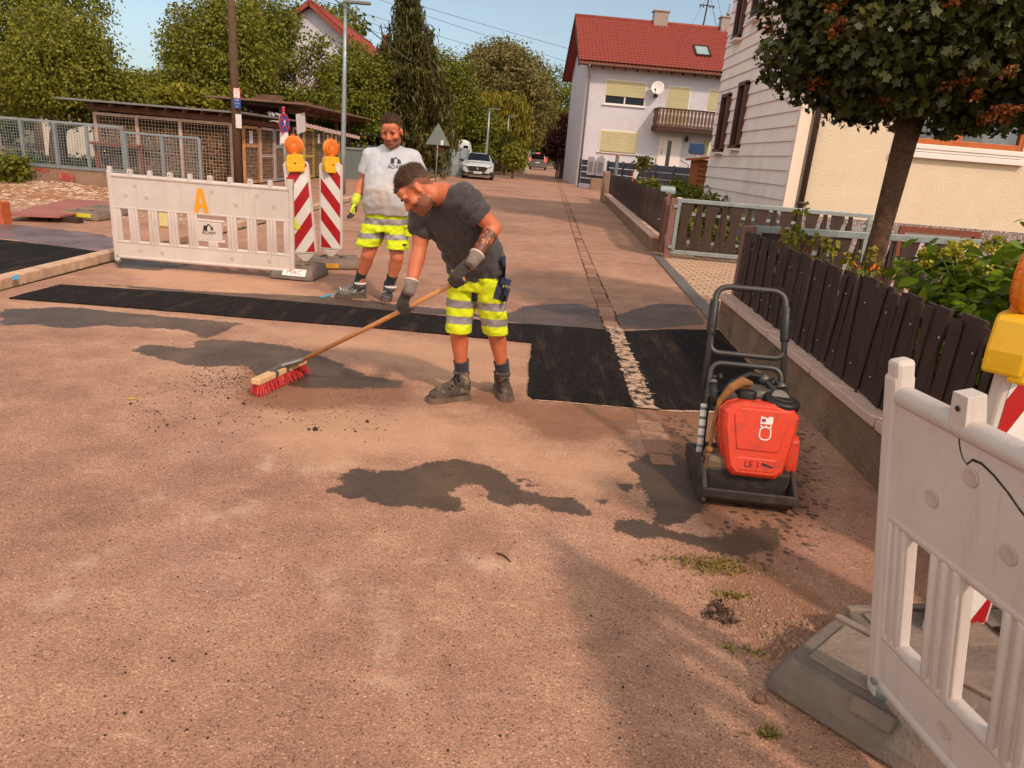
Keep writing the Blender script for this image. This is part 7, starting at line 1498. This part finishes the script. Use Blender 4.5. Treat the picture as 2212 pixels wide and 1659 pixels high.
# ------------------------------------------------------------------ the sweeper
def sweeper():
    loc = V((-.18,4.38,0)); root = empty('person', loc, 0, 'worker in dark grey t-shirt and yellow reflective shorts bending over to sweep with a broom', 'person')
    A = at
    hipR, hipL, pel = A(1003,606,4.40), A(1054,604,4.32), A(1029,590,4.36); kneeR, kneeL = A(990,706,4.36), A(1070,704,4.40); ankR, ankL = A(997,800,4.41), A(1085,797,4.47)
    S = [(A(1031,578,4.34),.180,.132),(A(1024,556,4.30),.178,.130),(A(1012,524,4.24),.180,.130),(A(996,490,4.16),.188,.132),(A(980,462,4.09),.190,.122),(A(966,440,4.04),.160,.10),(A(955,424,4.01),.095,.075)]
    shL, shR = A(1001,428,3.94), A(915,460,4.14); elL, elR = A(1066,492,3.98), A(906,536,4.10); wrL, wrR = A(1029,552,3.86), A(889,610,4.00)
    st0, st1 = A(642,783,4.47), A(1003,601,3.84); ax = (st1-st0).normalized()
    def on_stick(px):
        lo, hi = 0, 1
        for _ in range(40):
            m = (lo+hi)/2; q = st0.lerp(st1, m)-EYE; x = 1106+F*q.dot(_rt)/q.dot(_fw)
            if x < px: lo = m
            else: hi = m
        return st0.lerp(st1, lo)
    gL, gR = on_stick(992), on_stick(878)
    lat = (shL-shR).normalized(); 
    f = V((-.58,-.24,-.78)).normalized(); u = V((-.66,-.05,.70)); u = (u-f*u.dot(f)).normalized(); HC = A(900,409,3.88); hs = .98; MH = basis(HC, f.cross(u), f, u)
    # ---- body: one continuous surface
    b = MB(); head_prims(b, MH, hs); nk = S[6][0]
    b.cap(HC+(-u*.07-f*.035)*hs, nk+V((0,0,.01)), .060, .070, 16); b.cap(nk, S[4][0]+V((0,0,-.01)), .065, .085, 16); b.cap(S[4][0], S[1][0], .085, .09, 16); b.cap(S[1][0], pel, .095, .105, 16)
    b.cap(S[5][0], shL, .055, .052, 14); b.cap(S[5][0], shR, .055, .052, 14)
    for sh, el, wr, g in ((shL,elL,wrL,gL),(shR,elR,wrR,gR)):
        b.cap(sh, sh.lerp(el,.5), .050, .053, 14); b.cap(sh.lerp(el,.5), el, .055, .044, 14); b.cap(el, el.lerp(wr,.35), .045, .047, 14); b.cap(el.lerp(wr,.35), wr, .047, .031, 14); b.cap(wr, wr.lerp(g,.5), .028, .022, 12)
    for hp, kn, an in ((hipR,kneeR,ankR),(hipL,kneeL,ankL)):
        b.cap(pel.lerp(hp,.6), kn, .07, .060, 16); b.cap(kn, kn+V((0,0,-.02)), .060, .058, 14); bk = (kn.lerp(an,.35))+V((.0,.014,0)); b.cap(kn+V((0,0,-.03)), bk, .054, .058, 16); b.cap(bk, kn.lerp(an,.75), .058, .042, 16); b.cap(kn.lerp(an,.75), an+V((0,0,-.06)), .041, .032, 14)
    me = fuse(b, .0062, 3, .5); add_face(root, me, MH, hs, loc, .013, 1, .004)
    # tattoos live in the skin material: patterned sleeve on the left forearm and a mark on the neck
    t0 = me.attributes.new('tattoo', 'FLOAT', 'POINT'); fa = (wrL-elL); fl = fa.length; fd = fa.normalized(); npos = A(913,436,3.86)
    vals = []
    for v in me.vertices:
        w = v.co-elL; t = w.dot(fd)/fl; r = (w-fd*w.dot(fd)).length; k = 1.0 if (.22 < t < .95 and r < .075) else 0.0
        if (v.co-A(934,418,3.93)).length < .045: k = max(k, .55)
        vals.append(k)
    t0.data.foreach_set('value', np.array(vals, np.float32)); sb = NB('tattooed_skin'); c = lin((198,110,76)); col = sb.ramp(sb.noise(18, 5, .6), [(.3, tuple(x*.86 for x in c)), (.7, tuple(x*1.1 for x in c))]); ck = sb.n('ShaderNodeTexVoronoi', Scale=42.0, _feature='F1', _distance='MANHATTAN'); sb.l(sb.pos(), ck.inputs['Vector']); ink = sb.math('MULTIPLY', sb.attr('tattoo').outputs['Fac'], sb.step(ck.outputs['Distance'], .30, .62)); col = sb.mix(sb.math('MULTIPLY', ink, .8), col, lin((58,44,38)))
    sm = sb.set(col, .46, sb.bump(sb.noise(260, 3, .6), .0012), **{'Subsurface__Weight': .12, 'Subsurface__Radius': (.012,.005,.003), 'Specular__IOR__Level': .45}); bo = put('body', local(me, loc), sm, root)
    # ---- t-shirt
    s = MB(); rings = []
    for i, (c, w, d) in enumerate(S):
        t = ((S[min(i+1,6)][0]-S[max(i-1,0)][0])).normalized(); k = min(1, i/4); lx = (V((.86,-.34,0)).lerp(lat, k)); lx = (lx-t*lx.dot(t)).normalized(); rings.append(ringo(c, lx, t.cross(lx), w, d))
    s.rings(rings, 0, True, True)
    for sh, el, e, r0, r1 in ((shL,elL,.58,.080,.066),(shR,elR,.66,.080,.060)):
        d = (el-sh); q = sh+d*e; s.lathe([(.02,-.07),(.06,-.05),(r0,-.015),(r0*.98,d.length*e*.5),(r1,d.length*e-.004),(r1,d.length*e)], sh, d.normalized(), 18); s.cap(S[4][0].lerp(S[5][0],.6), sh, .10, r0, 14)
    me = fuse(s, .0085, 5, .5)
    def wr_(co, n):
        p = co*1.0; a = noise.noise(V((p.x*9+p.z*6, p.y*7, p.z*19-p.x*11)))*.011+abs(noise.noise(V((p.x*14-p.z*8, p.y*9, p.z*10+p.x*13))))*.009+noise.noise(p*24)*.003; low = smooth01(S[2][0].z+.04-co.z, 0, .2); return a*(1+.8*low)+.005
    displace(me, wr_); put('t_shirt', local(me, loc), M_TEEG, root)
    # ---- shorts
    hz = .455; s = MB()
    s.rings([ringo(A(1030,574,4.34), V((.93,-.3,0)).normalized(), V((.3,.93,0)).normalized(), .172, .128), ringo(pel, V((.95,-.25,0)).normalized(), V((.25,.95,0)).normalized(), .178, .138), ringo(pel+V((0,.01,-.10)), V((.95,-.25,0)).normalized(), V((.25,.95,0)).normalized(), .180, .138)], 0, True, True)
    for hp, kn, an, w in ((hipR,kneeR,ankR,.0),(hipL,kneeL,ankL,.0)):
        bt = kn.lerp(an, 0); bt = V((kn.x+(an.x-kn.x)*.05, kn.y, hz)); s.rings([ringo(hp+V((0,0,.02)), (1,0,0), (0,1,0), .092, .125), ringo(hp.lerp(bt,.35), (1,0,0), (0,1,0), .094, .118), ringo(hp.lerp(bt,.7), (1,0,0), (0,1,0), .086, .105), ringo(bt+V((0,0,.004)), (1,0,0), (0,1,0), .084, .100), ringo(bt, (1,0,0), (0,1,0), .084, .100)], 0, True, True)
    me = fuse(s, .0085, 4, .5); displace(me, lambda co, n: (noise.noise(V((co.x*10, co.y*8, co.z*18+co.x*12)))*.012+abs(noise.noise(V((co.x*16, co.y*10, co.z*24-co.x*18))))*.010+noise.noise(co*26)*.003-.002)*(1 if co.z > hz+.02 else .3)); band_attr(me, lambda co: co.z-hz+.05*(co.y-4.38)+.02*abs(co.x+.06)*0)
    so_ = put('work_shorts', local(me, loc), shorts_mat('hi_vis_shorts', ((.062,.112),(.165,.215)), .35), root)
    bv = bvh_of(me)
    def patch_on(px, Y, w, h, name, m_, rot=0):
        c = A(px[0], px[1], Y); mb = MB(); n = 7; ex = V((1,.0,0)); d = ray(*px)
        pts = [[c+V((math.cos(rot)*w*(i/n-.5)-math.sin(rot)*h*(j/n-.5), 0, math.sin(rot)*w*(i/n-.5)+math.cos(rot)*h*(j/n-.5))) for i in range(n+1)] for j in range(n+1)]
        mb.add([p for row in pts for p in row], [(j*(n+1)+i, j*(n+1)+i+1, (j+1)*(n+1)+i+1, (j+1)*(n+1)+i) for j in range(n) for i in range(n)], 0, True); pm = mb.mesh(name)
        q = bv_w
        for v in pm.vertices:
            hh = q.ray_cast(EYE, (v.co-EYE).normalized())
            if hh[0] is not None: v.co = hh[0]+(EYE-hh[0]).normalized()*.006
        put(name, local(pm, loc), m_, so_)
    wm = me.copy(); wm.transform(Matrix.Translation(loc)); bv_w = bvh_of(wm)
    patch_on((1084,634), 4.2, .085, .085, 'pocket_flap', M_NAVY, -.2); patch_on((1083,590), 4.2, .05, .20, 'side_panel', M_NAVY, .06); patch_on((1025,642), 4.2, .035, .05, 'crotch_panel', M_NAVY)
    m = MB(); c = A(1093,608,4.22); m.box(c, (.06,.03,.035), 0, Matrix.Rotation(.2,3,'Y')); put('tool_loop', local(m.mesh('tool_loop'), loc), M_NAVY, so_)
    # ---- gloves
    toc = (EYE-gL).normalized()
    for wr, el, g, p, sd, txt in ((wrL,elL,gL,toc*.8+V((.25,0,.75)),1,True),(wrR,elR,gR,toc*.6+V((-.2,0,.75)),1,False)):
        pp = (V(p)-ax*V(p).dot(ax)).normalized(); q = ax.cross(pp); side = 1 if q.z < 0 else -1
        hm = fuse(grip_hand(wr, g, ax, .0145, pp, side, .98), .0042, 2, .4); go = put('glove', local(hm, loc), M_GLOVED, root); d = (el-wr).normalized(); m = MB(); m.lathe([(.030,-.075),(.034,-.05),(.037,-.02),(.041,.008)], wr, d, 18); put('cuff', local(m.mesh('cuff'), loc), M_GLOVEG, go); m = MB(); m.lathe([(.038,.004),(.0435,.006),(.0435,.013),(.038,.015)], wr, d, 18); put('cuff_hem', local(m.mesh('cuff_hem'), loc), M_HEM, go)
    # ---- socks and boots
    M_BT = mat('dusty_grey_boot', (70,58,52), .85, .3, 18, .004, 80, dirt=(176,144,120), dirt_amt=.85, dscale=16); M_SL = mat('worn_sole', (112,90,76), .9, .3, 14, .004, 60, dirt=(70,54,46), dirt_amt=.6, dscale=10); M_LC = mat('dark_lace', (36,30,28), .9, .2, 20)
    for an, kn, hl, to in ((ankR,kneeR,G(1013,861),G(937,868)),(ankL,kneeL,G(1076,838),G(1104,880))):
        an2 = V((an.x,an.y,.175)); dd = (to-hl).normalized(); m = MB(); m.lathe([(.046,-.06),(.048,0),(.051,.045),(.053,.055)], V((an.x,an.y,.20)).lerp(V((an.x,an.y,.20)),1), (kn-an).normalized(), 16); put('sock', local(m.mesh('sock'), loc), M_SOCKN, root); boot(root, hl, hl+dd*.295, V((an.x,an.y,.17)), loc, M_BT, M_SL, M_LC, None, 1.0)
    # ---- the broom he holds: a thing of its own
    br = empty('broom', st0, 0, 'street broom with long wooden handle and red bristles held by the bending worker', 'broom'); 
    h = MB(); h.tube([V((0,0,0))-ax*.02, (st1-st0)*.5+V((0,0,-.006)), (st1-st0)-ax*.005], .0145, 12); h.build('handle', mat('ash_handle', (196,132,80), .5, .12, 30, .001, 90), br)
    e0, e1 = G(551,828,.085), G(655,781,.085); hx = (e1-e0).normalized(); hy = V((0,0,1)).cross(hx); mid = (e0+e1)/2-st0; L = (e1-e0).length; Mb = basis(mid, hx, hy, (0,0,1))
    m = MB(); m.prism([(-L/2,-.032),(L/2,-.032),(L/2,.032),(-L/2,.032)], -.012, .028, 0, Mb); m.build('wooden_head', mat('pale_beech', (214,170,124), .6, .1, 24), br, .008)
    r = random.Random(9); m = MB()
    for i in range(1500):
        x = r.uniform(-L/2+.008, L/2-.008); y = r.uniform(-.026,.026); k = r.uniform(.7,1.0); sp = V((x*.10+r.gauss(0,.008), y*.5+r.gauss(0,.010)-.008, -.078*k)); a = Mb @ V((x,y,-.008)); c = a+Mb.to_3x3() @ sp; w = Mb.to_3x3() @ V((r.choice((-1,1))*.0016,.0012,0)); m.add([a-w,a+w,c+w*.7,c-w*.7], [(0,1,2,3)])
    m.build('bristles', mat('red_bristle', (196,44,44), .6, .25, 60), br)
    m = MB(); m.prism([(-.10,-.036),(-.07,-.036),(-.07,.036),(-.10,.036)], -.004, .032, 0, Mb); m.prism([(.02,-.036),(.05,-.036),(.05,.036),(.02,.036)], -.004, .032, 0, Mb); m.tube([Mb @ V((-.085,0,.034)), Mb @ V((.0,0,.040)), V((0,0,0))+ax*.06], [.014,.020,.021], 10); m.beam(Mb @ V((-.09,0,.034)), Mb @ V((.05,0,.036)), .03, .008); m.build('bracket', mat('steel_bracket', (110,106,104), .45, .2, 12, metal=.4, dirt=(80,66,58), dirt_amt=.6, dscale=14), br, .002)
sweeper()
# ------------------------------------------------------------------ the worker standing behind
def stander():
    loc = V((-1.52,7.16,0)); root = empty('person', loc, 0, 'bearded worker in dirty white logo t-shirt and yellow shorts standing beside the striped beacons', 'person'); A = at; Y = 7.16
    c1_ = lambda x, y, Y: A((1000+x/2.0738)/1.823, (450+y/2.0738)/1.823, Y)
    pel = c1_(1085,870,7.18); hipR, hipL = c1_(990,900,7.18), c1_(1165,905,7.18); kneeR, kneeL = c1_(930,1150,7.14), c1_(1170,1165,7.10); ankR, ankL = c1_(868,1345,7.22), c1_(1118,1365,7.16)
    S = [(c1_(1092,815,7.17),.232,.172),(c1_(1092,730,7.14),.240,.186),(c1_(1098,620,7.12),.238,.186),(c1_(1108,500,7.14),.234,.166),(c1_(1118,390,7.16),.222,.135),(c1_(1122,325,7.18),.185,.11),(c1_(1123,285,7.185),.135,.095),(c1_(1124,258,7.19),.090,.085)]
    shR, shL = c1_(955,345,7.20), c1_(1296,352,7.22); elR, elL = c1_(898,540,7.24), c1_(1372,560,7.26); wrR, wrL = c1_(832,705,7.10), c1_(1360,760,7.08)
    f = V((-.10,-.94,-.27)).normalized(); u = V((-.07,-.24,.95)); u = (u-f*u.dot(f)).normalized(); HC = c1_(1128,140,7.12); hs = 1.20; MH = basis(HC, f.cross(u), f, u)
    b = MB(); head_prims(b, MH, hs); b.cap(HC+(-u*.075-f*.03)*hs, S[7][0], .068, .078, 16); b.cap(S[7][0], S[4][0]+V((0,0,-.04)), .075, .10, 16); b.cap(S[4][0]+V((0,0,-.04)), S[2][0], .10, .12, 16); b.cap(S[2][0], pel, .12, .12, 16)
    b.cap(S[5][0]+V((0,0,-.04)), shL, .055, .055, 14); b.cap(S[5][0]+V((0,0,-.04)), shR, .055, .055, 14)
    for sh, el, wr, hd in ((shL,elL,wrL,V((0,-.04,-.09))),(shR,elR,wrR,V((-.03,-.02,-.09)))):
        b.cap(sh, sh.lerp(el,.5), .056, .060, 14); b.cap(sh.lerp(el,.5), el, .062, .050, 14); b.cap(el, el.lerp(wr,.35), .050, .053, 14); b.cap(el.lerp(wr,.35), wr, .053, .034, 14); b.cap(wr, wr+hd*.6, .030, .022, 12)
    for hp, kn, an in ((hipR,kneeR,ankR),(hipL,kneeL,ankL)):
        b.cap(pel.lerp(hp,.7), kn, .085, .070, 16); bk = kn.lerp(an,.38)+V((0,.014,0)); b.cap(kn, bk, .066, .068, 16); b.cap(bk, kn.lerp(an,.78), .068, .046, 16); b.cap(kn.lerp(an,.78), an+V((0,0,-.06)), .046, .035, 14)
    me = fuse(b, .0068, 3, .5); add_face(root, me, MH, hs, loc, .010, 5, .004, .0025, .077); put('body', local(me, loc), M_SKIN, root)
    s = MB(); s.rings([ringo(c, V((.97,-.25,0)), V((.25,.97,0)), w, d) for c, w, d in S], 0, True, True)
    for sh, el, e, r0, r1 in ((shL,elL,.72,.078,.084),(shR,elR,.70,.078,.083)):
        d = (el-sh); s.lathe([(.02,-.07),(.06,-.05),(r0,-.015),(r0,d.length*e*.5),(r1,d.length*e-.004),(r1,d.length*e)], sh, d.normalized(), 18); s.cap(S[4][0].lerp(S[5][0],.6), sh, .09, r0, 14)
    me = fuse(s, .010, 5, .5); displace(me, lambda co, n: noise.noise(V((co.x*7, co.y*6, co.z*5+co.x*5)))*.014+abs(noise.noise(V((co.x*12-co.z*5, co.y*8, co.z*7+co.x*6))))*.012+noise.noise(co*19)*.004+.002)
    tb = NB('dirty_white_jersey'); wm_ = tb.ramp(tb.noise(3, 5, .6), [(.3, lin((180,180,190))), (.7, lin((202,200,208)))]); z = tb.n('ShaderNodeSeparateXYZ'); tb.l(tb.pos(), z.inputs[0]); belly = tb.math('MULTIPLY', tb.step(z.outputs[2], 1.32, 1.12), tb.step(tb.noise(7, 8, .75), .36, .62)); wm_ = tb.mix(tb.math('MULTIPLY', belly, .55), wm_, lin((196,162,134))); sp = tb.math('MULTIPLY', tb.step(z.outputs[2], 1.36, 1.15), tb.step(tb.noise(19, 8, .8), .58, .68)); wm_ = tb.mix(tb.math('MULTIPLY', sp, .5), wm_, lin((150,106,76)))
    bv = bvh_of(me); sh_ = put('t_shirt', local(me, loc), tb.set(wm_, .9, tb.bump(tb.noise(420, 2, .5), .0015)), root)
    # chest print laid on the cloth
    M_PR = mat('shirt_print', (58,46,44), .8, .2, 20); pc = c1_(1158,402,6.9); d = (pc-EYE).normalized(); ex = V((1,0,.07)).normalized(); ez = V((-.07,0,1)).normalized(); Mp = basis(pc, ex, ez, (0,-1,0)); mb = MB(); sc = .105
    for pts in ([(-.5,.0),(-.15,.0),(-.15,.09),(-.5,.09)], [(-.42,.09),(-.1,.09),(-.12,.32),(-.2,.47),(-.38,.47),(-.45,.27)], [(-.24,.32),(-.02,.58),(.04,.54),(-.14,.27)], [(-.02,.58),(.30,.36),(.26,.30),(-.03,.48)], [(.10,.0),(.48,.0),(.46,.26),(.34,.36),(.18,.30)]):
        n = len(pts); mb.add([Mp @ V((x*sc,y*sc,0)) for x, y in pts], [tuple(range(n))])
    pm = mb.mesh('print'); bm_ = bmesh.new(); bm_.from_mesh(pm); bmesh.ops.triangulate(bm_, faces=bm_.faces[:]); bmesh.ops.subdivide_edges(bm_, edges=bm_.edges[:], cuts=2, use_grid_fill=True); bm_.to_mesh(pm); bm_.free()
    tm = text_mesh('ADAM', .052, 0); tm.transform(Mp @ Matrix.Translation((-.005,-.030,0)) @ Matrix.Diagonal((1,1,1,1)))
    for nm, q in (('emblem', pm), ('lettering', tm)):
        for v in q.vertices:
            h = bv.ray_cast(EYE, (v.co-EYE).normalized())
            if h[0] is not None: v.co = h[0]+(EYE-h[0]).normalized()*.006
        put(nm, local(q, loc), M_PR, sh_)
    hz = .565; s = MB(); ex, ey = V((.97,-.25,0)), V((.25,.97,0))
    s.rings([ringo(c1_(1090,790,7.18), ex, ey, .205, .150), ringo(pel, ex, ey, .218, .165), ringo(pel+V((0,0,-.10)), ex, ey, .222, .165)], 0, True, True)
    for hp, kn, an, w in ((hipR,kneeR,ankR,.118),(hipL,kneeL,ankL,.108)):
        bt = V((kn.x, kn.y, hz)); s.rings([ringo(hp, ex, ey, .115, .150), ringo(hp.lerp(bt,.4), ex, ey, w+.004, .140), ringo(hp.lerp(bt,.75), ex, ey, w, .128), ringo(bt+V((0,0,.005)), ex, ey, w, .124), ringo(bt, ex, ey, w, .124)], 0, True, True)
    me = fuse(s, .010, 4, .5); displace(me, lambda co, n: (noise.noise(V((co.x*9, co.y*7, co.z*13+co.x*9)))*.016+abs(noise.noise(V((co.x*14, co.y*9, co.z*19-co.x*13))))*.014+noise.noise(co*21)*.004-.003)*(1 if co.z > hz+.02 else .3)); band_attr(me, lambda co: co.z-hz-.04*(co.x-loc.x))
    so_ = put('work_shorts', local(me, loc), shorts_mat('hi_vis_shorts_creased', ((.085,.140),(.225,.285)), .5), root)
    m = MB(); c = c1_(1262,960,7.08); m.box(c, (.07,.03,.10), 0, Matrix.Rotation(-.25,3,'Z')); m.box(c+V((0,-.012,.05)), (.085,.035,.03), 0, Matrix.Rotation(-.25,3,'Z')); pk_ = put('cargo_pocket', local(m.mesh('cargo_pocket'), loc), mat('hi_vis_yellow', (212,222,22), .85, .08, 9, dirt=(128,124,50), dirt_amt=.4, dscale=16), so_); pk_.modifiers.new('bevel','BEVEL').width = .008
    m = MB(); m.box(c1_(1232,1066,7.00), (.042,.006,.016)); put('brand_tag', local(m.mesh('tag'), loc), M_BLACKP, so_)
    hm = fuse(loose_hand(wrR, (-.05,-.12,-1), (.7,.3,0), (.1,-1,0), 1.12, 20), .005, 2, .4); go = put('glove', local(hm, loc), M_GLOVEY, root)
    m = MB(); m.lathe([(.037,-.05),(.042,0),(.044,.045),(.047,.05),(.047,.056)], wrR, (elR-wrR).normalized(), 18); put('cuff', local(m.mesh('cuff'), loc), M_GLOVEY, go)
    dip = MB(); hb = fuse(loose_hand(wrR, (-.05,-.12,-1), (.7,.3,0), (.1,-1,0), 1.12, 20), .005, 2, .4); wz = wrR.z; put('palm_coating', local(shell(hb, lambda co: 1.0 if (co.z < wz-.125 or (co.x > wrR.x+.004 and co.z < wz-.05)) else -1.0, lambda co, m: .0022, -.001), loc), M_GLOVED, go)
    hm = fuse(loose_hand(wrL, (-.1,-.3,-1), (-.7,.3,0), (-.1,-1,0), 1.12, 24), .005, 2, .4); go = put('glove', local(hm, loc), M_GLOVEY, root); m = MB(); m.lathe([(.037,-.05),(.042,0),(.044,.045),(.047,.056)], wrL, (elL-wrL).normalized(), 18); put('cuff', local(m.mesh('cuff'), loc), M_GLOVEY, go)
    M_B2 = mat('grey_trainer', (98,94,96), .75, .25, 14, .003, 80, dirt=(150,126,106), dirt_amt=.5, dscale=10); M_S2 = mat('dusty_dark_sole', (90,76,66), .9, .3, 12, .004, 60); M_AC = mat('white_overlay', (214,202,196), .6, .08, 12, dirt=(150,126,106), dirt_amt=.4, dscale=12); M_LC = MATS['dark_lace']
    for an, kn, hl, to in ((ankR,kneeR,G(790,643),G(728,643)),(ankL,kneeL,G(840,640),G(829,660))):
        dd = (to-hl).normalized(); m = MB(); m.lathe([(.050,-.08),(.052,0),(.056,.06),(.058,.07)], V((an.x,an.y,.22)), (kn-an).normalized(), 16); sk = put('sock', local(m.mesh('sock'), loc), M_SOCKB, root); boot(root, hl, hl+dd*.315, V((an.x,an.y,.165)), loc, M_B2, M_S2, M_LC, M_AC, 1.12)
    m = MB(); m.tube([G(800,648,.012),G(812,652,.008),G(822,653,.006),G(829,658,.006)], .004, 5); put('loose_lace', local(m.mesh('lace'), loc), M_LC, root)
stander()
# ------------------------------------------------------------------ loose crumbs and stones on the road
def crumbs():
    r = random.Random(21); mb = MB()
    def blob(c, s):
        k = r.choice((5,6,7)); a0 = r.uniform(0,6); base = [V((c.x+s*r.uniform(.7,1.2)*math.cos(a0+6.283*i/k), c.y+s*r.uniform(.7,1.2)*math.sin(a0+6.283*i/k), .001)) for i in range(k)]; top = [V((c.x+(p.x-c.x)*.6, c.y+(p.y-c.y)*.6, s*r.uniform(.6,1.1))) for p in base]; mb.rings([base, top], 0, True, False)
    for i in range(520):
        px, py = r.gauss(500,55), r.gauss(820,18); q = G(px, py); blob(q, r.uniform(.002,.0055))
    for i in range(260):
        px, py = r.uniform(280,860), r.gauss(890,38); q = G(px, py); blob(q, r.uniform(.0022,.0058)*(2.2 if r.random() < .04 else 1))
    for px, py, s in ((527,873,.012),(681,929,.019),(575,845,.008),(420,905,.009)): blob(G(px,py), s)
    for i in range(160): blob(G(r.uniform(200,1900), r.uniform(900,1640)), r.uniform(.002,.005))
    tag(mb.build('asphalt_crumbs', mat('black_crumb', (44,34,32), .8, .3, 60)), kind='stuff')
    mb.v, mb.f, mb.m, mb.s = [], [], [], []
    for i in range(900):
        t = r.random(); px, py = r.gauss(1720-150*(1-t), 60), r.gauss(1400-110*(1-t), 42); q = G(px, py); blob(q, r.uniform(.002,.008))
    for i in range(220): q = G(r.uniform(1640,1900), r.uniform(1345,1420)); blob(q, r.uniform(.004,.013))
    for i in range(90): blob(G(r.uniform(1400,1800), r.uniform(1300,1650)), r.uniform(.002,.005))
    tag(mb.build('gravel', mat('small_gravel', (150,112,90), .9, .4, 45, dirt=(210,180,160), dirt_amt=.6, dscale=30)), kind='stuff')
    for px, py, s, lab in ((1640,1517,.021,'round brown pebble lying against the corner of the near foot plate'),(1537,1322,.016,'reddish stone in the gritty joint below the weeds')):
        q = G(px,py); m = MB(); m.ell((0,0,s*.7), (s,s*.85,s*.75), None, 14); o = m.build('pebble', mat('brown_pebble', (120,82,62), .7, .3, 30), loc=(q.x,q.y,0)); tag(o, lab, 'stone')
    # dark clod of soil, twig, leaf and a yellow paint dot
    tag(put('soil', leaves_mesh([((*G(px,py)[:2], .004), (.03,.02,.006)) for px, py in ((1545,1310),(1560,1325),(1530,1335),(1570,1345))], 500, .012, 5, .02, .5, .5, .5), mat('dark_soil', (84,62,50), .95, .3, 30)), kind='stuff')
    m = MB(); q = G(1088,1203); m.tube([q+V((-.03,.015,.006)),q+V((0,0,.008)),q+V((.03,-.04,.005))], [.003,.004,.002], 6); tag(m.build('twig', M_DKW), 'short dark twig lying on the open asphalt', 'twig')
    q = G(284,862); m = MB(); m.add([(q.x+.035*math.cos(k*.9)*r.uniform(.5,1), q.y+.025*math.sin(k*.9)*r.uniform(.5,1), .004) for k in range(7)], [tuple(range(7))]); tag(m.build('paint_mark', mat('yellow_paint', (198,150,78), .9, .3, 60)), kind='structure')
crumbs()
